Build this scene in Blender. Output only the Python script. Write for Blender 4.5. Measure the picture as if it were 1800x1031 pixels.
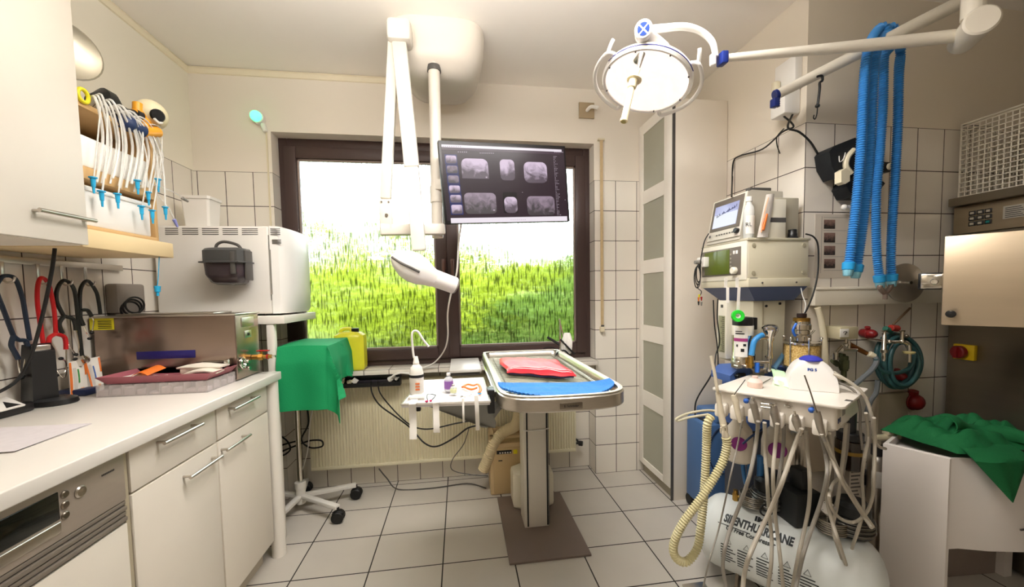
import bpy, bmesh, math, random
import numpy as np
from mathutils import Vector as V, Matrix, Euler, noise
random.seed(7)
scene = bpy.context.scene
COL = scene.collection
PI = math.pi
for o in list(bpy.data.objects):
    bpy.data.objects.remove(o)

# ---------------------------------------------------------------- camera
CP = V((0.0, -2.4814, 1.2594)); YAW, PITCH, ROLL, FPX, PYC = .1362, .0527, -.0172, 670.0, 550.2
_f = V((math.sin(YAW)*math.cos(PITCH), math.cos(YAW)*math.cos(PITCH), -math.sin(PITCH)))
_r0 = V((math.cos(YAW), -math.sin(YAW), 0)); _u0 = _r0.cross(_f)
_r = math.cos(ROLL)*_r0 + math.sin(ROLL)*_u0
_u = -math.sin(ROLL)*_r0 + math.cos(ROLL)*_u0
cam_d = bpy.data.cameras.new('camera'); cam = bpy.data.objects.new('camera', cam_d); COL.objects.link(cam)
cam.matrix_world = Matrix(((_r.x, _u.x, -_f.x, CP.x), (_r.y, _u.y, -_f.y, CP.y), (_r.z, _u.z, -_f.z, CP.z), (0, 0, 0, 1)))
cam_d.sensor_width = 36.0; cam_d.lens = FPX/1800*36.0
cam_d.shift_y = (PYC-515.5)/1800
cam_d.clip_start = .02; cam_d.clip_end = 200
scene.camera = cam

def P(px, py, X=None, Y=None, Z=None):
    """the point of the room seen at photo position (px,py) on the plane X=, Y= or Z="""
    d = _f + _r*((px-900)/FPX) + _u*((PYC-py)/FPX)
    t = (X-CP.x)/d.x if X is not None else ((Y-CP.y)/d.y if Y is not None else (Z-CP.z)/d.z)
    return CP + d*t

# ---------------------------------------------------------------- world, sun, lamps, exposure
scene.view_settings.view_transform = 'Standard'
scene.view_settings.look = 'None'
scene.view_settings.gamma = 1
scene.view_settings.use_curve_mapping = False
scene.view_settings.exposure = 0.75
w = bpy.data.worlds.new('world'); scene.world = w; w.use_nodes = True
bg = w.node_tree.nodes['Background']; bg.inputs[0].default_value = (.9, .94, 1, 1); bg.inputs[1].default_value = 3.6
sun_d = bpy.data.lights.new('sun', 'SUN'); sun_d.energy = 4.5; sun_d.angle = .02; sun_d.color = (1, .95, .84)
sun = bpy.data.objects.new('sun', sun_d); COL.objects.link(sun)
sun.rotation_euler = Euler((math.radians(38), 0, math.radians(-25)))
sun.location = (0, 0, 9)

def area(name, loc, size, size_y, energy, rot=(0, 0, 0), color=(1, .93, .82)):
    l = bpy.data.lights.new(name, 'AREA'); l.shape = 'RECTANGLE'; l.size = size; l.size_y = size_y
    l.energy = energy; l.color = color
    o = bpy.data.objects.new(name, l); COL.objects.link(o); o.location = loc; o.rotation_euler = rot
    return o
LC = (1, .965, .935)
area('unseen_lamp_light', (.3, -1.35, 2.40), 1.2, .3, 19, color=LC)
area('unseen_lamp_light', (-.2, -1.62, 2.17), 1.2, .3, 20, rot=(PI, 0, 0), color=LC)  # added fill facing up, only there to brighten the ceiling
area('unseen_lamp_light', (-.35, -3.4, 2.47), 1.2, .3, 5, color=LC)  # unseen lamp added behind the viewer as weak fill
sp_d = bpy.data.lights.new('surgical_lamp_light', 'SPOT'); sp_d.energy = 22; sp_d.spot_size = math.radians(26); sp_d.spot_blend = .8; sp_d.shadow_soft_size = .12; sp_d.color = (1, .97, .93)
sp_o = bpy.data.objects.new('surgical_lamp_light', sp_d); COL.objects.link(sp_o)
sp_o.location = P(1136, 142, Y=-.95)+V((-.30, -.12, -.945)).normalized()*.02
sp_o.rotation_euler = V((-.33, -.17, -.945)).to_track_quat('-Z', 'Y').to_euler()

scene.cycles.use_denoising = True
scene.cycles.max_bounces = 8
scene.cycles.diffuse_bounces = 5
scene.cycles.transparent_max_bounces = 16
scene.cycles.sample_clamp_indirect = 6
scene.cycles.caustics_reflective = False
scene.cycles.caustics_refractive = False

# ---------------------------------------------------------------- materials
def lin(c):
    if isinstance(c, str):
        c = [int(c[i:i+2], 16)/255 for i in (1, 3, 5)]
    return tuple((x/12.92 if x <= .04045 else ((x+.055)/1.055)**2.4) for x in c)
MC = {}
def mat(name, col, rough=.5, metal=0., var=.04, vscale=6., bump=0., bscale=60., emit=None, es=0., trans=0., alpha=1., ior=1.45, coat=0., aniso=None):
    if name in MC: return MC[name]
    m = bpy.data.materials.new(name); m.use_nodes = True; MC[name] = m
    nt = m.node_tree; N = nt.nodes; L = nt.links; b = N['Principled BSDF']
    c = lin(col)
    b.inputs['Roughness'].default_value = rough; b.inputs['Metallic'].default_value = metal
    b.inputs['Coat Weight'].default_value = coat
    b.inputs['IOR'].default_value = ior
    b.inputs['Transmission Weight'].default_value = trans
    b.inputs['Alpha'].default_value = alpha
    tc = N.new('ShaderNodeTexCoord')
    if var or bump:
        mp = N.new('ShaderNodeMapping'); L.new(tc.outputs['Object'], mp.inputs[0])
        if aniso: mp.inputs['Scale'].default_value = aniso
    if var:
        n = N.new('ShaderNodeTexNoise'); n.inputs['Scale'].default_value = vscale; n.inputs['Detail'].default_value = 4
        L.new(mp.outputs[0], n.inputs[0])
        r = N.new('ShaderNodeMix'); r.data_type = 'RGBA'
        r.inputs[6].default_value = (*[max(0, x*(1-var)) for x in c], 1); r.inputs[7].default_value = (*[min(1, x*(1+var)) for x in c], 1)
        L.new(n.outputs[0], r.inputs[0]); L.new(r.outputs[2], b.inputs['Base Color'])
    else:
        b.inputs['Base Color'].default_value = (*c, 1)
    if bump:
        n2 = N.new('ShaderNodeTexNoise'); n2.inputs['Scale'].default_value = bscale; n2.inputs['Detail'].default_value = 3
        L.new(mp.outputs[0], n2.inputs[0])
        bp = N.new('ShaderNodeBump'); bp.inputs['Strength'].default_value = bump; bp.inputs['Distance'].default_value = .004
        L.new(n2.outputs[0], bp.inputs['Height']); L.new(bp.outputs[0], b.inputs['Normal'])
    if emit:
        b.inputs['Emission Color'].default_value = (*lin(emit), 1); b.inputs['Emission Strength'].default_value = es
    return m

def tile_mat(name, ox, oy, ov, pu, pv, top, tile, grout='#4a3f38', plaster='#efe6d2', gw=.0042, floor=False, rough=.22):
    if name in MC: return MC[name]
    m = bpy.data.materials.new(name); m.use_nodes = True; MC[name] = m
    nt = m.node_tree; N = nt.nodes; L = nt.links; b = N['Principled BSDF']
    g = N.new('ShaderNodeNewGeometry'); s = N.new('ShaderNodeSeparateXYZ'); L.new(g.outputs['Position'], s.inputs[0])
    sn = N.new('ShaderNodeSeparateXYZ'); L.new(g.outputs['True Normal'], sn.inputs[0])
    def M(op, a, c=None, d=None):
        n = N.new('ShaderNodeMath'); n.operation = op
        for i, q in enumerate((a, c, d)):
            if q is None: continue
            if isinstance(q, (int, float)): n.inputs[i].default_value = q
            else: L.new(q, n.inputs[i])
        return n.outputs[0]
    ux = M('DIVIDE', M('SUBTRACT', s.outputs[0], ox), pu)
    uy = M('DIVIDE', M('SUBTRACT', s.outputs[1], oy), pv if floor else pu)
    isx = M('GREATER_THAN', M('ABSOLUTE', sn.outputs[0]), .6)
    isz = M('GREATER_THAN', M('ABSOLUTE', sn.outputs[2]), .6)
    if floor:
        u, v = ux, uy
    else:
        u = M('ADD', M('MULTIPLY', ux, M('SUBTRACT', 1.0, isx)), M('MULTIPLY', uy, isx))
        vz = M('DIVIDE', M('SUBTRACT', s.outputs[2], ov), pv)
        v = M('ADD', M('MULTIPLY', vz, M('SUBTRACT', 1.0, isz)), M('MULTIPLY', M('DIVIDE', M('ADD', s.outputs[1], .05), .2), isz))
    def edge(q, p):
        fr = M('FRACT', M('ADD', q, 100.0)); d = M('MINIMUM', fr, M('SUBTRACT', 1.0, fr))
        return M('LESS_THAN', M('MULTIPLY', d, p), gw/2)
    gr = M('MAXIMUM', edge(u, pu), edge(v, pv))
    cell = N.new('ShaderNodeCombineXYZ'); L.new(M('FLOOR', u), cell.inputs[0]); L.new(M('FLOOR', v), cell.inputs[1])
    wn = N.new('ShaderNodeTexWhiteNoise'); L.new(cell.outputs[0], wn.inputs[0])
    nz = N.new('ShaderNodeTexNoise'); nz.inputs['Scale'].default_value = 5; nz.inputs['Detail'].default_value = 5; L.new(g.outputs['Position'], nz.inputs[0])
    k = M('ADD', M('MULTIPLY', M('SUBTRACT', wn.outputs[0], .5), .05), M('MULTIPLY', M('SUBTRACT', nz.outputs[0], .5), .14 if floor else .05))
    tcol = N.new('ShaderNodeHueSaturation'); tcol.inputs['Color'].default_value = (*lin(tile), 1); L.new(M('ADD', 1.0, k), tcol.inputs['Value'])
    def MX(fac, a, c):
        n = N.new('ShaderNodeMix'); n.data_type = 'RGBA'; L.new(fac, n.inputs[0])
        for i, q in ((6, a), (7, c)):
            if isinstance(q, tuple): n.inputs[i].default_value = q
            else: L.new(q, n.inputs[i])
        return n.outputs[2]
    c1 = MX(gr, tcol.outputs[0], (*lin(grout), 1))
    rg = M('ADD', rough, M('MULTIPLY', gr, .5))
    bh = M('SUBTRACT', 1.0, gr)
    if not floor:
        up = M('GREATER_THAN', s.outputs[2], top)
        c1 = MX(up, c1, (*lin(plaster), 1))
        rg = M('MAXIMUM', rg, M('MULTIPLY', up, .85))
        bh = M('MAXIMUM', bh, up)
    L.new(c1, b.inputs['Base Color']); L.new(rg, b.inputs['Roughness'])
    bp = N.new('ShaderNodeBump'); bp.inputs['Strength'].default_value = .5; bp.inputs['Distance'].default_value = .002
    L.new(bh, bp.inputs['Height']); L.new(bp.outputs[0], b.inputs['Normal'])
    return m

# ---------------------------------------------------------------- mesh builder
def frame(n):
    n = V(n).normalized(); a = V((0, 0, 1)) if abs(n.z) < .9 else V((1, 0, 0))
    x = a.cross(n).normalized(); return x, n.cross(x), n
def spl(pts, k=8, closed=False):
    pts = [V(p) for p in pts]; n = len(pts)
    if n < 3: return pts
    out = []
    for i in range(n if closed else n-1):
        if closed: p0, p1, p2, p3 = pts[i-1], pts[i], pts[(i+1) % n], pts[(i+2) % n]
        else: p0, p1, p2, p3 = pts[max(0, i-1)], pts[i], pts[i+1], pts[min(n-1, i+2)]
        for j in range(k):
            t = j/k
            out.append(.5*((2*p1)+(p2-p0)*t+(2*p0-5*p1+4*p2-p3)*t*t+(3*p1-p0-3*p2+p3)*t*t*t))
    if not closed: out.append(pts[-1])
    return out
def resample(pts, d):
    L = [0]
    for a, b in zip(pts, pts[1:]): L.append(L[-1]+(b-a).length)
    n = max(2, int(L[-1]/d)); out = []; j = 0
    for i in range(n+1):
        t = L[-1]*i/n
        while j < len(L)-2 and L[j+1] < t: j += 1
        s = (t-L[j])/max(1e-9, L[j+1]-L[j]); out.append(pts[j].lerp(pts[j+1], min(1, max(0, s))))
    return out
class MB:
    def __init__(s): s.b = bmesh.new()
    def box(s, x0, x1, y0, y1, z0, z1, bv=0., seg=2, M=None):
        r = bmesh.ops.create_cube(s.b, size=1); vs = r['verts']
        for v in vs: v.co = V(((x0+x1)/2+v.co.x*(x1-x0), (y0+y1)/2+v.co.y*(y1-y0), (z0+z1)/2+v.co.z*(z1-z0)))
        if bv:
            es = list({e for v in vs for e in v.link_edges})
            q = bmesh.ops.bevel(s.b, geom=es, offset=min(bv, .49*min(abs(x1-x0), abs(y1-y0), abs(z1-z0))), segments=seg, affect='EDGES', profile=.5)
            vs = list({v for f in q['faces'] for v in f.verts} | {v for v in vs if v.is_valid})
            st = list(vs); seen = set(st)
            while st:
                v = st.pop()
                for e in v.link_edges:
                    o = e.other_vert(v)
                    if o not in seen: seen.add(o); st.append(o)
            vs = list(seen)
        if M is not None:
            for v in vs: v.co = M @ v.co
        return s
    def obox(s, o, ex, ey, ez, a, b_, c, bv=0.):
        """box from origin o spanning a along ex, b along ey, c along ez (each a (lo,hi) pair)"""
        ex, ey, ez = V(ex).normalized(), V(ey).normalized(), V(ez).normalized(); o = V(o)
        M = Matrix(((ex.x, ey.x, ez.x, o.x), (ex.y, ey.y, ez.y, o.y), (ex.z, ey.z, ez.z, o.z), (0, 0, 0, 1)))
        return s.box(a[0], a[1], b_[0], b_[1], c[0], c[1], bv, M=M)
    def rings(s, rs, caps=True, closed=False):
        L = [[s.b.verts.new(p) for p in r] for r in rs]; n = len(L[0]); m = len(L)
        for i in range(m if closed else m-1):
            a, b = L[i], L[(i+1) % m]
            for j in range(n):
                try: s.b.faces.new((a[j], a[(j+1) % n], b[(j+1) % n], b[j]))
                except ValueError: pass
        if caps and not closed:
            s.b.faces.new(L[0][::-1]); s.b.faces.new(L[-1])
        return s
    def cyl(s, p, q, r, r2=None, n=20, bv=0.):
        p, q = V(p), V(q); x, y, z = frame(q-p); r2 = r if r2 is None else r2; R = []
        l = (q-p).length
        st = [(0, r-bv), (bv, r), (l-bv, r2), (l, r2-bv)] if bv else [(0, r), (l, r2)]
        for t, rr in st:
            R.append([p+z*t+x*rr*math.cos(2*PI*k/n)+y*rr*math.sin(2*PI*k/n) for k in range(n)])
        return s.rings(R)
    def tube(s, pts, r, n=8, k=6, closed=False, flat=None):
        pts = spl(pts, k, closed) if k > 1 else [V(p) for p in pts]
        m = len(pts); R = []; x = None
        for i, p in enumerate(pts):
            if closed: t = (pts[(i+1) % m]-pts[i-1])
            else: t = pts[min(m-1, i+1)]-pts[max(0, i-1)]
            if t.length < 1e-9: t = V((0, 0, 1))
            t.normalize()
            if x is None: x, y, _ = frame(t)
            x = (x-t*x.dot(t)); x = x.normalized() if x.length > 1e-6 else frame(t)[0]; y = t.cross(x)
            rr = r(i/(m-1)) if callable(r) else r
            ry = rr*(flat or 1)
            R.append([p+x*rr*math.cos(2*PI*j/n)+y*ry*math.sin(2*PI*j/n) for j in range(n)])
        return s.rings(R, closed=closed)
    def corr(s, pts, r, d=.004, amp=.12, n=10, k=10):
        q = resample(spl(pts, k), d/2); c = [0]
        return s.tube(q, lambda t: r*(1+amp*(1 if int(round(t*(len(q)-1))) % 2 else -1)), n, 1)
    def ribbed(s, pts, r, pitch=.006, amp=.14, n=10, k=10): return s.corr(pts, r, pitch, amp, n, k)
    def lathe(s, prof, o=(0, 0, 0), axis=(0, 0, 1), n=24, sy=1.):
        x, y, z = frame(axis); o = V(o)
        if V(axis).normalized().z > .99: x, y, z = V((1, 0, 0)), V((0, 1, 0)), V((0, 0, 1))
        R = [[o+z*h+x*max(r, 1e-4)*math.cos(2*PI*k/n)+y*sy*max(r, 1e-4)*math.sin(2*PI*k/n) for k in range(n)] for r, h in prof]
        return s.rings(R)
    def ball(s, c, r, n=16, M=None):
        r = (r, r, r) if isinstance(r, (int, float)) else r; c = V(c)
        q = bmesh.ops.create_uvsphere(s.b, u_segments=n, v_segments=max(6, n//2), radius=1)
        for v in q['verts']:
            p = V((v.co.x*r[0], v.co.y*r[1], v.co.z*r[2])); v.co = c+(M @ p if M is not None else p)
        return s
    def prism(s, pts, d):
        """closed outline of 3D points, thickened by the vector d"""
        d = V(d); pts = [V(p) for p in pts]
        return s.rings([pts, [p+d for p in pts]])
    def plank(s, a, b, wdt, t, up=(0, 0, 1), bv=0.):
        a, b = V(a), V(b); z = (b-a); x = V(up).cross(z).normalized(); y = z.normalized().cross(x)
        M = Matrix(((x.x, y.x, z.normalized().x, a.x), (x.y, y.y, z.normalized().y, a.y), (x.z, y.z, z.normalized().z, a.z), (0, 0, 0, 1)))
        return s.box(-wdt/2, wdt/2, -t/2, t/2, 0, z.length, bv, M=M)
    def sheet(s, fn, nu, nv, th=0.):
        g = [[V(fn(i/nu, j/nv)) for j in range(nv+1)] for i in range(nu+1)]
        vs = [[s.b.verts.new(p) for p in r] for r in g]
        for i in range(nu):
            for j in range(nv): s.b.faces.new((vs[i][j], vs[i+1][j], vs[i+1][j+1], vs[i][j+1]))
        if th:
            fs = [f for r in vs for v in r for f in v.link_faces]
            s.b.normal_update()
            bmesh.ops.solidify(s.b, geom=list(set(fs)), thickness=th)
        return s
    def build(s, name, m, parent=None, angle=38, smooth=True):
        b = s.b
        bmesh.ops.recalc_face_normals(b, faces=b.faces)
        for f in b.faces: f.smooth = smooth
        ca = math.radians(angle)
        for e in b.edges:
            if len(e.link_faces) == 2: e.smooth = e.calc_face_angle(9) < ca
        me = bpy.data.meshes.new(name); b.to_mesh(me); b.free(); me.materials.append(m)
        o = bpy.data.objects.new(name, me); COL.objects.link(o)
        if parent is not None: adopt(o, parent)
        return o
def wloc(o):
    p = V(o.location)
    while o.parent is not None: o = o.parent; p = p+V(o.location)
    return p
def adopt(o, parent):
    o.parent = parent; o.matrix_parent_inverse = Matrix.Translation(-wloc(parent)) if parent.parent is None else Matrix.Identity(4)
def tag(o, label=None, cat=None, group=None, kind=None):
    if label: o['label'] = label
    if cat: o['category'] = cat
    if group: o['group'] = group
    if kind: o['kind'] = kind
    return o
def thing(name, label, cat, loc=(0, 0, 0), group=None, kind=None):
    o = bpy.data.objects.new(name, None); COL.objects.link(o); o.location = loc; o.empty_display_size = .05
    return tag(o, label, cat, group, kind)
def one(mb, name, m, label, cat, group=None):
    """a thing that is a single mesh; its origin is moved to its base"""
    o = mb.build(name, m); me = o.data; n = len(me.vertices); a = np.empty(n*3); me.vertices.foreach_get('co', a); a = a.reshape(-1, 3)
    c = V(((a[:, 0].min()+a[:, 0].max())/2, (a[:, 1].min()+a[:, 1].max())/2, a[:, 2].min()))
    me.transform(Matrix.Translation(-c)); o.location = c
    return tag(o, label, cat, group)
def dup(root, loc, label=None, group=None):
    r = root.copy(); COL.objects.link(r); r.location = loc
    if label: r['label'] = label
    if group: r['group'] = group
    for ch in list(root.children):
        c = ch.copy(); COL.objects.link(c); c.parent = r
        for g in ch.children:
            d = g.copy(); COL.objects.link(d); d.parent = c
    return r
def text(s, size, o, ex, ey, m, name, parent=None, depth=.0006, align='CENTER', bold=0., sx=1., shear=0.):
    cu = bpy.data.curves.new('t', 'FONT'); cu.body = s; cu.size = size; cu.extrude = depth; cu.align_x = align; cu.align_y = 'CENTER'; cu.offset = bold; cu.shear = shear
    cu.resolution_u = 3
    ob = bpy.data.objects.new('t', cu); COL.objects.link(ob)
    dg = bpy.context.evaluated_depsgraph_get(); me = bpy.data.meshes.new_from_object(ob.evaluated_get(dg))
    bpy.data.objects.remove(ob)
    ex, ey = V(ex).normalized(), V(ey).normalized(); ey = (ey-ex*ey.dot(ex)).normalized(); ez = ex.cross(ey); o = V(o)
    me.transform(Matrix(((ex.x*sx, ey.x, ez.x, o.x), (ex.y*sx, ey.y, ez.y, o.y), (ex.z*sx, ey.z, ez.z, o.z), (0, 0, 0, 1))))
    me.materials.clear(); me.materials.append(m); me.name = name
    ob = bpy.data.objects.new(name, me); COL.objects.link(ob)
    if parent is not None: adopt(ob, parent)
    return ob
def struct(mb, name, m, parent=None):
    o = mb.build(name, m, parent)
    if parent is None: o['kind'] = 'structure'
    return o
X3, Y3, Z3 = V((1, 0, 0)), V((0, 1, 0)), V((0, 0, 1))

M_WHITE = mat('white_lacquer', '#efeae0', .35)
M_WHITE2 = mat('white_plastic', '#f1eee8', .35)
M_CREAM = mat('cream_enamel', '#e6dcc0', .4)
M_STEEL = mat('brushed_steel', '#c9c2b8', .28, 1., var=.12, vscale=30, aniso=(1, 1, 12))
M_STEELD = mat('dark_steel', '#8a8175', .35, 1., var=.15, vscale=8)
M_CHROME = mat('chrome', '#d8d4cc', .12, 1., var=0)
M_BLACK = mat('black_rubber', '#141414', .5)
M_BLACKP = mat('black_plastic', '#1b1b1c', .35)
M_GREY = mat('grey_plastic', '#8f8b84', .5)
M_DGREY = mat('dark_grey_plastic', '#55524f', .4)
M_BLUE = mat('blue_plastic', '#2a2f8a', .4)
M_CLEAR = mat('clear_plastic', '#f4f6f6', .08, alpha=.28, var=0)
M_TUBE = mat('clear_tubing', '#f2f1ec', .15, alpha=.6, var=0)
M_PAPER = mat('paper', '#f0ece4', .8)
M_INK = mat('black_ink', '#1a1a1a', .6, var=0)
M_BRASS = mat('brass', '#b08a45', .3, 1.)
M_BEIGE = mat('beige_plastic', '#d9c49a', .5)
M_RED = mat('red_plastic', '#b01a1a', .4)
M_ORANGE = mat('orange_plastic', '#e8772a', .45)
M_YELLOW = mat('yellow_label', '#e8dc2c', .5)
# ================================================================ the room shell
XL, XR, YR, ZC, YN = -1.511, 1.573, -.9135, 2.586, .126
WL, WR, WT = -1.084, .907, 2.238
T_BACK = tile_mat('back_wall_tiles', .907, .0, 0, .15, .2, 2.0, '#efe9de', plaster='#efe7da')
T_LEFT = tile_mat('left_wall_tiles', 0, -.02, 0, .15, .2, 2.0, '#efe8dc', plaster='#f2ecdc')
T_RIGHT = tile_mat('right_wall_tiles', 1.573, -.9135, .0076, .15, .2, 2.0076, '#ece4d8', plaster='#e6dccb')
T_FLOOR = tile_mat('floor_tiles', -.4408, .0778, 0, .334, .2693, 9, '#cbc5bb', grout='#2e2925', gw=.006, floor=True, rough=.3)
M_CEIL = mat('ceiling_paint', '#f7f2ea', .9, var=.02)
b = MB(); b.box(-1.7, 3.4, -5.2, .4, -.05, 0); struct(b, 'floor', T_FLOOR)
b = MB(); b.box(-1.7, 3.4, -5.2, .4, ZC, ZC+.08); struct(b, 'ceiling', M_CEIL)
b = MB(); b.box(-1.7, WL, 0, .3, 0, ZC); b.box(WR, 1.7, 0, .3, 0, ZC); b.box(WL, WR, 0, .3, WT, ZC)
b.box(WL, WR, YN, .3, 0, .8); struct(b, 'wall_back', T_BACK)
b = MB(); b.box(-1.65, XL, -5.1, 0, 0, ZC); struct(b, 'wall_left', T_LEFT)
b = MB(); b.box(XR, 3.3, YR, 0, 0, ZC); struct(b, 'wall_right', T_RIGHT)
M_PLAIN = mat('far_plaster', '#cfc3ae', .85)
b = MB(); b.box(3.1, 3.25, -5.1, YR, 0, ZC); struct(b, 'wall_far_right', M_PLAIN)
b = MB(); b.box(-1.65, 3.25, -5.15, -5.0, 0, ZC); struct(b, 'wall_front', M_PLAIN)
# tiled window sill
b = MB(); b.box(WL, WR, -.06, YN, .77, .8, .002); struct(b, 'trim_1', T_BACK)
# cream cornice under the ceiling
M_CORN = mat('cornice_paint', '#f0e6cc', .6)
def cornice(a, c, n, name):
    m = MB(); prof = [(0, 0), (.012, 0), (.016, -.012), (.010, -.02), (.008, -.034), (0, -.036)]
    m.rings([[V(q)+V(n)*u+Z3*v for u, v in prof] for q in (a, c)]); struct(m, name, M_CORN)
cornice((XL, -5, ZC-.002), (XL, 0, ZC-.002), (1, 0, 0), 'trim_2')
cornice((XL, 0, ZC-.002), (-.12, 0, ZC-.002), (0, -1, 0), 'trim_3')

# unseen ceiling luminaires: front one inferred; upward and rear ones added as fill
b = MB(); b.box(-.85, .45, -1.79, -1.45, 2.10, 2.155, .01); b.cyl((-.6, -1.62, 2.15), (-.6, -1.62, 2.586), .008); b.cyl((.2, -1.62, 2.15), (.2, -1.62, 2.586), .008)
one(b, 'added_uplight', mat('luminaire_white', '#f2f0ea', .5), 'slim white upward fill lamp added above the operating area', 'light')
for ly_ in (-1.35, -3.4):
    t = thing('unseen_ceiling_light', 'flat white ceiling light above the '+('operating area' if ly_ > -2 else 'rear of the room, added as fill'), 'light', (.15, ly_, 2.42))
    b = MB(); lx_ = .3 if ly_ > -2 else -.35; b.box(lx_-.65, lx_+.65, ly_-.19, ly_+.19, 2.41 if ly_ > -2 else 2.48, 2.46 if ly_ > -2 else 2.585, .01)
    if ly_ > -2: b.cyl((lx_-.4, ly_, 2.45), (lx_-.4, ly_, 2.586), .01); b.cyl((lx_+.4, ly_, 2.45), (lx_+.4, ly_, 2.586), .01)
    b.build('housing', mat('luminaire_white', '#f2f0ea', .5), t)
# ---- window: dark brown frame, two sashes, rippled glass
M_FRAME = mat('brown_window_frame', '#4b3a37', .4, var=.08)
win = thing('window_1', 'wide dark brown two-sash window with rippled privacy glass', None, (0, YN, .8), kind='structure')
b = MB(); fy0, fy1 = .09, .17
for a in ((WL, WL+.05, .8, WT), (WR-.045, WR, .8, WT), (WL+.05, WR-.045, WT-.065, WT), (WL+.05, WR-.045, .8, .845)): b.box(a[0], a[1], fy0, fy1, a[2], a[3], .004)
b.build('window_frame', M_FRAME, win)
mcx = P(785, 450, Y=.08).x
sx = [(WL+.035, mcx+.002), (mcx-.002+.004, WR-.035)]
M_GLASS = bpy.data.materials.new('rippled_glass'); M_GLASS.use_nodes = True
nt = M_GLASS.node_tree; N = nt.nodes; L = nt.links
for n in list(N):
    if n.type == 'BSDF_PRINCIPLED': N.remove(n)
out = N['Material Output']
tr = N.new('ShaderNodeBsdfTransparent'); tr.inputs[0].default_value = (.95, .98, .95, 1)
gl = N.new('ShaderNodeBsdfGlossy'); gl.inputs['Roughness'].default_value = .12
rf = N.new('ShaderNodeBsdfRefraction'); rf.inputs['IOR'].default_value = 1.28; rf.inputs['Roughness'].default_value = .02
g = N.new('ShaderNodeNewGeometry'); mp = N.new('ShaderNodeMapping'); mp.inputs['Scale'].default_value = (95, 1, 13); L.new(g.outputs['Position'], mp.inputs[0])
nz = N.new('ShaderNodeTexNoise'); nz.inputs['Scale'].default_value = 1.; nz.inputs['Detail'].default_value = 1.5; L.new(mp.outputs[0], nz.inputs[0])
crg = N.new('ShaderNodeValToRGB'); crg.color_ramp.elements[0].position = .36; crg.color_ramp.elements[0].color = (.5, .53, .48, 1); crg.color_ramp.elements[1].position = .50; crg.color_ramp.elements[1].color = (.97, 1, .97, 1); L.new(nz.outputs[0], crg.inputs[0]); L.new(crg.outputs[0], tr.inputs[0]); L.new(crg.outputs[0], rf.inputs[0])  # dark refraction of the ripples put into the glass tint as streaks
bp = N.new('ShaderNodeBump'); bp.inputs['Strength'].default_value = 1.; bp.inputs['Distance'].default_value = .006; L.new(nz.outputs[0], bp.inputs['Height'])
L.new(bp.outputs[0], rf.inputs['Normal']); L.new(bp.outputs[0], gl.inputs['Normal'])
m1 = N.new('ShaderNodeMixShader'); m1.inputs[0].default_value = .5; L.new(tr.outputs[0], m1.inputs[1]); L.new(rf.outputs[0], m1.inputs[2])
fr = N.new('ShaderNodeFresnel'); fr.inputs[0].default_value = 1.3; L.new(bp.outputs[0], fr.inputs['Normal'])
m2 = N.new('ShaderNodeMixShader'); L.new(fr.outputs[0], m2.inputs[0]); L.new(m1.outputs[0], m2.inputs[1]); L.new(gl.outputs[0], m2.inputs[2])
L.new(m2.outputs[0], out.inputs[0])
for i, (x0, x1) in enumerate(sx):
    b = MB(); wv = .07; z0, z1 = .838, WT-.055
    for a in ((x0, x0+wv, z0, z1), (x1-wv, x1, z0, z1), (x0+wv, x1-wv, z1-wv, z1), (x0+wv, x1-wv, z0, z0+wv)): b.box(a[0], a[1], .07, .14, a[2], a[3], .005)
    sh = b.build('sash', M_FRAME, win)
    b = MB()
    for a in ((x0+wv, x0+wv+.012, z0+wv, z1-wv), (x1-wv-.012, x1-wv, z0+wv, z1-wv), (x0+wv, x1-wv, z1-wv-.012, z1-wv), (x0+wv, x1-wv, z0+wv, z0+wv+.012)): b.box(a[0], a[1], .085, .1, a[2], a[3], .002)
    b.build('glazing_bead', mat('light_bead', '#a08f86', .4), sh)
    b = MB(); b.box(x0+wv-.005, x1-wv+.005, .112, .116, z0+wv-.005, z1-wv+.005); b.build('window_pane', M_GLASS, sh)
    hx = x1-.022 if i == 0 else x0+.035
    b = MB(); b.box(hx-.014, hx+.014, .058, .071, 1.42, 1.49, .004); b.cyl((hx, .06, 1.47), (hx, .025, 1.47), .009); b.box(hx-.01, hx+.01, .022, .038, 1.36, 1.48, .006); b.build('window_handle', mat('brown_handle', '#6a4c44', .35), sh)

# ================================================================ garden beyond the window
M_GRASS = mat('meadow', '#66752e', .9, var=.5, vscale=3)
b = MB(); b.sheet(lambda u, v: (-9+18*u, .8+11*v, -.35+2.9*max(0, v-.06)**.8+.12*math.sin(9*u+5*v)), 30, 20); o = b.build('ground_garden', M_GRASS); o['kind'] = 'structure'
def leaf_mat(n, c, t):
    m = mat(n, c, .6, var=.25, vscale=3)
    nt = m.node_tree; Pn = nt.nodes['Principled BSDF']; tl = nt.nodes.new('ShaderNodeBsdfTranslucent'); tl.inputs[0].default_value = (*lin(t), 1)
    mx = nt.nodes.new('ShaderNodeMixShader'); mx.inputs[0].default_value = .4; o = nt.nodes['Material Output']
    nt.links.new(Pn.outputs[0], mx.inputs[1]); nt.links.new(tl.outputs[0], mx.inputs[2]); nt.links.new(mx.outputs[0], o.inputs[0]); return m
LM = [leaf_mat('lime_leaves', '#8fa02a', '#b9c838'), leaf_mat('green_leaves', '#5d7a2e', '#84a038'), leaf_mat('deep_leaves', '#3a5228', '#56702c')]
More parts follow.
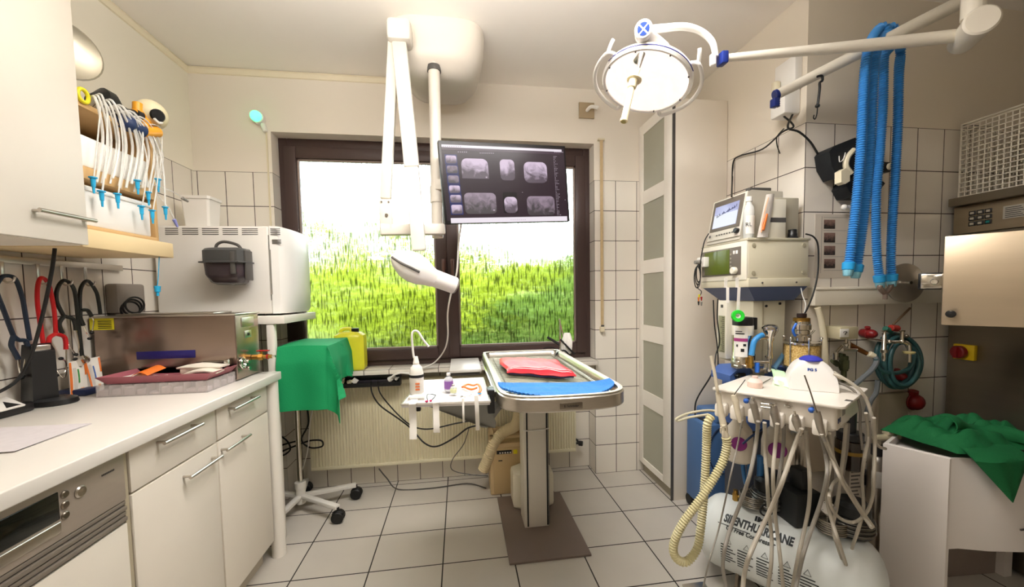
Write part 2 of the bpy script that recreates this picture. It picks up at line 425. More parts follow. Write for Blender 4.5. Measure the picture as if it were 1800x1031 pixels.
def shrub(c, r, h, mi, n=1300, ls=.07):
    rnd = random.Random(int(c[0]*100)+int(c[1]*10)); t = thing('shrub', SL[mi], 'shrub', c, 'shrubs on the slope beyond the window')
    b = MB(); vs = b.b.verts
    for i in range(n):
        a = rnd.uniform(0, 2*PI); q = rnd.uniform(-.2, 1); rr = math.sqrt(max(0, 1-q*q))*(.75+.3*rnd.random())*(1+.18*math.sin(3*a+c[0]*5)+.12*math.sin(7*a))
        p = V((c[0]+r*rr*math.cos(a), c[1]+r*rr*math.sin(a), c[2]+h*(.5+.5*q*(.85+.25*rnd.random()))))
        d = V((rnd.gauss(0, 1), rnd.gauss(0, 1), rnd.gauss(0, .7))).normalized(); x, y, z = frame(d); s = ls*rnd.uniform(.5, 1.2)
        L0 = [vs.new(p-x*s), vs.new(p+y*s*.45-z*s*.15), vs.new(p+x*s), vs.new(p-y*s*.45-z*s*.15)]; b.b.faces.new(L0)
    b.build('foliage', LM[mi], t, smooth=False)
    b = MB()
    for k in range(5):
        a = 2*PI*k/5; b.tube([(c[0], c[1], c[2]-.1), (c[0]+.2*r*math.cos(a), c[1]+.2*r*math.sin(a), c[2]+.35*h), (c[0]+.6*r*math.cos(a), c[1]+.6*r*math.sin(a), c[2]+.75*h)], .015, 5, 3)
    b.build('branch', mat('bark', '#5b4a36', .9), t)
SL = ['lime green sunlit shrub on the slope beyond the rippled window glass', 'mid green shrub on the slope beyond the rippled window glass', 'dark green bush low on the slope beyond the rippled window glass']
for c, r, h, mi in (((-1.6, 3.0, .3), .8, 1.35, 0), ((-.75, 2.6, .2), .7, 1.15, 0), ((.1, 3.0, .35), .8, 1.15, 0), ((.9, 2.6, .2), .75, 1.0, 1), ((1.75, 3.0, .3), .75, 1.15, 1),
                    ((-1.2, 4.3, .75), 1.0, 1.7, 0), ((.3, 4.5, .8), 1.0, 1.3, 0), ((1.5, 4.6, .9), .9, .95, 0), ((2.6, 4.3, .8), .9, 1.3, 1), ((-2.6, 4.0, .7), 1.0, 1.9, 0),
                    ((.0, 1.9, -.1), .55, .8, 1), ((.75, 1.8, -.1), .5, .75, 2), ((1.4, 1.9, -.1), .5, .85, 1), ((-.9, 1.9, -.1), .5, .75, 2), ((-3.4, 3, .3), .8, 1.5, 1)):
    shrub(c, r, h, mi)
# ================================================================ left side: base cabinets, worktop, appliance
M_LAM = mat('white_laminate', '#efeae2', .3)
M_FRONT = mat('cabinet_front', '#eee6d8', .38)
M_EDGE = mat('cabinet_edge', '#a79f8b', .6)
XF = -.90
def bar_handle(par, a, c, off=.028, r=.0055, ax=(1, 0, 0)):
    a, c = V(a), V(c); ax = V(ax); d = (c-a).normalized(); b = MB()
    b.cyl(a+ax*off-d*.012, c+ax*off+d*.012, r, n=12)
    for p in (a, c): b.cyl(p, p+ax*off, r*.8, n=10)
    return b.build('handle', M_STEEL, par)
def unit(y0, y1, label, hd, hdo):
    t = thing('base_cabinet', label, 'cabinet', (-1.2, (y0+y1)/2, 0), 'base cabinets under the worktop')
    b = MB(); b.box(XL+.01, XF-.021, y0+.001, y1-.001, .1, .858, .001); b.build('carcass', M_EDGE, t)
    b = MB(); b.box(-1.45, -.955, y0+.001, y1-.001, 0, .1); b.build('plinth', mat('plinth_board', '#cfc6b4', .6), t)
    b = MB(); b.box(XF-.02, XF, y0+.002, y1-.002, .732, .862, .0025); d = b.build('drawer_front', M_FRONT, t)
    bar_handle(d, *hd)
    b = MB(); b.box(XF-.02, XF, y0+.002, y1-.002, .105, .726, .0025); d = b.build('door', M_FRONT, t)
    bar_handle(d, *hdo)
def hy(x0, y0, x1, y1, z):
    return ((XF, P(x0, y0, X=XF+.028).y, z), (XF, P(x1, y1, X=XF+.028).y, z))
unit(-1.335, -.962, 'white base cabinet with drawer next to the steel fronted dishwasher', ((XF, -1.236, .835), (XF, -1.09, .835)), ((XF, -1.14, .684), (XF, -.998, .684)))
unit(-.958, -.585, 'white base cabinet with drawer at the window end of the worktop', ((XF, -.883, .83), (XF, -.722, .83)), ((XF, -.942, .692), (XF, -.805, .692)))
b = MB(); b.box(XL+.002, -.868, -3.0, -.505, .862, .9, .004, 3)
one(b, 'worktop', M_LAM, 'long white laminate worktop along the left tiled wall', 'worktop')
b = MB(); b.cyl((-.905, -.535, 0), (-.905, -.535, .862), .031, n=24)
one(b, 'support_post', M_WHITE, 'round white support leg under the end of the worktop', 'leg')

t = thing('dishwasher', 'white dishwasher with brushed steel control panel under the worktop', 'dishwasher', (-1.2, -1.65, 0))
b = MB(); b.box(XL+.01, XF-.022, -1.955, -1.36, .1, .858); b.build('housing', M_EDGE, t)
b = MB(); b.box(XF-.02, XF+.002, -1.955, -1.352, .725, .857, .003); cp = b.build('control_panel', mat('panel_steel', '#b3a79a', .38, .35, var=.06, aniso=(1, 1, 12)), t)
b = MB()
for k in range(4): b.box(XF-.02, XF+.003-.003*(k % 2), -1.955, -1.352, .668+.0145*k, .68+.0145*k, .003)
b.build('ridged_trim', mat('ridge_grey', '#8d8378', .4, .3), t)
b = MB(); b.box(XF-.02, XF, -1.955, -1.352, .105, .662, .003); b.build('door', M_FRONT, t)
yd = P(99, 860, X=XF).y
b = MB(); b.box(XF, XF+.004, -1.93, yd, .772, .835, .002); b.build('display_window', mat('black_glass', '#0c1210', .08), cp)
b = MB(); b.box(XF, XF+.006, -1.93, yd, .742, .768, .004, 3); b.build('grip_recess', M_STEEL, cp)
for k in range(3):
    b = MB(); z = .822-.024*k; y = P(109, 842+12*k, X=XF).y; b.cyl((XF, y, z), (XF+.006, y, z), .009, bv=.002); b.build('button', M_STEELD, cp)
b = MB(); y = P(137, 841, X=XF).y; b.cyl((XF, y, .81), (XF+.007, y, .81), .014, bv=.003); b.build('start_button', M_STEEL, cp)
b = MB()
for k in range(8): b.box(XF+.003, XF+.0036, P(175+3*k, 822, X=XF).y, P(177+3*k, 822, X=XF).y, .819, .8235)
b.build('printed_mark', M_DGREY, cp)
b = MB(); b.box(XF-.02, XF-.004, -1.351, -1.338, .1, .862)
one(b, 'filler_strip', mat('filler', '#b7ac92', .5), 'narrow beige filler strip between dishwasher and cabinet', 'panel')

# papers
b = MB()
for k, (dx, dy, an) in enumerate(((0, 0, .02), (-.004, .006, -.03), (.003, -.01, .05))):
    M = Matrix.Translation((-1.215+dx, -1.335+dy, .9012+.0012*k)) @ Matrix.Rotation(an, 4, 'Z')
    b.box(-.148, .148, -.1, .1, 0, .0011, M=M)
one(b, 'paper_stack', mat('printed_paper', '#d9d3d6', .8, var=.1, vscale=40), 'printed papers lying on the worktop near the dishwasher', 'papers')

# ---- upper wall cabinet
t = thing('wall_cabinet', 'tall white wall cabinet over the worktop at the left', 'cabinet', (-1.33, -1.7, 1.43))
b = MB(); b.box(XL+.002, -1.181, -2.4, -1.092, 1.432, 2.56, .002); b.build('carcass', M_FRONT, t)
b = MB(); b.box(-1.179, -1.16, -1.75, -1.09, 1.434, 2.555, .003); d = b.build('door', mat('wall_cabinet_front', '#dcd5c9', .42), t)
bar_handle(d, (-1.16, -1.245, 1.51), (-1.16, -1.105, 1.51), .026, .006)
b = MB(); b.box(-1.179, -1.16, -2.4, -1.754, 1.434, 2.555, .003); b.build('door', M_FRONT, t)

# ---- open rack beside it, with its valance
M_TAN = mat('tan_board', '#d3ad77', .55, var=.1)
y0, y1 = -1.088, -.742
t = thing('open_wall_rack', 'open wall rack with tan boards beside the tall wall cabinet', 'shelf', (-1.34, -.9, 1.43))
b = MB(); b.box(XL+.002, -1.19, y0, y1+.04, 1.43, 1.45); b.box(-1.195, -1.18, y0, y1+.045, 1.43, 1.49, .003); b.build('valance', mat('valance_board', '#e6cfa0', .5), t)
b = MB(); b.box(XL+.002, XL+.016, y0, y1, 1.49, 1.9); b.build('back_panel', mat('rack_back', '#b79a72', .6), t)
for yy in (y0+.001, y1-.016):
    b = MB(); b.box(XL+.016, -1.2, yy, yy+.015, 1.49, 1.9, .001); b.build('side_panel', M_TAN, t)
for zz, hh in ((1.49, .015), (1.655, .04), (1.885, .018)):
    b = MB(); b.box(XL+.016, -1.195, y0+.016, y1-.016, zz, zz+hh, .002); b.build('shelf_board', M_TAN, t)
b = MB(); b.box(-1.44, -1.205, y0+.03, y1-.03, 1.506, 1.63, .006); b.box(-1.444, -1.2, y0+.028, y1-.028, 1.62, 1.636, .003)
one(b, 'storage_box', M_WHITE2, 'white storage box in the lower bay of the wall rack', 'box')
b = MB(); b.box(-1.43, -1.2, y0+.03, y1-.03, 1.696, 1.80, .01)
one(b, 'folded_cloth_stack', mat('white_linen', '#f6f4ef', .8, bump=.3), 'bright white folded linen in the upper bay of the wall rack', 'linen')
# things on top of the rack
M_ALU = mat('aluminium', '#b9b3a2', .35, .9)
b = MB(); c = P(112, 86, X=-1.30); b.lathe([(0, -.026), (.04, -.022), (.08, -.010), (.097, .006), (.092, .008), (.07, -.004), (.03, -.012), (0, -.014)], c, (.85, -.5, .05), 32)
b.tube([c-V((0, 0, .1)), c-V((.01, 0, .16)), V((c.x-.02, c.y, 1.905))], .012, 8); b.cyl((c.x-.02, c.y, 1.903), (c.x-.02, c.y, 1.92), .04)
one(b, 'metal_reflector', M_ALU, 'round metal reflector on the wall rack, half behind the wall cabinet', 'lamp')
b = MB(); b.box(-1.30, -1.22, -1.085, -1.03, 1.903, 2.05, .008)
one(b, 'carton', mat('grey_green_carton', '#a9ad97', .7), 'narrow grey green carton standing on top of the wall rack', 'box')
b = MB(); c = P(146, 168, X=-1.19); b.tube([c+V((0, .018*math.cos(a), .02*math.sin(a))) for a in [2*PI*i/10 for i in range(10)]], .006, 8, 3, closed=True)
one(b, 'tape_ring', M_YELLOW, 'small yellow ring hanging at the end of the wall rack', 'ring')
t = thing('resuscitation_bag', 'black resuscitation bag with yellow valve on top of the wall rack', 'resuscitation bag', (-1.26, -.9, 1.905))
A, B_ = P(152, 172, X=-1.27), P(217, 200, X=-1.23); d = (B_-A)
b = MB(); b.lathe([(.012, 0), (.035, .02), (.058, d.length*.35), (.055, d.length*.6), (.03, d.length*.85), (.022, d.length*.95), (.026, d.length)], A, d, 20); b.build('bag', mat('black_silicone', '#1c1d1c', .45, bump=.2), t)
b = MB(); q = P(236, 203, X=-1.22); b.cyl(B_, q, .021); b.cyl(q, q+d.normalized()*.02, .026); b.build('neck', M_BLACKP, t)
q2 = P(262, 204, X=-1.21); b = MB(); b.cyl(q, q2, .024, bv=.003); b.cyl(P(242, 200, X=-1.215), P(242, 181, X=-1.215), .016, bv=.002); b.cyl(P(250, 205, X=-1.215), P(258, 222, X=-1.2), .02, bv=.002); b.build('valve', mat('amber_plastic', '#efa62c', .35), t)
t = thing('small_resuscitation_bag', 'dark blue small resuscitation bag lying below the black one', 'resuscitation bag', (-1.2, -.85, 1.905))
A, B_ = P(208, 208, X=-1.19), P(250, 231, X=-1.18); d = B_-A
b = MB(); b.lathe([(.01, 0), (.026, .015), (.03, d.length*.4), (.018, d.length*.6), (.022, d.length*.8), (.024, d.length)], A, d, 16); b.build('bag', mat('navy_silicone', '#26375c', .45), t)
q = P(277, 232, X=-1.18); b = MB(); b.cyl(B_, q, .02, bv=.002); b.cyl(P(254, 226, X=-1.18), P(256, 214, X=-1.18), .012); b.build('valve', mat('amber_plastic', '#efa62c', .35), t)
t = thing('face_mask', 'cream dome face mask with black port at the end of the wall rack', 'face mask', (-1.22, -.75, 1.905))
c = P(268, 202, X=-1.2); ax = (P(285, 204, X=-1.13)-c).normalized()
b = MB(); b.lathe([(.05, -.02), (.056, -.012), (.052, 0), (.046, .02), (.034, .036), (.02, .044), (.001, .045)], c, ax, 24); b.build('dome', mat('cream_silicone', '#e6dcb8', .4), t)
b = MB(); b.lathe([(.022, .036), (.024, .05), (.02, .055), (.001, .055)], c, ax, 20); b.build('port', M_BLACKP, t)
b = MB(); b.tube([c+ax*.05+V((0, .02, -.018)), c+ax*.055+V((0, 0, -.027)), c+ax*.05+V((0, -.02, -.02))], .005, 6); b.build('lip', M_WHITE2, t)

# ---- clear airway tubes hanging over the front of the rack
M_CONN = mat('connector_blue', '#2aa7d8', .35)
rnd = random.Random(3)
ends = [(164, 322), (179, 346), (207, 350), (242, 326), (249, 371), (261, 346), (268, 378), (291, 372), (278, 323)]
places = ['leftmost by the cabinet', 'second from the cabinet', 'third from the cabinet', 'in the middle, ending high', 'right of the middle, ending low', 'beside the middle, ending lower', 'lowest one near the rack end', 'outermost one past the rack end', 'right one with short hang']
for i, (ex, ey) in enumerate(ends):
    x0 = -1.165-.002*(i % 3)
    s = min(1, (ex-160)/125)
    a = P(150+s*55, 184+s*30, X=-1.26); c1 = P(174+s*82, 200+s*50, X=-1.18); c2 = P(min(284, ex+9), ey-92, X=x0); e = P(ex, ey, X=x0)
    t = thing('airway_tube', 'clear airway tube with blue connector on the wall rack, '+places[i], 'airway tube', (e.x, e.y, e.z), 'clear airway tubes with blue connectors')
    b = MB(); b.tube([V((a.x, a.y, 1.912)), V((c1.x, c1.y, 1.925)), c2, e], .0028 if i % 2 else .0022, 7, 8); b.build('tube', M_TUBE, t)
    b = MB(); b.cyl(e+Z3*.018, e-Z3*.012, .007, .0055, 12, .001); b.cyl(e+Z3*.02, e+Z3*.016, .011, n=12); b.cyl(e-Z3*.012, e-Z3*.032, .004, .003, 10); b.build('connector', M_CONN, t)
for i in range(15):
    s = i/14
    sx_, sy_ = 148+s*45, 180+s*28
    px = 178+s*100+rnd.uniform(-4, 4); py = 318+s*10+rnd.uniform(-12, 14); x0 = -1.175-.003*(i % 4)
    a = P(sx_, sy_, X=-1.25); m1 = P(168+s*88, 192+s*58+rnd.uniform(-4, 4), X=-1.17); m2 = P(px+5, sy_+62, X=x0); e = P(px-6, py, X=x0)
    b = MB(); b.tube([V((a.x, a.y, 1.912)), V((m1.x, m1.y, 1.925+.01*(i % 3))), m2, e], rnd.choice([.0028, .0034, .0042]), 7, 8)
    one(b, 'airway_tube', M_TUBE, 'clear plain airway tube arching over the front of the wall rack', 'airway tube', 'clear plain airway tubes over the rack')
# two long thin catheters reaching out past the rack
for (pa, pb, pc, col, lb) in (((262, 322), (300, 335), (324, 350), M_GREY, 'thin clear catheter with grey tip reaching out past the wall rack'), ((275, 340), (296, 365), (308, 390), mat('lilac_plastic', '#8f94d8', .4), 'thin clear catheter with lilac tip drooping past the wall rack')):
    t = thing('catheter', lb, 'catheter', P(*pc, X=-1.2)); b = MB(); b.tube([P(*pa, X=-1.2), P(*pb, X=-1.18), P(*pc, X=-1.18)], .0022, 6); b.build('tube', M_TUBE, t)
    e = P(*pc, X=-1.18); d = (e-P(*pb, X=-1.18)).normalized(); b = MB(); b.cyl(e-d*.012, e+d*.022, .007, .0045, 12, .001); b.build('tip', col, t)
b = MB(); e = P(277, 511, X=-1.2); b.cyl(e+Z3*.02, e-Z3*.005, .011, .009, 12, .002); b.cyl(e-Z3*.005, e-Z3*.02, .005); b.tube([e+Z3*.02, e+Z3*.05+X3*.005, V((e.x, e.y+.02, 1.43))], .0015, 6)
one(b, 'hanging_connector', M_CONN, 'blue connector hanging on a thread below the wall rack', 'connector')

# ---- rail and stethoscopes
t = thing('wall_rail', 'grey metal rail with hooks on the tiles above the worktop', 'rail', (-1.49, -1.4, 1.395))
b = MB(); b.box(XL, -1.492, -2.2, -.545, 1.392, 1.408, .002); b.box(-1.494, -1.488, -2.2, -.545, 1.388, 1.412, .002); b.build('bar', M_STEEL, t)
def S(zx, zy, X=-1.468): return P(zx/3.033, 400+zy/3.033, X=X)
for hx_, hz in ((30, 262), (220, 272), (345, 280), (470, 285)):
    b = MB(); p = S(hx_, hz, -1.478); b.box(-1.488, -1.484, p.y-.006, p.y+.006, p.z-.012, 1.392, .001); b.tube([(-1.486, p.y, p.z-.01), (-1.476, p.y, p.z-.018), (-1.458, p.y, p.z-.014), (-1.452, p.y, p.z)], .0035, 7); b.build('hook', M_STEEL, t)
def steth(lb, m, top, left, right, forkA, forkB, metA, metB, chest=None):
    t = thing('stethoscope', lb, 'stethoscope', S(*top), 'stethoscopes hanging on the wall rail')
    b = MB(); q = [S(*p, X=-1.464) for p in left[::-1]]+[S(*top, X=-1.466)]+[S(*p, X=-1.464) for p in right]; b.tube(q, .0062, 9, 8); b.build('tubing', m, t)
    b = MB(); b.tube([S(*p, X=-1.46) for p in forkA], .0068, 9, 6); b.tube([S(*p, X=-1.46) for p in forkB], .0068, 9, 6); b.build('yoke', m, t)
    for mm in (metA, metB):
        b = MB(); b.tube([S(*p, X=-1.46) for p in mm], .0022, 7, 6); b.build('ear_tube', M_CHROME, t)
        b = MB(); b.ball(S(*mm[-1], X=-1.46), (.006, .009, .006), 10); b.build('ear_tip', M_BLACK, t)
    if chest:
        c = S(*chest, X=-1.45); b = MB(); b.lathe([(.02, -.014), (.021, -.01), (.008, -.007), (.007, .006), (.016, .009), (.017, .013), (.0, .013)], c, (0, 1, .1), 20); b.build('chest_piece', M_CHROME, t)
steth('navy stethoscope hanging at the far left of the wall rail', mat('navy_rubber', '#1c2a3d', .4), (28, 256), [(0, 275), (-20, 330), (20, 440), (72, 578)], [(80, 272), (118, 370), (138, 480), (158, 600)], [(72, 575), (60, 625), (82, 670), (98, 700)], [(72, 580), (100, 598), (135, 602), (150, 640)], [(98, 700), (100, 740), (112, 800)], [(150, 640), (135, 700), (120, 790)])
steth('red stethoscope hanging on the wall rail between navy and black ones', mat('red_rubber', '#c81e22', .35), (225, 266), [(203, 300), (200, 400), (222, 560), (240, 685)], [(262, 310), (290, 450), (297, 570)], [(297, 565), (262, 590), (260, 650)], [(297, 565), (345, 585), (352, 648)], [(262, 650), (300, 755), (345, 800), (352, 720), (325, 697)], [(352, 648), (350, 760), (300, 788)], (245, 712))
steth('black stethoscope hanging on the wall rail beside the red one', mat('black_stethoscope_rubber', '#20231f', .4), (345, 280), [(308, 320), (302, 390), (342, 475)], [(395, 330), (415, 480), (428, 600), (438, 690)], [(342, 470), (315, 512), (332, 562)], [(345, 472), (392, 490), (405, 546)], [(332, 562), (370, 630), (405, 675)], [(405, 546), (422, 640), (400, 700)], (437, 705))
steth('black stethoscope hanging behind the steel tank, last on the rail', mat('black_stethoscope_rubber', '#20231f', .4), (468, 283), [(432, 320), (425, 400), (428, 445)], [(512, 340), (527, 400), (535, 462)], [(428, 440), (428, 480), (445, 520)], [(430, 440), (466, 440), (488, 472)], [(445, 520), (460, 560), (478, 590)], [(488, 472), (500, 500), (490, 560)])
b = MB(); b.tube([P(97, 428, X=-1.3), P(92, 470, X=-1.3), P(78, 540, X=-1.34), P(56, 620, X=-1.38), P(30, 668, X=-1.4), P(-15, 695, X=-1.4)], .005, 8)
one(b, 'power_cable', M_BLACK, 'black cable hanging from the wall cabinet down to the charging station', 'cable')

# ---- charging station and small black device
t = thing('charging_station', 'black charging tower with white symbols on the left worktop end', 'charger', (-1.45, -.95, .9))
def C3(zx, zy, X): return P(zx/5.725, 560+zy/5.725, X=X)
cc = V((-1.425, -.955, .9))
b = MB(); b.lathe([(.07, 0), (.074, .004), (.07, .018), (.05, .024), (.0, .024)], cc, (0, 0, 1), 28, sy=.75); b.build('base', M_BLACKP, t)
b = MB(); M = Matrix.Translation(cc+V((-.022, -.005, .02))) @ Matrix.Rotation(-.5, 4, 'Z')
pr = [(-.032, -.038), (.03, -.03), (.03, .03), (-.032, .038)]
b.rings([[M @ V((x*(1-.25*h/.2)+.015*h/.2, y*(1-.1*h/.2), h)) for x, y in pr] for h in (0, .03, .1, .165)]+[[M @ V((x*.75+.015, y*.88, .165+(.028 if x < 0 else .005))) for x, y in pr]]); b.build('tower', M_BLACKP, t)
b = MB(); b.obox(M @ V((.02, 0, .17)), M.to_3x3() @ V((1, 0, 0)), M.to_3x3() @ V((0, 1, 0)), Z3, (-.012, .012), (-.02, .02), (0, .02), .003); b.build('clip', M_STEEL, t)
e = M.to_3x3()
for (yy, zz) in ((-.006, .075), (.006, .088), (.008, .064)):
    b = MB(); c = M @ V((.0335-.02*zz/.2*.6, yy, zz)); ax = e @ V((1, 0, .1)); x, y, z = frame(ax)
    b.tube([c+x*.0055*math.cos(q)+y*.0055*math.sin(q) for q in [2*PI*i/10 for i in range(10)]], .0011, 5, 2, closed=True); b.build('symbol', M_WHITE2, t)
b = MB(); c = M @ V((.03, 0, .14)); [b.obox(c, e @ Y3, Z3, e @ X3, (-.016+.007*k, -.0115+.007*k), (0, .007), (-.003, .001)) for k in range(5)]; b.build('printed_mark', M_WHITE2, t)
t = thing('small_black_device', 'low black box with white warning label at the left worktop edge', 'device', (-1.44, -1.1, .9))
b = MB(); b.box(-1.5, -1.40, -1.17, -1.03, .9, .93, .008); b.build('body', M_BLACKP, t)
b = MB(); M = Matrix.Translation((-1.43, -1.09, .931)) @ Matrix.Rotation(.5, 4, 'Y'); b.box(-.03, .03, -.04, .03, 0, .012, .002, M=M); b.build('label_plate', M_WHITE2, t)
b = MB(); b.prism([M @ V((.025, -.02, .0122)), M @ V((.025, .02, .0122)), M @ V((-.008, 0, .0122))], M.to_3x3() @ V((0, 0, .0006))); b.build('warning_triangle', M_INK, t)

# ---- two upright sterile sachets
def sachet(q, lb, c2):
    bl, br, tr_, tl = q
    t = thing('sterile_sachet', lb, 'sachet', bl, 'sterile sachets standing by the charging station')
    n = (br-bl).cross(tl-bl).normalized(); n = n if n.x > 0 or n.y < 0 else -n
    def f(u, v):
        return bl.lerp(br, u).lerp(tl.lerp(tr_, u), v)
    b = MB(); b.sheet(lambda u, v: f(u, v)+n*(.006*math.sin(PI*u)*math.sin(PI*min(1, v*1.1))), 8, 8); b.sheet(lambda u, v: f(u, v)-n*(.001+.005*math.sin(PI*u)*math.sin(PI*v)), 8, 8); b.build('pouch', mat('pouch_paper', '#ece7dd', .6), t)
    def band(u0, u1, v0, v1, m, nm):
        b = MB(); b.sheet(lambda u, v: f(u0+(u1-u0)*u, v0+(v1-v0)*v)+n*(.0018+.006*math.sin(PI*(u0+(u1-u0)*u))*math.sin(PI*min(1, (v0+(v1-v0)*v)*1.1))), 4, 6, .0006); b.build(nm, m, t)
    band(.01, .13, .03, .97, M_ORANGE, 'orange_border'); band(.87, .99, .55, .97, M_ORANGE, 'orange_corner')
    band(.42, .5, .35, .75, c2, 'printed_bar'); band(.55, .75, .1, .2, mat('pale_orange', '#eab48a', .6), 'printed_bar'); band(.2, .36, .15, .8, mat('pale_print', '#cfc8c0', .6), 'printed_text')
q1 = [P(124, 697, Z=.902), P(155, 690, Z=.902)]; q1 += [P(150, 631, Y=q1[1].y+.02), P(120, 636, Y=q1[0].y+.02)]
sachet(q1, 'white and orange sachet with green print beside the charging station', mat('green_print', '#3f9a4a', .6))
q2 = [P(157, 690, Z=.902)+V((0, .012, 0)), P(179, 686, Z=.902)+V((0, .012, 0))]; q2 += [P(175, 626, Y=q2[1].y+.02), P(146, 631, Y=q2[0].y+.02)]
sachet(q2, 'white and orange sachet with blue print next to the steel tank', mat('blue_print', '#2a62b8', .6))
b = MB(); b.box(-1.5, -1.40, -.86, -.80, .9, .925, .006)
one(b, 'blue_case', mat('navy_case', '#1f2a4a', .5), 'flat navy case behind the charging station', 'case')

# ---- steel tank with tap
M_TANK = mat('stained_steel', '#a8968a', .24, .95, var=.22, vscale=3)
t = thing('steel_tank', 'stainless steel cleaning tank with lid and side tap on the worktop', 'tank', (-1.2, -.61, .9))
tx0, tx1, ty0, ty1, tz1 = -1.49, -.955, -.705, -.515, 1.185
b = MB(); b.box(tx0, tx1, ty0, ty1, .905, tz1, .004, 3); b.build('body', M_TANK, t)
b = MB(); b.box(tx0-.008, tx1+.006, ty0-.008, ty1+.006, tz1, tz1+.008, .003); b.box(tx0+.06, tx1-.1, ty0+.03, ty1-.02, tz1+.008, tz1+.014, .003); b.build('lid', M_STEEL, t)
b = MB(); a = P(157, 559, Y=ty0); c = P(201, 579, Y=ty0); b.box(a.x, c.x, ty0-.001, ty0, c.z, a.z); lb_ = b.build('warning_label', M_YELLOW, t)
b = MB()
for k in range(5): b.box(a.x+.03, c.x-.008, ty0-.0016, ty0-.001, c.z+.006+.007*k, c.z+.009+.007*k)
b.build('printed_text', M_INK, lb_)
b = MB(); a = P(240, 618, Y=ty0); c = P(344, 628, Y=ty0); b.box(a.x, c.x, ty0-.002, ty0, c.z, a.z, .0005); b.build('blue_name_plate', mat('deep_blue', '#2a2470', .35), t)
b = MB(); b.box(tx1, tx1+.003, -.66, -.56, 1.13, 1.172, .002); b.box(tx1, tx1+.0025, -.64, -.585, 1.08, 1.112, .004); b.build('end_plate', M_STEEL, t)
b = MB(); b.box(tx1+.001, tx1+.004, -.62, -.6, 1.088, 1.102, .002); b.build('switch', M_BLACKP, t)
b = MB(); c = V((tx1, -.585, .985)); b.cyl(c, c+X3*.03, .012, bv=.002); b.cyl(c+X3*.03, c+X3*.048, .016, n=6); b.cyl(c+X3*.048, c+X3*.085, .009); b.cyl(c+X3*.04, c+X3*.04+Z3*.028, .005); tap = b.build('tap', M_BRASS, t)
b = MB(); b.box(c.x+.02, c.x+.075, c.y-.008, c.y+.008, c.z+.026, c.z+.031, .002); b.cyl(c+X3*.064, c+X3*.07, .012); b.build('lever', M_RED, tap)
b = MB(); b.cyl(c+X3*.084, c+X3*.1, .006); b.build('nozzle', M_CHROME, tap)
b = MB(); c = V((tx1, -.675, .975))
for r in (.022, .014): b.tube([c+V((.008, r*math.cos(q), r*math.sin(q))) for q in [2*PI*i/14 for i in range(14)]], .0035, 6, 2, closed=True)
b.cyl(c, c+X3*.006, .018); b.cyl(c+V((0, .03, -.03)), c+V((.02, .03, -.03)), .009); b.cyl(c+V((0, .035, .0)), c+V((.015, .035, .0)), .008); b.build('hose_port', M_CHROME, t)

# ---- clear organizer, pink tray, packs on it
t = thing('plastic_organizer', 'clear plastic compartment box under the pink tray', 'organizer', (-1.14, -.8, .9))
ox0, ox1, oy0, oy1 = -1.335, -.962, -.897, -.712
b = MB()
for a in ((ox0, ox1, oy0, oy0+.003), (ox0, ox1, oy1-.003, oy1), (ox0, ox0+.003, oy0, oy1), (ox1-.003, ox1, oy0, oy1)): b.box(a[0], a[1], a[2], a[3], .901, .945)
b.box(ox0, ox1, oy0, oy1, .9005, .904); b.build('shell', mat('smoky_clear_plastic', '#e6dedc', .1, alpha=.28, var=0), t)
b = MB()
for k in range(1, 9): x = ox0+(ox1-ox0)*k/9; b.box(x-.001, x+.001, oy0+.003, oy1-.003, .904, .943)
for k in range(1, 4): y = oy0+(oy1-oy0)*k/4; b.box(ox0+.003, ox1-.003, y-.001, y+.001, .904, .943)
b.build('divider', mat('frosty_plastic', '#cfc6c4', .3, alpha=.6, var=0), t)
b = MB(); rnd = random.Random(5)
for i in range(9):
    for j in range(4): x = ox0+(ox1-ox0)*(i+.5)/9; y = oy0+(oy1-oy0)*(j+.5)/4; h = rnd.uniform(.008, .03); b.box(x-.016, x+.016, y-.018, y+.018, .9045, .9045+h, .003)
o = b.build('small_contents', mat('mixed_contents', '#b9aeb0', .6, var=.35, vscale=25), t); o['kind'] = 'stuff'
b = MB(); ins = .018
rim = lambda s, z: [V((ox0+.004-s, oy0+.004-s*.6, z)), V((ox1+.008+s, oy0+.004-s*.6, z)), V((ox1+.008+s, oy1-.004, z)), V((ox0+.004-s, oy1-.004, z))]
b.rings([rim(-.02, .946), rim(.004, .972), rim(.006, .974), rim(.0, .974), rim(-.022, .950)], caps=True)
one(b, 'instrument_tray', mat('dusty_pink_plastic', '#a8606a', .45), 'dusty pink tray on top of the clear compartment box', 'tray')
def pack(name, pts, z, th, m, lb, extra=None):
    t = thing(name, lb, 'pack', pts[0])
    b = MB(); c = sum((V(p) for p in pts), V())/4
    b.sheet(lambda u, v: (V(pts[0]).lerp(V(pts[1]), u)).lerp(V(pts[3]).lerp(V(pts[2]), u), v)+Z3*(z+th*math.sin(PI*u)*math.sin(PI*v)+.003*math.sin(9*u+4*v)), 10, 6, .002); b.build('wrap', m, t)
    if extra: extra(t)
    return t
pa = [(-1.31, -.88, 0), (-1.19, -.87, 0), (-1.16, -.80, 0), (-1.29, -.81, 0)]
def ex(t):
    b = MB(); b.sheet(lambda u, v: V((-1.235, -.872, .972)).lerp(V((-1.185, -.865, .970)), u).lerp(V((-1.22, -.80, .988)).lerp(V((-1.165, -.80, .986)), u), v)+Z3*.012*math.sin(PI*u), 6, 6, .0015); b.build('orange_flap', M_ORANGE, t)
pack('sterile_pack', pa, .958, .018, M_PAPER, 'opened white and orange sterile pack on the pink tray', ex)
b = MB()
b.sheet(lambda u, v: V((-1.13+.17*u, -.80+.07*v-.02*u, .985+.012*math.sin(PI*u)*math.sin(PI*v)+.008*u*0)), 10, 5, .006)
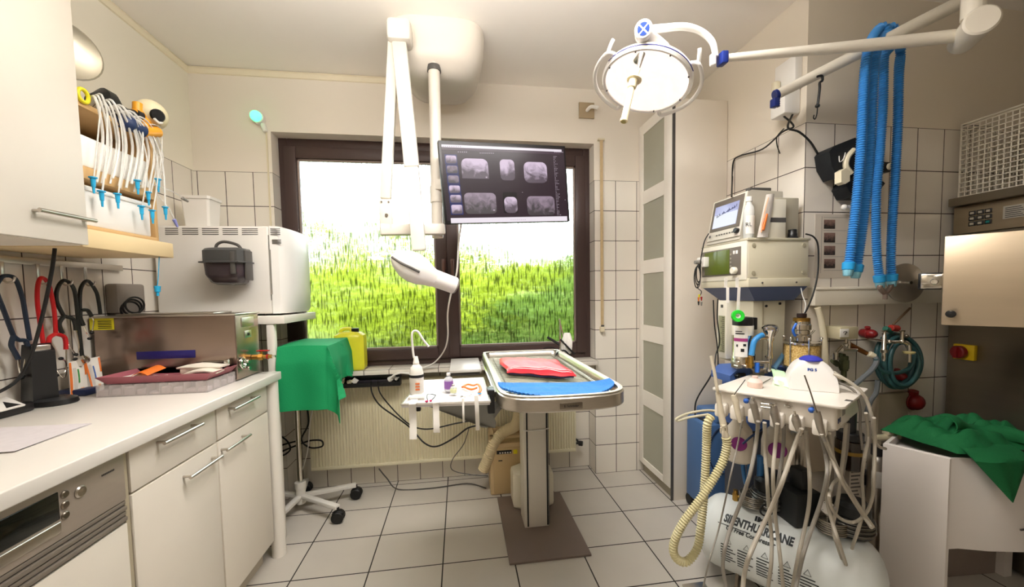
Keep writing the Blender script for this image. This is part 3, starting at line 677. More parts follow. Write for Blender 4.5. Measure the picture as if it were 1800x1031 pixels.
b.sheet(lambda u, v: V((-1.07+.12*u, -.855+.05*v, .968+.01*math.sin(PI*u)+.004*v)), 8, 4, .005); b.box(-1.12, -.99, -.80, -.745, .955, .984, .008)
one(b, 'folded_gauze', mat('gauze', '#e8e0d2', .9, bump=.3), 'folded cream gauze pieces at the back of the pink tray', 'gauze')
b = MB(); b.box(-1.09, -.975, -.715+.0, -.709, .975, .99); b.box(-.99, -.972, -.74, -.715, .95, 1.0, .004)
one(b, 'metal_clamp', M_CHROME, 'small metal clamp between pink tray and steel tank', 'clamp')

# ---- autoclave on its shelf
ay0, ay1, az0, az1 = -.37, -.03, 1.175, 1.622
t = thing('autoclave_shelf', 'white shelf board on a post carrying the autoclave', 'shelf', (-1.2, -.2, 1.13))
b = MB(); b.box(XL+.002, -.875, -.43, -.004, 1.125, 1.165, .003); b.build('board', M_WHITE, t)
b = MB(); b.box(-.965, -.93, -.425, -.39, .0, 1.125, .004); b.build('post', M_WHITE, t)
t = thing('autoclave', 'large white tabletop autoclave with rows of vent slots', 'autoclave', (-1.2, -.2, 1.165))
M_AC = mat('autoclave_enamel', '#ebe8e2', .35)
b = MB(); b.box(-1.485, -.955, ay0, ay1, az0, az1, .012, 3); b.build('housing', M_AC, t)
b = MB(); prof = [(-.953, 0), (-.915, .004), (-.89, .03), (-.872, .12), (-.868, .2), (-.876, .3), (-.895, .335), (-.953, .34)]
def ring(z, s): return [V((-.953+(x+.953)*s, ay0+y, z)) for x, y in prof]
b.rings([ring(az0, .8), ring(az0+.02, .95), ring(az0+.12, 1.0), ring(az1-.12, 1.0), ring(az1-.03, .93), ring(az1, .72)]); fr_ = b.build('door', mat('autoclave_door', '#f4f3ef', .3), t)
b = MB(); b.box(-.958, -.95, ay0-.002, ay1, az0+.1, az1-.12); b.build('door_seam', M_GREY, fr_)
b = MB()
z1s = P(400, 405, Y=ay0).z
for (xa, xb) in ((290, 313), (320, 348), (355, 384), (391, 418), (425, 453), (475, 492)):
    for k in range(4):
        a = P(xa, 400, Y=ay0).x; c = P(xb, 400, Y=ay0).x; b.box(a, c, ay0-.0012, ay0+.001, z1s+.008-.0095*k, z1s+.0115-.0095*k)
for k in range(4): b.box(P(478, 420, Y=ay0).x, P(494, 420, Y=ay0).x, ay0-.0012, ay0+.001, P(480, 428, Y=ay0).z+.006*k, P(480, 428, Y=ay0).z+.003+.006*k)
b.build('vent_slots', M_DGREY, t)
b = MB()
x0 = P(473, 450, Y=ay0).x; x1 = P(483, 526, Y=ay0).x; za = P(473, 413, Y=ay0).z; zb = P(483, 527, Y=ay0).z
b.box(x0, x0+.002, ay0-.0008, ay0+.001, zb, za); b.box(x0, -.958, ay0-.0008, ay0+.001, za-.001, za+.001); b.box(x0, -.958, ay0-.0008, ay0+.001, zb-.001, zb+.001); b.build('side_panel_seam', M_DGREY, t)
b = MB(); b.box(-1.45, -1.40, ay0+.02, ay0+.06, 1.165, az0); b.box(-1.0, -.95, ay0+.02, ay0+.06, 1.165, az0); b.box(-1.45, -1.4, ay1-.06, ay1-.02, 1.165, az0); b.box(-1.0, -.95, ay1-.06, ay1-.02, 1.165, az0); b.build('foot', M_BLACK, t)
b = MB(); c = V((-1.36, -.2, az1)); b.rings([[c+V((sx_*w_, sy_*w_*.8, h)) for sx_, sy_ in ((-1, -.85), (-.85, -1), (.85, -1), (1, -.85), (1, .85), (.85, 1), (-.85, 1), (-1, .85))] for w_, h in ((.058, 0), (.068, .16), (.074, .16), (.074, .175), (.066, .175), (.05, .02))])
one(b, 'white_bucket', M_WHITE2, 'white plastic bucket standing on top of the autoclave', 'bucket')
# dark container hung on the autoclave side
t = thing('dark_container', 'dark grey lidded container with handle on the autoclave side', 'container', P(397, 500, Y=-.43))
a = P(360, 470, Y=-.45); c = P(432, 470, Y=-.45); zt = P(395, 436, Y=-.45).z; zm = P(395, 462, Y=-.45).z; zb = P(395, 500, Y=-.45).z
cx = (a.x+c.x)/2; hw = (c.x-a.x)/2
def rr(w_, d_, z, yb=ay0-.002): return [V((cx+w_*x, yb-d_*(1-y)/2, z)) for x, y in ((-1, .7), (-.85, 1), (.85, 1), (1, .7), (1, -.6), (.8, -1), (-.7, -1), (-1, -.7))]
b = MB(); b.rings([rr(hw*.55, .07, zb), rr(hw*.75, .09, zb+.012), rr(hw*.92, .105, zb+.05), rr(hw*.95, .11, zm)]); b.build('bowl', mat('smoky_brown_plastic', '#4c4246', .15, coat=.5), t)
b = MB(); b.rings([rr(hw*1.12, .125, zm), rr(hw*1.12, .125, zm+.006), rr(hw*.98, .112, zm+.008), rr(hw*.98, .112, zt-.012), rr(hw*.9, .1, zt), rr(hw*.7, .08, zt+.004)]); ld = b.build('lid', mat('charcoal_plastic', '#4f5050', .4), t)
b = MB(); yb = ay0-.06; b.tube([(cx-hw*.55, yb, zt), (cx-hw*.45, yb, zt+.022), (cx-hw*.1, yb, zt+.034), (cx+hw*.5, yb, zt+.02), (cx+hw*.7, yb, zt)], .007, 8); b.build('handle', M_DGREY, ld)
b = MB(); b.box(cx+hw*.45, cx+hw*.7, ay0-.12, ay0-.108, zb+.05, zt-.02, .004); b.box(cx+hw*.98, cx+hw*1.1, ay0-.09, ay0-.03, zb+.02, zt-.01, .004); b.build('latch', M_DGREY, ld)
# something dark on the wall between rack and autoclave, cable coil behind the tank
b = MB(); b.box(XL+.002, -1.46, -.62, -.47, 1.2, 1.33, .01)
one(b, 'wall_box', mat('taupe_plastic', '#8e857c', .5), 'dark taupe box on the tiles behind the steel tank', 'box')
b = MB(); c = V((-1.46, -.56, 1.215))
for k in range(3): b.tube([c+V((.01*k, .05*math.cos(q), .035*math.sin(q)+.01*k)) for q in [2*PI*i/12 for i in range(12)]], .004, 6, 3, closed=True)
one(b, 'coiled_cable', M_BLACK, 'coiled black cable behind the steel tank', 'cable')
# green glowing lamp on the back wall
t = thing('indicator_lamp', 'small wall lamp glowing green left of the window', 'lamp', P(449, 215, Y=-.03))
c = P(449, 203, Y=-.05); b = MB(); b.lathe([(.03, -.012), (.03, 0), (.026, .01), (.014, .02), (.001, .022)], c, (.1, -1, 0), 24); b.build('lens', mat('green_lens', '#9dffce', .3, emit='#3dff8e', es=1.6), t)
b = MB(); b.cyl(V((c.x, 0, c.z)), c+V((0, .012, 0)), .034, bv=.004); b.cyl((c.x+.02, -.015, c.z-.03), (c.x+.035, -.015, c.z-.075), .014, bv=.003); b.build('housing', M_WHITE2, t)
b = MB(); b.box(c.x+.03, c.x+.037, -.008, 0, 1.62, c.z-.06); b.build('conduit', M_CREAM, t)
# ================================================================ below and around the window
M_RAD = mat('radiator_enamel', '#e9e2c4', .4)
t = thing('radiator', 'long cream ribbed radiator below the window', 'radiator', (-.1, .07, .15))
rx0, rx1, rz0, rz1 = -.955, .775, .155, .715
b = MB(); n = int((rx1-rx0)/.0185); pts = []
for i in range(n):
    x = rx0+(rx1-rx0)*i/n; w_ = (rx1-rx0)/n
    pts += [(x, .032), (x+.25*w_, .040), (x+.4*w_, .040), (x+.65*w_, .032)]
ring = lambda z: [V((x, y, z)) for x, y in pts]+[V((rx1, .032, z)), V((rx1, .048, z)), V((rx0, .048, z))]
b.rings([ring(rz0+.02), ring(rz1-.025)]); b.build('ribbed_panel', M_RAD, t, smooth=False)
b = MB(); b.box(rx0, rx1, .030, .1, rz1-.027, rz1, .003); b.box(rx0, rx1, .030, .1, rz0, rz0+.022, .003); b.box(rx0-.003, rx0+.012, .031, .1, rz0, rz1, .003); b.box(rx1-.012, rx1+.003, .031, .1, rz0, rz1, .003); b.build('edge_rail', M_RAD, t)
b = MB(); b.box(rx0+.02, rx1-.02, .085, .1, rz0+.02, rz1-.02); b.build('rear_panel', M_RAD, t)
for x in (rx0+.25, rx1-.25):
    b = MB(); b.box(x-.02, x+.02, .098, YN, rz0+.1, rz1-.05); b.build('bracket', M_RAD, t)
b = MB(); b.cyl((rx1, .06, .2), (rx1+.035, .06, .2), .008); b.cyl((rx1+.03, .06, .2), (rx1+.055, .045, .2), .018, bv=.003); b.cyl((rx1+.035, .06, .2), (rx1+.035, YN, .2), .008); b.build('valve', M_BLACKP, t)

# black power strip channel with plugs
t = thing('power_strip', 'black power strip channel with plugs between radiator and window sill', 'power strip', (-.5, -.03, .72))
px0, px1 = P(588, 670, Y=-.04).x, P(704, 660, Y=-.04).x
b = MB(); b.box(px0-.13, px1, -.055, -.05, .700, .722); b.box(px0-.13, px1, -.06, -.006, .697, .702); b.box(px0-.13, px1, -.01, -.004, .70, .765); b.box(px1-.006, px1, -.06, -.004, .70, .765); b.box(px0-.13, px1, -.055, -.006, .762, .767); b.build('channel', M_BLACKP, t)
b = MB(); b.box(px0-.1, px1-.04, -.04, -.012, .703, .735, .004); b.build('socket_strip', mat('dark_socket', '#26222a', .4), t)
def plug(x, y, r, m, tilt):
    b = MB(); c = P(x, y, Y=-.04); d = V((tilt, -.3, .5)).normalized(); b.cyl(c, c+d*r*1.5, r, r*.8, 16, .003); b.cyl(c+d*r*1.4, c+d*r*2.6, r*.35); b.build('plug', m, t)
plug(600, 672, .016, M_CREAM, .4); plug(612, 672, .015, M_CREAM, 1.)
b = MB(); M = Matrix.Translation(P(624, 669, Y=-.045)) @ Matrix.Rotation(.7, 4, 'Y'); b.box(-.016, .016, -.008, .008, -.016, .016, .003, M=M); b.build('plug', M_WHITE2, t)
plug(684, 667, .018, M_WHITE2, .8); plug(695, 666, .012, M_WHITE2, .9)
b = MB(); b.tube([P(686, 665, Y=-.06), P(694, 658, Y=-.07), P(706, 655, Y=-.08), P(722, 656, Y=-.1), P(740, 650, Y=-.08)], .006, 8)
one(b, 'plug_cable', M_WHITE2, 'white cable running from the power strip along the sill', 'cable')
for lb, pts in (('longer black cable looping from power strip down past the radiator', [(652, 668), (654, 690), (668, 712), (700, 735), (722, 752), (746, 778), (768, 784), (800, 768), (822, 752), (842, 747)]),
                ('shorter black cable from power strip crossing below the instrument tray', [(664, 668), (668, 690), (690, 718), (715, 742), (735, 752), (760, 753), (800, 744), (835, 738)])):
    b = MB(); b.tube([P(x, y, Y=(-.06 if i < 2 else -.06-.5*i/len(pts))) for i, (x, y) in enumerate(pts)], .0045 if 'longer' in lb else .004, 8)
    one(b, 'black_cable', M_BLACK, lb, 'cable')
b = MB(); b.tube([P(825, 750, Y=-.1), P(815, 780, Y=-.03), P(795, 808, Y=-.02), P(796, 826, Y=-.02), P(830, 834, Y=-.03), P(858, 836, Y=-.05)], .003, 6)
one(b, 'grey_cable', M_DGREY, 'thin grey cable hanging by the beige suction unit', 'cable')
b = MB(); b.tube([P(666, 823, Y=.02), P(680, 840, Y=.0)+V((0, 0, .0)), V((-.42, -.0, .006)), V((-.2, -.02, .006)), V((.02, -.0, .006)), V((.14, -.08, .006))], .004, 6)
one(b, 'floor_cable', M_DGREY, 'grey cable lying on the floor along the wall below the radiator', 'cable')

# yellow canister, jar, scale
def canister(name, c, sx_, sy_, h, m, lb, cap, capm, fill=None, cat='canister'):
    t = thing(name, lb, cat, c); c = V(c)
    o8 = ((-1, -.7), (-.7, -1), (.7, -1), (1, -.7), (1, .7), (.7, 1), (-.7, 1), (-1, .7))
    rg = lambda k, z: [c+V((x*sx_*k, y*sy_*k, z)) for x, y in o8]
    b = MB(); b.rings([rg(.88, 0), rg(.97, h*.03), rg(1, h*.1), rg(1, h*.78), rg(.96, h*.86), rg(.7, h*.93), rg(.4, h*.95)]); b.build('body', m, t)
    b = MB(); b.cyl(c+V((cap*sx_, 0, h*.93)), c+V((cap*sx_, 0, h*1.03)), sx_*.26, bv=.002); b.build('cap', capm, t)
    b = MB(); b.tube([c+V((-sx_*.7*(1 if cap > 0 else -1), 0, h*.88)), c+V((-sx_*.55*(1 if cap > 0 else -1), 0, h*1.0)), c+V((-sx_*.0, 0, h*1.02)), c+V((sx_*.1, 0, h*.94))], sy_*.2, 8); b.build('handle', m, t)
    return t
M_YCAN = mat('yellow_canister', '#f2ec3c', .3, var=.2, vscale=8)
canister('yellow_canister', (-.68, .0, .801), .088, .055, .25, M_YCAN, 'bright yellow canister on the sill behind the green drape', .35, M_BLACKP)
canister('small_jar', (-.93, .0, .801), .05, .04, .17, mat('amber_jar', '#b7a23a', .3), 'small amber jar at the left end of the window sill', 0, M_WHITE2)
t = thing('tabletop_scale', 'flat white scale platform on the sill beside the operating table', 'scale', (.03, -.16, .8))
b = MB(); b.box(-.065, .115, -.345, .04, .818, .836, .004); b.build('platform', M_WHITE2, t)
b = MB(); b.box(-.055, .105, -.335, .03, .8, .818, .002); b.build('base', M_DGREY, t)

# ---- draped instrument stand
M_DRAPE = mat('green_drape', '#0f9a5e', .75, var=.1, bump=.25, bscale=180)
M_STANDW = mat('stand_enamel', '#e6e3dc', .4)
t = thing('draped_stand', 'five-castor instrument stand standing under a green cloth', 'stand', (-.97, -.15, 0))
H = V((-.955, -.14, 0))
b = MB(); b.cyl(H+Z3*.13, H+Z3*.985, .0135); b.build('pole', M_CHROME, t)
b = MB(); b.cyl(H+Z3*.62, H+Z3*.655, .02, bv=.003); b.cyl(H+V((-.005, -.0, .635)), H+V((-.06, -.03, .635)), .006); b.ball(H+V((-.068, -.034, .635)), .018, 12); b.build('height_knob', M_BLACKP, t)
b = MB(); b.cyl(H+Z3*.045, H+Z3*.165, .026, bv=.003); b.cyl(H+Z3*.135, H+Z3*.175, .03, bv=.003); b.build('hub', M_STANDW, t)
for k, tp in enumerate(((-.665, -.055), (-.70, -.30), (-1.005, .07), (-1.16, -.06), (-1.0, -.42))):
    tp = V((*tp, .085)); b = MB(); b.plank(H+Z3*.09, tp, .032, .022, bv=.004); lg = b.build('leg', M_STANDW, t)
    b = MB(); q = V((tp.x, tp.y, 0)); s = 1.0
    b.cyl(q+V((0, 0, .06)), q+V((0, 0, .085)), .007); b.ball(q+V((0, 0, .045)), (.034, .026, .026), 14)
    for sg in (-1, 1): b.cyl(q+V((0, sg*.010, .033)), q+V((0, sg*.026, .033)), .033, bv=.004)
    b.build('castor', M_BLACK, lg)
b = MB(); b.box(-.985, -.69, -.38, -.04, .985, 1.0, .004); b.build('table_plate', M_STEEL, t)
Xe, Ye, Zt = -.685, -.405, 1.004
def drape(u, v):
    cx_ = -.925+u*.515; cy_ = -.03-v*.70            # cloth coordinates measured along the cloth
    a = max(0, cx_-Xe); c = max(0, Ye-cy_); x = min(cx_, Xe); y = max(cy_, Ye)
    m = min(a, c); dr = max(a, c)+.25*m
    dr = min(dr, .42)
    if c > a:   # front fall
        f = .014*math.sin(26*cx_+1)*min(1, c*5); x2 = x+.30*m+.02*min(1, a*9); y2 = y-.018*min(1, c*12)-.012*c-f-.35*m
    else:
        f = .012*math.sin(30*cy_)*min(1, a*5); x2 = x+.02*min(1, a*12)+.10*a+f+.28*m; y2 = y-.38*m-.01
    return V((x2, y2, Zt-dr+.003*math.sin(17*cx_+9*cy_)))
def dr2(u, v):
    p = drape(u*.86, v*1.0); return p
b = MB(); b.sheet(dr2, 44, 48, .003)
one(b, 'green_drape', M_DRAPE, 'green surgical cloth draped over the castor stand by the window', 'cloth')
b = MB(); b.sheet(lambda u, v: V((-.72+(.14*u if u < .3 else .042+.05*(u-.3))+.02*u*math.sin(6*v), -.235+.19*v+.012*math.sin(5*v+3*u), 1.0+.004-(0 if u < .25 else (u-.25)*.26)-.05*u*v)), 20, 12, .003)
one(b, 'green_drape', M_DRAPE, 'second green cloth folded out over the right edge of the stand', 'cloth')

# cables by the stand
for lb, m, pts, r in (('black cable looping beside the stand pole in the corner', M_BLACK, [(540, 716), (542, 745), (530, 772), (545, 786), (566, 784), (565, 774), (545, 774), (522, 782), (498, 792), (488, 798)], .005),
                      ('thin white cable hanging beside the stand', M_WHITE2, [(552, 712), (545, 740), (541, 790), (530, 830), (527, 850)], .0035),
                      ('second black cable curving left of the stand pole', M_BLACK, [(488, 762), (505, 775), (510, 790), (495, 800), (490, 785), (520, 775)], .005)):
    b = MB(); b.tube([P(x, y, Y=-.03+.003*i) for i, (x, y) in enumerate(pts)], r, 7); one(b, 'cable', m, lb, 'cable')

# ---- wall details right of the window
t = thing('shutter_strap', 'beige roller shutter strap on the tiles right of the window', 'strap', P(1056, 578, Y=0))
xa = P(1057, 400, Y=-.01).x; zt_ = P(1057, 246, Y=-.01).z; zb_ = P(1057, 575, Y=-.01).z
b = MB(); b.box(xa-.010, xa+.010, -.02, -.017, zb_, zt_); b.build('strap', mat('strap_webbing', '#c9b188', .8, var=.15, vscale=40), t)
b = MB(); b.box(xa-.022, xa+.022, -.024, 0, zt_-.005, zt_+.008, .002); b.box(xa-.013, xa+.013, -.03, 0, zb_-.03, zb_+.006, .003); b.build('guide', M_CREAM, t)
b = MB(); b.cyl((xa-.009, -.026, zb_+.012), (xa+.009, -.026, zb_+.012), .006); b.build('roller', M_DGREY, t)
t = thing('pipe_outlet', 'beige square wall plate with white pipe elbow', 'outlet', P(1031, 194, Y=0))
a, c = P(1018, 179, Y=-.012), P(1045, 208, Y=-.012); b = MB(); b.box(a.x, c.x, -.012, 0, c.z, a.z, .002); b.build('plate', mat('taupe_plate', '#b19e80', .5), t)
c = P(1033, 193, Y=-.02); b = MB(); b.tube([c+Y3*.02, c-Y3*.01, c+V((.012, -.03, .006)), c+V((.035, -.05, -.004)), c+V((.05, -.055, -.012))], .011, 10); b.build('elbow', M_WHITE2, t)

# ================================================================ operating table
tz = .9
t = thing('operating_table', 'steel veterinary operating table with basin top on square column', 'table', (.38, -.5, 0))
b = MB(); b.box(.2, .595, -.792, -.21, 0, .012, .003); b.build('base_plate', mat('brown_grey_base', '#7a6b62', .45, var=.12), t)
M_COLW = mat('column_panel', '#e2dcd0', .35)
cx0, cx1, cy0, cy1 = .315, .447, -.545, -.41
b = MB(); b.box(cx0, cx1, cy0, cy1, .012, .765, .004); b.build('column', M_COLW, t)
b = MB()
for x in (cx0+.018, cx1-.007): b.box(x-.004, x+.004, cy0-.003, cy0+.001, .02, .765, .001)
b.box(cx1-.001, cx1+.003, cy0+.004, cy0+.012, .02, .765, .001)
b.box(cx0-.006, cx1+.006, cy0-.006, cy1+.006, .762, .776, .003); b.build('black_seam', M_BLACK, t)
b = MB(); b.box(cx0+.012, cx1-.012, cy0+.012, cy1-.012, .776, .852, .003); b.build('inner_column', M_COLW, t)
b = MB(); b.tube([(cx0-.004, cy0-.004, .545), (cx0+.03, cy0-.006, .538), (cx1-.03, cy0-.006, .541), (cx1+.004, cy0-.003, .545)], .003, 6, 4); b.build('cable_tie', M_WHITE2, t)
TX0, TX1, TYB, TYS, TYE = .128, .606, -.17, -1.06, -1.235
def outline(g, z):
    p = []; x0, x1 = TX0+g, TX1-g; xm = (x0+x1)/2; hw = (x1-x0)/2; n = 22
    for r_, (cx, cy, a0) in ((.03, (x1-.03, TYB-g-.03, 0)), (.03, (x0+.03, TYB-g-.03, PI/2))):
        for k in range(5): a = a0+PI/2*k/4; p.append(V((cx+r_*math.cos(a), cy+r_*math.sin(a), z)))
    for k in range(n+1):
        a = PI+PI*k/n; e = .62; c_, s_ = math.cos(a), math.sin(a)
        p.append(V((xm+hw*math.copysign(abs(c_)**e, c_), TYS-(abs(s_)**e)*(TYS-TYE-g), z)))
    return p
b = MB(); b.rings([outline(.004, tz-.05), outline(0, tz-.045), outline(0, tz-.004), outline(.004, tz), outline(.016, tz+.001), outline(.02, tz-.004), outline(.026, tz-.03), outline(.03, tz-.032)]); rimo = b.build('basin', M_STEEL, t)
b = MB(); b.rings([outline(.006, tz+.0005), outline(.004, tz+.006), outline(.012, tz+.008), outline(.019, tz+.004)], caps=False); b.build('lip', mat('cream_lip', '#ded7c4', .35), rimo)
b = MB(); b.rings([outline(.031, tz-.0315), outline(.031, tz-.029)]); b.build('basin_floor', mat('basin_floor', '#cdcdb8', .25, var=.06), rimo)
b = MB(); n = 46
for i in range(n):
    y = TYB-.06-(i/(n-1))*.95; b.cyl((TX0+.04, y, tz-.018), (TX1-.04, y, tz-.018), .0012, n=6)
for x in (TX0+.06, TX1-.06, (TX0+TX1)/2): b.box(x-.002, x+.002, TYB-1.0, TYB-.06, tz-.026, tz-.02)
o = b.build('floor_grid', mat('grid_wire', '#7d7a68', .35, .3), rimo)
p0 = P(1003, 714, Y=TYE); b = MB(); b.box(.33, .41, TYE-.0025, TYE+.02, tz-.040, tz-.017, .002); lp = b.build('name_plate', M_STEELD, rimo)
text('E. Schröder', .011, (.37, TYE-.0032, tz-.0285), X3, Z3, M_INK, 'plate_lettering', rimo)
b = MB(); b.tube([(.40, -.45, .82), (.47, -.46, .80), (.51, -.5, .72), (.56, -.5, .655), (.62, -.5, .70), (.64, -.46, .84)], .011, 9); b.build('hose', M_BLACK, t)
b = MB(); b.box(.26, .50, -.75, -.35, tz-.055, tz-.048, .002); b.box(.3, .46, -.58, -.38, tz-.052, tz-.045); b.build('support_frame', M_STEELD, t)
b = MB(); b.cyl((.565, -1.06, tz-.075), (.565, -1.06, tz-.05), .006); b.build('lock_pin', M_BLACK, t)
b = MB(); b.box(.117, .128, -1.05, -.3, tz-.035, tz-.015, .003); b.box(.108, .118, -1.0, -.96, tz-.085, tz-.01, .003); b.build('side_rail', M_CHROME, t)
b = MB(); b.box(.608, .618, -1.05, -.3, tz-.035, tz-.015, .003); b.build('side_rail', M_CHROME, t)
# mats
M_MAT = mat('blue_mat', '#2f7fd8', .5, var=.1, vscale=6, bump=.9, bscale=7, aniso=(45, 1, 1))
wv = MB()
def matf(u, v):
    xm = (TX0+TX1)/2; y = TYE+.012+v*.20
    s = max(0., (TYS-y)/(TYS-TYE)); s = min(1, s); hw = (TX1-TX0)/2*((1-s**(1/.62*1.0))**.62 if s > 0 else 1)-.012
    x = xm+(2*u-1)*hw; e = abs(2*u-1)
    return V((x, y, tz+.004+.006*math.sin(5*u)+.012*e**4*v-.006*math.exp(-((u-.5)*3)**2)+.0018*math.sin(120*v)))
wv.sheet(matf, 50, 60, .006)
one(wv, 'blue_mat', M_MAT, 'blue ribbed mat across the near end of the operating table', 'mat')
b = MB()
def redf(u, v):
    A, B_, C_, D = V((.205, -.78, 0)), V((.49, -.92, 0)), V((.50, -.55, 0)), V((.20, -.42, 0))
    p = A.lerp(B_, u).lerp(D.lerp(C_, u), v); e = math.sin(PI*u)**.3*math.sin(PI*v)**.3
    return p+V((.006*math.sin(8*v), .012*math.sin(7*u), tz+.0+.026*e+.0016*math.sin(22*u+6*v)+.0012*math.sin(15*v)))
b.sheet(redf, 30, 24, .004)
t2 = thing('red_cushion', 'red plastic cushion with white creases in the middle of the operating table', 'cushion', (.35, -.67, .9))
b.build('cover', mat('red_vinyl', '#e02a38', .38), t2)
b = MB(); b.sheet(lambda u, v: redf(.03+.94*u, .03+.94*v)-Z3*(.012+.008*math.sin(PI*u)), 20, 16, .008); b.build('navy_underside', mat('navy_vinyl', '#241f5a', .4), t2)
for k, off in enumerate((.06, .13)):
    b = MB(); b.tube([redf(u/10, off+.02*math.sin(u*1.3))+Z3*.002 for u in range(11)], .0026, 6, 3, flat=.4); b.build('white_crease', mat('white_vinyl', '#f6dfe0', .3), t2)

# hose bundle and white wrap at the far right corner of the table
b = MB(); q = P(992, 605, Y=-.2)
b.tube([P(1003, 625, Y=-.22), P(990, 610, Y=-.2), P(975, 600, Y=-.18), P(962, 592, Y=-.17)], .008, 8); b.tube([P(1010, 622, Y=-.25), P(1000, 612, Y=-.24), P(985, 596, Y=-.22)], .006, 8)
b.tube([P(974, 630, Y=-.24), P(980, 620, Y=-.24), P(993, 616, Y=-.24), P(1005, 630, Y=-.24)], .005, 8); b.tube([P(955, 612, Y=-.14), P(968, 610, Y=-.15), P(985, 616, Y=-.18)], .004, 7)
one(b, 'black_hoses', M_BLACK, 'bundle of short black hoses at the far corner of the operating table', 'hose')
b = MB(); c = P(997, 603, Y=-.21)
def wr(u, v):
    a = 2*PI*u; r = .022*(.35+math.sin(PI*(.1+.8*v)))*(1+.28*math.sin(5*a)+.15*math.sin(9*a+5*v)); return c+V((r*math.cos(a), r*.7*math.sin(a), -.075+.14*v))
b.sheet(wr, 36, 14)
one(b, 'white_wrap', mat('white_film', '#f5f3ee', .4), 'crumpled white wrap standing at the far corner of the operating table', 'wrap')
b = MB(); b.cyl(P(997, 622, Y=-.2), P(983, 560, Y=-.2)+V((0, 0, 0)), .004); b.cyl(P(985, 628, Y=-.2), P(984, 562, Y=-.2), .005)
one(b, 'steel_rods', M_CHROME, 'two thin steel rods upright at the far corner of the operating table', 'rod')

# ---- side instrument tray
t = thing('side_tray', 'white side tray with steel rim on a grey bracket beside the table', 'tray', (-.05, -.95, .88))
c0, c1, c2, c3 = P(706, 711, Z=.88), P(861, 706, Z=.88), P(849, 664, Z=.88), P(741, 669, Z=.88)
cc = (c0+c1+c2+c3)/4
sc = lambda k, z: [cc.lerp(p, k)+Z3*z for p in (c0, c1, c2, c3)]
b = MB(); b.rings([sc(.96, -.012), sc(1, -.01), sc(1.01, .002), sc(1, .004), sc(.965, .003), sc(.95, -.004)]); b.build('plate', mat('tray_enamel', '#e9e6e6', .22), t)
b = MB()
for p, q in ((c0, c1), (c1, c2), (c2, c3), (c3, c0)): b.cyl(p, q, .0045, n=8)
b.build('rim', M_STEEL, t)
M_BR = mat('grey_bracket', '#8d8c86', .45)
b = MB(); b.prism([P(748, 712, Y=-1.0), P(857, 707, Y=-1.0), P(872, 742, Y=-.96), P(870, 752, Y=-.95), P(840, 747, Y=-.98)], (0, .02, 0)); b.build('bracket', M_BR, t)
b = MB(); b.plank(P(850, 745, Y=-.95), (.30, -.50, .80), .03, .03); b.build('arm', M_BR, t)
b = MB(); b.box(-.16, -.145, -1.13, -1.1, .85, .868, .003); b.build('clamp', M_BLACKP, t)
b = MB(); b.box(.095, .122, -1.08, -1.02, .81, .9, .004); b.build('clamp', M_BLACKP, t)
# strips hanging from the tray edge
for k, (xt, yt, xb, yb, w_) in enumerate(((725, 709, 727, 770, .024), (766, 708, 768, 758, .021), (814, 700, 815, 741, .007), (837, 694, 840, 756, .014))):
    a = P(xt, yt, Y=-1.16); c = P(xb, yb, Y=-1.165); b = MB()
    n_ = 10
    b.sheet(lambda u, v: V((a.x+(c.x-a.x)*v+(u-.5)*w_, -1.165+.008*math.sin(4*v+k)-.003, a.z+(c.z-a.z)*v)), 3, n_, .0008)
    b.box(a.x-w_/2, a.x+w_/2, -1.16, -1.10, .8855, .8868)
    one(b, 'tape_strip', M_PAPER, ['widest white paper strip hanging at the left of the side tray', 'second wide white strip hanging from the side tray front', 'narrowest white strip hanging from the side tray front', 'white strip hanging from the right end of the side tray'][k], 'strip', 'strips hanging from the side tray')
# wash bottle
t = thing('wash_bottle', 'white squeeze wash bottle with bent spout on the side tray', 'bottle', (-.14, -.98, .885))
c = P(733, 690, Z=.885); b = MB(); b.lathe([(.024, 0), (.027, .004), (.027, .075), (.022, .098), (.012, .11), (.012, .118)], c, n=24); b.build('body', mat('milky_plastic', '#efece4', .3, alpha=.9), t)
b = MB(); b.cyl(c+Z3*.115, c+Z3*.14, .012, .007, 16); b.build('cap', M_WHITE2, t)
b = MB(); yb = c.y; b.tube([c+Z3*.13, P(727, 625, Y=yb), P(724, 592, Y=yb), P(727, 582, Y=yb), P(735, 583, Y=yb), P(744, 597, Y=yb), P(754, 609, Y=yb)], .0042, 8); b.build('spout', M_WHITE2, t)
b = MB(); b.lathe([(.0274, .062), (.0278, .0625), (.0278, .072), (.0274, .0725)], c, n=24); b.build('black_label', M_INK, t)
b = MB()
for k in range(3): b.box(c.x-.002, c.x+.014, c.y-.0285, c.y-.027, c.z+.016+.011*k, c.z+.022+.011*k)
b.build('orange_print', mat('orange_print', '#d9743e', .6), t)
# vials
def vial(cx_, cy_, r, h, lb, lm, capm):
    t = thing('vial', lb, 'vial', V((cx_, cy_, .885))); c = V((cx_, cy_, .885))
    b = MB(); b.lathe([(r*.9, 0), (r, .002), (r, h*.6), (r*.85, h*.72), (r*.38, h*.8), (r*.38, h*.88)], c, n=20); b.build('glass', mat('vial_glass', '#e9f0ee', .05, alpha=.45, var=0), t)
    b = MB(); b.lathe([(r*1.02, h*.12), (r*1.03, h*.13), (r*1.03, h*.55), (r*1.02, h*.56)], c, n=20); b.build('label_band', lm, t)
    b = MB(); b.cyl(c+Z3*h*.86, c+Z3*h, r*.45, bv=.001); b.build('cap', capm, t)
q = P(789, 686, Z=.885); vial(q.x, q.y, .017, .07, 'clear glass vial with purple label on the side tray', mat('purple_label', '#8d5fa8', .5), M_WHITE2)
q = P(797, 691, Z=.885); vial(q.x, q.y, .012, .035, 'short pale vial in front of the purple labelled one', mat('pale_green_label', '#d8dcae', .5), M_STEEL)
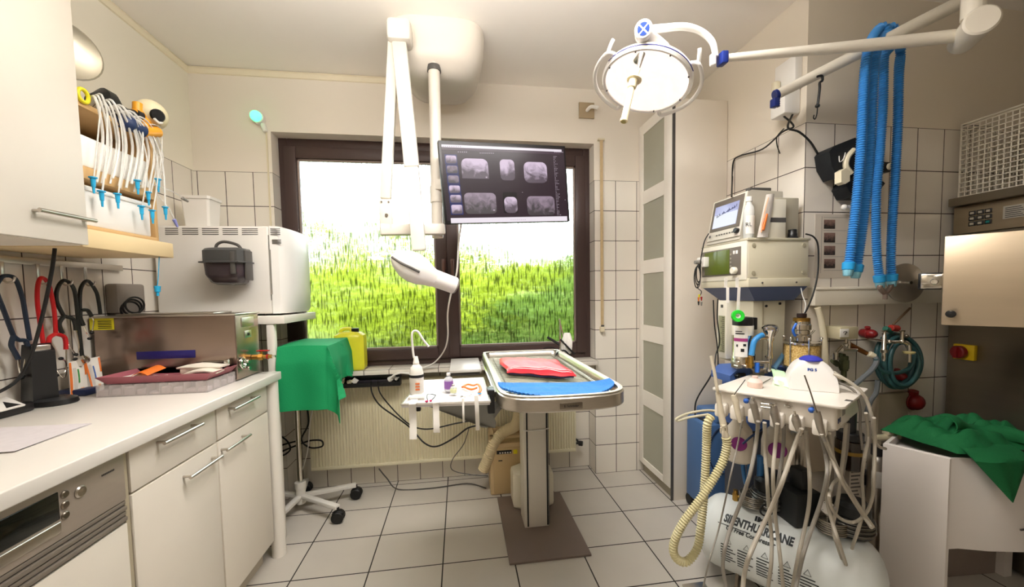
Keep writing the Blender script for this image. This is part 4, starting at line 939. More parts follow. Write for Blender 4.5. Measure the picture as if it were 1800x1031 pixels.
# orange clip, glasses, small tools
b = MB(); pp = [P(813, 680, Z=.888), P(822, 675, Z=.89), P(832, 677, Z=.89), P(840, 675, Z=.895), P(845, 683, Z=.89), P(842, 690, Z=.888)]; b.tube(pp, .006, 8, flat=.6); b.tube([P(815, 679, Z=.889), P(828, 684, Z=.889), P(838, 681, Z=.889)], .004, 8)
one(b, 'orange_clamp', M_ORANGE, 'orange plastic clamp curled on the side tray', 'clamp')
t = thing('small_headband', 'thin black triangular band with pink pads on the side tray', 'band', P(757, 697, Z=.886))
b = MB(); b.tube([P(752, 704, Z=.888), P(751, 693, Z=.888), P(766, 694, Z=.888), P(757, 704, Z=.888)], .0016, 6, 2); b.build('band', M_BLACK, t)
b = MB(); b.ball(P(750, 705, Z=.889), (.006, .004, .004), 10); b.ball(P(757, 704, Z=.889), (.005, .004, .004), 10); b.build('pad', mat('pink_rubber', '#d02a62', .4), t)
b = MB(); q = P(733, 697, Z=.886); b.sheet(lambda u, v: q+V((.06*(u-.5), .03*(v-.5), .003+.006*math.sin(PI*u)*math.sin(PI*v))), 8, 6, .002)
one(b, 'cotton_pad', mat('cotton', '#f4ead0', .95), 'cream cotton pad near the left edge of the side tray', 'pad')
b = MB(); b.tube([P(843, 691, Z=.887)+V((.006*math.cos(a), .006*math.sin(a), 0)) for a in [2*PI*i/8 for i in range(8)]], .0015, 5, 3, closed=True)
one(b, 'blue_ring', M_CONN, 'tiny blue ring at the right edge of the side tray', 'ring')
b = MB(); q = P(815, 697, Z=.886); b.box(q.x-.012, q.x+.008, q.y-.006, q.y+.004, .8845, .889, .001); b.cyl(q+V((.01, 0, .002)), q+V((.035, .006, .002)), .002); b.tube([q+V((.03, .006, .003)), q+V((.038, .016, .003)), q+V((.03, .022, .003)), q+V((.024, .01, .003))], .0012, 5)
one(b, 'metal_tool', M_CHROME, 'small metal dental tool on the front of the side tray', 'tool')

# ---- suction unit, white canister, duct
t = thing('suction_unit', 'beige suction unit with control panel behind the table column', 'suction unit', (.26, -.1, 0))
b = MB(); b.box(.165, .39, -.165, .01, 0, .325, .008, 3); b.box(.165, .195, -.165, .01, .3, .375, .006); b.box(.165, .39, -.02, .01, .3, .375, .006); b.box(.165, .39, -.165, -.13, .355, .375, .006); b.box(.375, .39, -.165, .01, .3, .375, .005); b.build('housing', mat('tan_housing', '#d3b98d', .5), t)
b = MB(); b.box(.185, .385, -.172, -.160, .01, .30, .006); fp = b.build('front_panel', mat('tan_panel', '#c9ae80', .5), t)
b = MB(); b.box(.205, .30, -.1745, -.17, .262, .285, .002); b.build('display', M_BLACKP, fp)
b = MB()
for k in range(5): b.box(.222+.016*k, .231+.016*k, -.1765, -.174, .266, .275, .001)
b.build('key', M_WHITE2, fp)
b = MB(); b.box(.31, .335, -.1745, -.17, .258, .285, .001); b.build('yellow_sticker', M_YELLOW, fp)
b = MB(); b.box(.215, .24, -.1745, -.17, .218, .224, .001); b.build('slot', M_BLACKP, fp)
canister('white_canister', (.40, -.30, .0125), .12, .075, .235, mat('milky_canister', '#e6dfca', .35), 'white plastic canister standing behind the operating table column', -.3, M_WHITE2)
b = MB(); b.ribbed([P(849, 826, Y=-.14), P(860, 800, Y=-.15), P(870, 775, Y=-.15), P(888, 757, Y=-.15), P(905, 748, Y=-.2), P(912, 730, Y=-.25), P(914, 708, Y=-.3)], .034, .012, .05, 14)
one(b, 'corrugated_duct', mat('cream_duct', '#e0cfa8', .6), 'thick cream corrugated duct arching over the suction unit', 'duct')

# ================================================================ tall glazed cabinet
t = thing('tall_cabinet', 'tall white cabinet with five frosted glass panes beside the window wall', 'cabinet', (1.4, -.2, 0))
kx, ky0, ky1, kz = 1.222, -.405, -.004, 2.35
b = MB(); b.box(kx+.022, XR-.003, ky0, ky0+.018, .0, kz, .002); b.build('side_panel', mat('side_panel_white', '#ebe2d4', .45), t)
b = MB(); b.box(kx+.022, XR-.003, ky0+.018, ky1, .08, kz-.001, .002); b.build('carcass', M_WHITE, t)
b = MB(); b.box(kx+.03, XR-.01, ky0+.02, ky1-.01, 0, .08); b.build('plinth', M_EDGE, t)
b = MB()
panes = [(237, 337), (360, 458), (481, 570), (597, 684), (710, 804)]
zs = [(P(1130, a, X=kx).z, P(1130, c, X=kx).z) for a, c in panes]
ya, yb = P(1130, 400, X=kx).y, P(1166.5, 400, X=kx).y
z0d, z1d = .075, kz
b.box(kx, kx+.02, ya, ky1, z0d, z1d, .002); b.box(kx, kx+.02, ky0+.003, yb, z0d, z1d, .002)
ed = [z1d]+[z for p in zs for z in p]+[z0d]
for i in range(0, len(ed), 2): b.box(kx, kx+.02, yb-.001, ya+.001, ed[i+1], ed[i])
dr_ = b.build('door', mat('door_white', '#f3eee4', .35), t)
M_FROST = mat('frosted_glass', '#a9a998', .25, var=.12, vscale=2.5)
for z1_, z0_ in zs:
    b = MB(); b.box(kx+.006, kx+.012, yb-.002, ya+.002, z0_-.002, z1_+.002); b.build('frosted_pane', M_FROST, dr_)
b = MB(); b.box(kx+.004, kx+.0215, ky0-.001, ky0+.003, .0, kz); b.build('shadow_gap', M_DGREY, t)
# ================================================================ ceiling unit with pole, arms, x-ray head, monitor
M_CW = mat('ceiling_unit_white', '#e2dace', .35)
t = thing('ceiling_mount', 'large rounded white ceiling unit with monitor pole', 'ceiling mount', (-.07, -.35, ZC))
def lobe(cx, cy, hx, hy, z, e=.55):
    p = []
    for k in range(40):
        a = 2*PI*k/40; c_, s_ = math.cos(a), math.sin(a)
        x = hx*math.copysign(abs(c_)**e, c_); y = hy*math.copysign(abs(s_)**e, s_)
        p.append(V((cx+x-.05*((y+hy)/(2*hy))*((x+hx)/hx)+.03*y/hy, cy+y, z)))
    return p
b = MB(); cxm, cym = -.05, -.33
b.rings([lobe(cxm, cym, .25, .235, ZC-.001), lobe(cxm, cym, .255, .24, ZC-.02), lobe(cxm, cym, .25, .235, ZC-.1), lobe(cxm, cym, .232, .215, ZC-.17), lobe(cxm, cym, .195, .18, ZC-.215), lobe(cxm, cym, .13, .12, ZC-.235)])
b.build('housing', M_CW, t, angle=70)
pt = P(762, 150, Y=-.5); b = MB(); b.cyl((pt.x, -.5, 1.545), (pt.x+.005, -.5, ZC-.17), .0285, n=28); b.cyl((pt.x, -.5, 1.72), (pt.x, -.5, 1.80), .0315); b.build('pole', M_CW, t)
b = MB(); b.cyl((pt.x+.005, -.5, 2.36), (pt.x+.005, -.5, 2.385), .034); b.build('pole_collar', M_DGREY, t)
pole_x = pt.x

t = thing('xray_arm', 'white folding arm with pointed x-ray head hanging from the ceiling unit', 'x-ray arm', (-.28, -.6, 1.3))
M_ARM = mat('arm_enamel', '#ddd7cc', .25)
A0, A1 = P(692, 74, Y=-.585), P(678, 350, Y=-.62)
b = MB(); b.plank(A0, A1, .05, .035, up=(0, 1, 0), bv=.008); b.build('rear_arm', M_ARM, t)
J = P(679, 372, Y=-.625); b = MB(); b.box(J.x-.029, J.x+.029, J.y-.022, J.y+.022, J.z-.085, J.z+.055, .008); jb = b.build('elbow_joint', M_ARM, t)
b = MB(); b.cyl(J+V((.005, -.023, -.02)), J+V((.005, -.027, -.02)), .007); b.build('screw', M_STEELD, jb)
b = MB()
for sx_ in (-.016, .016): b.cyl(J+V((sx_, -.023, .04)), J+V((sx_, -.026, .04)), .004)
b.build('rivet', M_STEELD, jb)
ca, cb_ = P(668, 404, Y=-.63), P(781, 403, Y=-.56)
b = MB(); b.plank(ca, cb_, .055, .05, up=(0, 0, 1), bv=.006); b.build('cross_bar', M_ARM, t)
B0, B1 = P(702, 76, Y=-.60), P(724, 295, Y=-.66)
B2 = P(737, 440, Y=-.69)
b = MB(); b.plank(B0, B1, .068, .04, up=(0, 1, 0), bv=.01); b.build('front_arm', M_ARM, t)
b = MB(); b.plank(B1+Z3*.0, B2, .062, .045, up=(0, 1, 0), bv=.008); b.build('lower_arm', M_ARM, t)
b = MB(); b.box(-.30, -.19, -.64, -.54, 2.42, 2.52, .02); b.build('pivot_block', M_ARM, t)
# head: pointed teardrop body and tube collimator
M_XH = mat('xray_head', '#efece6', .3)
hA, hB = P(688, 449, Y=-.76), P(758, 487, Y=-.68); dd = (hB-hA)
hx = dd.normalized(); hyv = V((0, -1, 0)); hyv = (hyv-hx*hyv.dot(hx)).normalized(); hz = hx.cross(hyv)
b = MB(); R = []
for s, w_, th in ((0, .006, .006), (.04, .02, .018), (.15, .042, .036), (.35, .062, .052), (.55, .068, .057), (.75, .062, .055), (.92, .048, .048), (1.06, .042, .042)):
    c = hA+dd*s; bulge = 1.0
    R.append([c+hz*w_*math.copysign(abs(math.cos(a))**.8, math.cos(a))+hyv*th*math.copysign(abs(math.sin(a))**.8, math.sin(a)) for a in [2*PI*k/24 for k in range(24)]])
b.rings(R); hd = b.build('head', M_XH, t, angle=60)
b = MB(); e = P(800, 502, Y=-.64); s0 = hA+dd*.95; b.cyl(s0, e, .041, .040, 28, .003); hc = b.build('collimator', M_XH, t)
b = MB(); n = (e-s0).normalized(); b.cyl(e-n*.004, e+n*.005, .041, .036, 28); b.build('collimator_ring', M_GREY, hc)
b = MB()
p0, p1 = hA+dd*.02, hA+dd*.62
side = (hyv*.92-hz*.0)
b.tube([p0+side*.010+hz*.004, hA+dd*.2+side*.043+hz*.008, hA+dd*.4+side*.057+hz*.006, p1+side*.060+hz*.004], .007, 8, 5, flat=.8); b.build('dark_grip', M_DGREY, hd)

# monitor with dental x-ray pictures
TL, TR, BR, BL = P(771, 247, Y=-.64), P(999, 256, Y=-.52), P(996, 389, Y=-.52), P(781, 392, Y=-.64)
ex = ((TR-TL)+(BR-BL)).normalized(); ez = ((TL-BL)+(TR-BR)).normalized(); ez = (ez-ex*ez.dot(ex)).normalized(); ny = ex.cross(ez)   # ny points away from the camera
ny = -ny if ny.y < 0 else ny
W_ = ((TR-TL).length+(BR-BL).length)/2; H_ = ((TL-BL).length+(TR-BR).length)/2; O_ = (TL+TR+BL+BR)/4
t = thing('monitor', 'wide flat monitor showing dental x-ray pictures on the ceiling pole', 'monitor', O_)
def mb_(u0, u1, v0, v1, d0, d1, bv=0, b=None):
    b = b or MB(); return b.obox(O_, ex, ny, ez, (u0*W_-W_/2, u1*W_-W_/2), (d0, d1), (H_/2-v1*H_, H_/2-v0*H_), bv)
b = mb_(0, 1, 0, 1, 0, .03, .003); mb_(.3, .7, .25, .75, .03, .055, .01, b); b.build('casing', mat('monitor_black', '#161416', .4), t)
b = MB(); b.plank(O_+ny*.05-ex*.0, V((pole_x, -.5, O_.z)), .07, .05, bv=.004); b.build('mounting_bracket', M_CW, t)
def emat(name, col, s=1.): return mat(name, '#050505', .3, var=0, emit=col, es=s*.6)
b = mb_(.018, .985, .04, .965, -.0012, 0); scr = b.build('screen', emat('screen_dark', '#35262f', .9), t)
def xmat(name, sc_, c0, c1, thr=.5):
    m = bpy.data.materials.new(name); m.use_nodes = True; nt = m.node_tree; N = nt.nodes; L = nt.links; p = N['Principled BSDF']
    p.inputs['Base Color'].default_value = (.01, .01, .01, 1)
    tc = N.new('ShaderNodeTexCoord'); nz = N.new('ShaderNodeTexNoise'); nz.inputs['Scale'].default_value = sc_; nz.inputs['Detail'].default_value = 6; nz.inputs['Distortion'].default_value = 1.4
    L.new(tc.outputs['Object'], nz.inputs[0])
    cr = N.new('ShaderNodeValToRGB'); cr.color_ramp.elements[0].position = thr-.12; cr.color_ramp.elements[0].color = (*lin(c0), 1); cr.color_ramp.elements[1].position = thr+.16; cr.color_ramp.elements[1].color = (*lin(c1), 1)
    sg = N.new('ShaderNodeSeparateXYZ'); L.new(tc.outputs['Generated'], sg.inputs[0]); ma = N.new('ShaderNodeMath'); ma.operation = 'MULTIPLY_ADD'; ma.inputs[1].default_value = .42; L.new(sg.outputs[2], ma.inputs[0]); mb2 = N.new('ShaderNodeMath'); mb2.operation = 'MULTIPLY_ADD'; mb2.inputs[1].default_value = .62; L.new(nz.outputs[0], mb2.inputs[0]); L.new(ma.outputs[0], mb2.inputs[2]); ma.inputs[2].default_value = -.02
    L.new(mb2.outputs[0], cr.inputs[0]); L.new(cr.outputs[0], p.inputs['Emission Color']); p.inputs['Emission Strength'].default_value = .62
    return m
XM1 = xmat('xray_picture', 20, '#4a3a4a', '#cdb9d0'); XM2 = xmat('xray_picture_dark', 24, '#2a2028', '#8d7a8c'); XW = emat('screen_white', '#efe6ef', 1.); XB = emat('screen_blue', '#2b3570', .9); XD = emat('screen_deep', '#1c1518', .9)
def sp(px, py): return ((px-771)/228., (py-247-(px-771)*.025)/(143.-(px-771)*.045))
def rrect(u0, u1, v0, v1, r, m, name, par, d=-.0022, corners=(1, 1, 1, 1)):
    x0, x1, z0, z1 = u0*W_-W_/2, u1*W_-W_/2, H_/2-v1*H_, H_/2-v0*H_; p = []
    for (cx, cz, a0, k) in ((x1-r, z1-r, 0, 0), (x0+r, z1-r, PI/2, 1), (x0+r, z0+r, PI, 2), (x1-r, z0+r, 1.5*PI, 3)):
        for j in range(6):
            a = a0+PI/2*j/5; rr_ = r if corners[k] else .0008
            ox = cx+(r-rr_)*(1 if math.cos(a0+PI/4) > 0 else -1); oz = cz+(r-rr_)*(1 if math.sin(a0+PI/4) > 0 else -1)
            p.append(O_+ex*(ox+rr_*math.cos(a))+ez*(oz+rr_*math.sin(a))+ny*d)
    b = MB(); b.prism(p, ny*.0009); return b.build(name, m, par)
def zz(x, y): return ((x/6.4417)/228.*1.0-.0+(770-771)/228., ((y/6.4417+240)-247-((x/6.4417)*.025))/(143.-(x/6.4417)*.045))
def R4(x0, y0, x1, y1, *a, **k):
    u0, v0 = zz(x0, y0); u1, v1 = zz(x1, y1); return rrect(u0, u1, v0, v1, *a, **k)
rrect(.022, .965, .052, .082, .0015, XW, 'window_title_bar', scr); R4(70, 905, 1440, 935, .0015, XW, 'task_bar', scr)
R4(45, 105, 1400, 180, .001, emat('toolbar_purple', '#4b3846', .9), 'tool_bar', scr, d=-.0017)
R4(232, 240, 527, 465, .028, XM1, 'xray_image', scr, corners=(1, 1, 0, 0)); R4(662, 245, 830, 480, .02, XM1, 'xray_image', scr); R4(940, 268, 1222, 505, .028, XM1, 'xray_image', scr)
R4(232, 622, 588, 855, .022, XM2, 'xray_image', scr); R4(668, 612, 835, 848, .006, XD, 'xray_image_frame', scr, d=-.0019); R4(680, 665, 832, 845, .022, XM1, 'xray_image', scr); R4(950, 655, 1290, 870, .022, XM2, 'xray_image', scr)
for k, (a, c) in enumerate(((200, 308), (312, 415), (420, 525), (530, 632), (636, 740), (745, 865))):
    R4(62+3*k, a, 192+4*k, c, .002, XB, 'thumbnail_frame', scr, d=-.0017); R4(72+3*k, a+12, 184+4*k, c-8, .008, [XM1, XM2][k in (1, 2)], 'thumbnail', scr)
bb = MB()
def dot(x, y, w_=8, h=8):
    u0, v0 = zz(x, y); u1, v1 = zz(x+w_, y+h); mb_(u0, u1, v0, v1, -.0026, -.0018, 0, bb)
rnd = random.Random(11)
for k in range(9): dot(48+23*k, 110, 13, 10)
for k in range(5): dot(205+22*k, 168, 12, 9)
for k in range(8): dot(445+21*k, 176, 12, 8)
for k in range(6): dot(1330+20*k, 150, 12, 9)
for k in range(40):
    for j in range(rnd.choice((1, 2, 2, 3))): dot(1316+18*j, 200+17*k, rnd.choice((6, 10)), 7)
for k in range(8): dot(740+24*k, 918, 8, 8)
dot(900, 608); dot(1425, 690); dot(545, 808, 22, 14); dot(490, 440, 18, 16)
o = bb.build('screen_icons', emat('icon_grey', '#b5a7b5', .9), scr); o['kind'] = 'stuff'
b = MB(); b.tube([P(811, 391, Y=-.56), P(806, 430, Y=-.52), P(803, 478, Y=-.48), P(793, 515, Y=-.42), P(787, 550, Y=-.35), P(787, 592, Y=-.25), P(780, 617, Y=-.16), P(762, 638, Y=-.09), P(738, 648, Y=-.07)], .0045, 8)
one(b, 'monitor_cable', M_WHITE2, 'long white cable hanging from the monitor down to the window sill', 'cable')

# ================================================================ surgical lamp
C_ = P(1136, 142, Y=-.95); nv = V((-.30, -.12, -.945)).normalized()
t = thing('surgical_lamp', 'round white surgical lamp, lit, on a jointed ceiling arm', 'surgical lamp', C_)
M_LW = mat('lamp_housing', '#f1ede6', .3)
RL = .168
b = MB(); b.lathe([(RL*.02, -.055), (RL*.45, -.052), (RL*.85, -.035), (RL*1.06, -.01), (RL*1.08, .008), (RL*1.04, .016), (RL*.985, .014), (RL*.98, .006), (RL*.01, .006)], C_, nv, 56); hs = b.build('lamp_head', M_LW, t)
b = MB(); b.lathe([(RL*.98, .007), (RL*.97, .0105), (0, .0125)], C_, nv, 56)
m = mat('lamp_glass', '#fff4ec', .3, var=0, emit='#fff3ea', es=.56)
nt = m.node_tree; N = nt.nodes; L = nt.links; vo = N.new('ShaderNodeTexVoronoi'); vo.inputs['Scale'].default_value = 70; tc = N.new('ShaderNodeTexCoord'); L.new(tc.outputs['Object'], vo.inputs[0])
cr = N.new('ShaderNodeValToRGB'); cr.color_ramp.elements[0].color = (1, .93, .9, 1); cr.color_ramp.elements[1].color = (.86, .72, .68, 1); cr.color_ramp.elements[1].position = .8; L.new(vo.outputs[0], cr.inputs[0]); L.new(cr.outputs[0], N['Principled BSDF'].inputs['Emission Color'])
b.build('lens', m, t)
lx, ly, lz = frame(nv)
toC = V((CP.x-C_.x, CP.y-C_.y, CP.z-C_.z)); toC = (toC-nv*toC.dot(nv)).normalized(); sd = nv.cross(toC).normalized()
def cirp(r, a, h=0): return C_+toC*(r*math.cos(a))+sd*(r*math.sin(a))+nv*h
b = MB()
for k in range(8): b.cyl(cirp(RL*.99, .4+k*PI/4, .012), cirp(RL*.99, .4+k*PI/4, .018), .003)
o = b.build('rim_screw', M_DGREY, hs)
for sgn in (1, -1):
    b = MB(); a0, a1 = (.95, 2.65)
    pts = [cirp(RL*1.06, sgn*a0, -.01)]+[cirp(RL*(1.24+.03*math.sin(PI*k/8)), sgn*(a0+(a1-a0)*k/8), .004) for k in range(9)]+[cirp(RL*1.06, sgn*a1, 0)]
    b.tube(pts, .0085, 10, 5, flat=.8); b.tube([cirp(RL*1.24, sgn*a0, .0), cirp(RL*1.29, sgn*(a0-.1), -.018), cirp(RL*1.3, sgn*(a0-.14), -.03)], .007, 8); b.build('grip_bow', M_LW, t)
b = MB(); b.tube([cirp(RL*1.085, a, .004) for a in [(-1.1+2.2*k/16) for k in range(17)]], .0016, 6, 3); b.build('blue_seal', M_BLUE, hs)
HB = P(1131, 57, Y=-1.1); Q = cirp(RL*.9, 0, -.02)
b = MB(); R = []
for s, w_, d_ in ((0, .030, .028), (.3, .034, .030), (.7, .045, .035), (1.0, .052, .036), (1.15, .045, .03)):
    c = HB.lerp(Q, s)
    R.append([c+sd*w_*math.cos(a)+toC*d_*math.sin(a) for a in [2*PI*k/20 for k in range(20)]])
b.rings(R); b.build('neck', M_LW, t, angle=60)
vd = (CP-HB).normalized(); vd = (vd+V((0, 0, .25))).normalized()
b = MB(); b.cyl(HB-vd*.03, HB+vd*.045, .031, n=32, bv=.004); hubo = b.build('hub', M_LW, t)
b = MB(); x, y, z = frame(vd); c = HB+vd*.0455
for q in range(4):
    a0 = PI/2*q+.12+.75; pts = [c+(x*math.cos(PI/2*q+PI/4+.75)+y*math.sin(PI/2*q+PI/4+.75))*.004]+[c+(x*math.cos(a)+y*math.sin(a))*.021 for a in [a0+(PI/2-.24)*k/6 for k in range(7)]]
    b.prism(pts, vd*.0012)
b.build('quartered_emblem', mat('emblem_blue', '#1c3a80', .35), hubo)
b = MB(); E0 = P(1262, 96, Y=-1.08)
b.tube([P(1143, 52, Y=-1.1), P(1170, 49, Y=-1.1), P(1205, 47, Y=-1.09), P(1233, 56, Y=-1.08), P(1252, 74, Y=-1.08), P(1258, 100, Y=-1.08)], lambda s: .014-.003*s, 12, 8); b.build('curved_yoke', M_LW, t)
b = MB(); b.cyl(P(1253, 96, Y=-1.085), P(1253, 116, Y=-1.085), .012, bv=.003); b.build('yoke_end', M_LW, t)
b = MB(); b.obox(P(1270, 104, Y=-1.08), (P(1300, 103, Y=-1.08)-P(1270, 104, Y=-1.08)), Y3, Z3, (-.014, .014), (-.019, .019), (-.022, .024), .005); b.build('blue_joint', mat('joint_blue', '#1c2f7a', .35), t)
b = MB(); AE = P(1690, 62, Y=-1.28); b.tube([P(1276, 102, Y=-1.08), P(1430, 88, Y=-1.14), P(1560, 76, Y=-1.2), AE], lambda s: .014+.008*min(1, s*1.6), 14, 6); b.build('spring_arm', mat('arm_cream', '#eae3d4', .35), t)
b = MB(); D0, D1 = P(1725, 36, Y=-1.36), P(1688, 78, Y=-1.24); dn = (D1-D0).normalized(); b.cyl(D0-dn*.01, D1, .047, .037, 32, .006); b.build('joint_drum', mat('arm_cream', '#eae3d4', .35), t)
b = MB(); b.cyl(D0+V((.012, .03, .03)), V((D0.x+.012, D0.y+.03, ZC)), .031, n=24); b.build('ceiling_column', mat('arm_cream', '#eae3d4', .35), t)
# handle pointing down out of the lamp
M_HN = mat('handle_cream', '#efe3c0', .4)
h0, h1, h2, h3, h4 = P(1128, 95, Y=-1.16), P(1122, 122, Y=-1.165), P(1115, 140, Y=-1.17), P(1110, 155, Y=-1.17), P(1096, 214, Y=-1.18)
b = MB(); b.cyl(h0, h1, .0125, .005, 16); b.cyl(h0+Y3*.04, h0, .012); b.build('handle_stem', M_STEEL, t)
b = MB(); hn = (h4-h1).normalized(); b.cyl(h1, h2, .008); b.cyl(h2-hn*.002, h2+hn*.003, .026, bv=.001); b.cyl(h2, h3, .017, .015, 20, .002); b.cyl(h3, h4-hn*.008, .0115, n=20, bv=.002); b.cyl(h4-hn*.01, h4, .0135, n=20, bv=.002); b.build('sterile_handle', M_HN, t)
b = MB(); b.cyl(h4, h4+hn*.001, .009); b.build('handle_bore', mat('olive_bore', '#a59a5c', .6), t)

# second arm with the hoses over it
t = thing('hanging_boom', 'long bare cream arm sloping up to the ceiling behind the lamp arm', 'support arm', (1.6, -1.1, 2.1))
a, c = P(1366, 166, Y=-.98), P(1712, -8, Y=-1.20)
b = MB(); b.cyl(a, c, .020, .026, 24, .004); b.build('arm_tube', mat('arm_cream', '#eae3d4', .35), t)
b = MB(); b.cyl(c-V((0, 0, .05)), V((c.x, c.y, ZC)), .03); b.build('ceiling_post', mat('arm_cream', '#eae3d4', .35), t)
b = MB(); dn = (c-a).normalized(); b.cyl(a-dn*.012, a+dn*.004, .022, bv=.003); b.obox(P(1362, 181, Y=-.985), X3, Y3, Z3, (-.013, .013), (-.014, .014), (-.018, .018), .004); b.build('blue_clip', mat('joint_blue', '#1c2f7a', .35), t)
b = MB(); q = P(1441, 148, Y=-1.05); b.tube([q+V((-.012, 0, .03)), q+V((.008, 0, .034)), q+V((.012, 0, .016)), q+V((0, 0, .006)), q+V((.0, 0, -.02)), P(1437, 188, Y=-1.05)], .0048, 7); b.ball(P(1437, 186, Y=-1.05), (.009, .009, .008), 10)
b.tube([P(1437, 188, Y=-1.05), P(1436, 200, Y=-1.05), P(1433, 209, Y=-1.05), P(1430, 207, Y=-1.05), P(1431, 202, Y=-1.05)], .0022, 6)
one(b, 'bungee_hook', M_BLACK, 'short black bungee with hook hanging from the bare cream arm', 'bungee')

# blue corrugated hoses
M_HOSE = mat('blue_hose', '#3f8fd6', .35, var=.06)
M_CUFF = mat('blue_cuff', '#2c9fe0', .3)
M_CUFFL = mat('pale_cuff', '#8fd0e6', .3, alpha=.9)
def hose(lb, legA, top, legB, yA, yT, yB, cuff_open):
    t = thing('breathing_hose', lb, 'hose', P(*top[1], Y=yT), 'blue breathing hoses over the bare arm')
    pts = [P(x, y, Y=yA) for x, y in legA]+[P(x, y, Y=yT) for x, y in top]+[P(x, y, Y=yB) for x, y in legB]
    b = MB(); b.ribbed(pts, .0152, .0095, .16, 12, 14); b.build('corrugated_tube', M_HOSE, t)
    for e, nx, po in ((pts[0], pts[1], cuff_open), (pts[-1], pts[-2], False)):
        d = (e-nx).normalized(); b = MB(); b.cyl(e-d*.012, e+d*.02, .0225, .021, 18, .003); q = b.build('cuff', M_CUFF, t)
        b = MB(); b.cyl(e+d*.018, e+d*.044, .018, .015, 18, .002); b.build('cuff_end', M_CUFFL, q)
hose('outermost left blue hose, folded over the arm and down to the glass joint', [(1492, 466), (1500, 400), (1509, 317), (1514, 250), (1517, 180), (1521, 120), (1528, 80)], [(1540, 56), (1552, 47), (1560, 60)], [(1562, 90), (1554, 100), (1552, 180), (1547, 260), (1540, 350), (1541, 440), (1546, 488)], -1.13, -1.10, -1.04, True)
hose('inner left blue hose, folded over the arm beside the rightmost strand', [(1506, 470), (1516, 400), (1525, 317), (1530, 250), (1533, 180), (1536, 120), (1542, 84)], [(1555, 58), (1568, 48), (1578, 62)], [(1583, 90), (1580, 130), (1578, 220), (1573, 320), (1568, 400), (1566, 450), (1567, 486)], -1.12, -1.095, -1.035, True)
b = MB(); j1, j2 = P(1547, 502, Y=-1.05), P(1566, 499, Y=-1.04); jm = P(1556, 514, Y=-1.045); b.tube([j1, j1-Z3*.01, jm, j2-Z3*.01, j2], .010, 10); b.cyl(jm, jm-Z3*.03, .0085, bv=.001)
one(b, 'hose_joint', mat('smoky_joint', '#8a7a72', .2, .3), 'smoky Y shaped joint at the lower ends of the blue hoses', 'joint')

# ---- things on the right wall
t = thing('wall_terminal', 'white wall terminal with socket box high on the right wall', 'terminal', (1.55, -.83, 2.05))
b = MB(); b.box(1.535, XR, -.89, -.775, 2.17, 2.32, .004); b.build('back_plate', M_WHITE2, t)
b = MB(); b.box(1.49, XR, -.885, -.80, 2.06, 2.175, .01); b.build('socket_box', M_WHITE2, t)
b = MB(); b.cyl((1.52, -.80, 2.17), (1.52, -.80, 2.24), .018, bv=.003); b.build('knob', M_CREAM, t)
b = MB()
for k in range(4): b.box(1.488, 1.4905, -.86, -.845, 2.10+.01*k, 2.105+.01*k)
b.build('vent', M_DGREY, t)
b = MB(); b.tube([(1.52, -.85, 2.06), P(1395, 222, Y=-.93), P(1375, 232, Y=-.9), P(1340, 262, X=1.55), P(1300, 274, X=1.56), P(1289, 285, X=1.56), P(1287, 320, X=1.55), P(1286, 345, Y=-.82)], .004, 7)
one(b, 'wall_cable', M_BLACK, 'black cable running along the right wall down to the patient monitor', 'cable')
b = MB(); b.tube([(1.545, -.87, 2.06), P(1385, 224, Y=-.935), P(1405, 232, Y=-.94), P(1425, 250, Y=-.93), P(1445, 280, Y=-.925), P(1470, 295, Y=-.93)], .0045, 7)
b.tube([P(1378, 226, Y=-.93), P(1366, 240, Y=-.93), P(1366, 255, Y=-.93), P(1371, 270, Y=-.93)], .0025, 6)
one(b, 'wall_cable', M_BLACK, 'black cable curving from the wall terminal to the black cuff device', 'cable')

# black device behind the blue hoses
t = thing('wall_cuff_device', 'black padded device with white clip on the tiles behind the blue hoses', 'device', P(1500, 345, Y=-.93))
def wp(l, y): return [P(a_, c_, Y=y) for a_, c_ in l]
b = MB(); b.prism(wp([(1458, 266), (1464, 258), (1502, 242), (1548, 240), (1556, 258), (1552, 285), (1545, 312), (1556, 322), (1538, 345), (1498, 345), (1489, 328), (1500, 308), (1490, 300), (1474, 312), (1462, 292)], -.99), (0, .072, 0)); b.build('pad', mat('black_cloth', '#15181c', .7, bump=.3), t)
b = MB(); b.tube(wp([(1501, 263), (1490, 276), (1487, 292), (1496, 305)], -.998), .011, 8); b.build('bracket', M_CREAM, t)
b = MB(); b.prism(wp([(1479, 300), (1487, 295), (1494, 300), (1494, 318), (1486, 323), (1479, 320)], -1.03), (0, .03, 0)); b.build('white_clip', M_CREAM, t)
b = MB(); b.tube(wp([(1486, 268), (1482, 280), (1476, 284), (1475, 274)], -1.0), .0018, 6); b.build('wire_hook', M_WHITE2, t)
b = MB(); b.prism(wp([(1550, 284), (1565, 285), (1565, 302), (1550, 303)], -.985), (0, .05, 0)); b.build('side_clamp', M_BLACKP, t)
b = MB(); c = P(1562, 293, Y=-.99); b.cyl(c, c-Y3*.012, .015, bv=.003); b.build('round_cap', M_CREAM, t)
b = MB(); c = P(1484, 364, Y=-.94); b.ball(c, .013, 10); b.cyl(c+V((0, 0, 0)), c+V((.045, .0, .002)), .009, bv=.002); b.ball(c+V((.05, 0, 0)), .012, 10)
one(b, 'wall_fitting', M_WHITE2, 'pair of small white knobs on the tiles above the poster', 'knob')

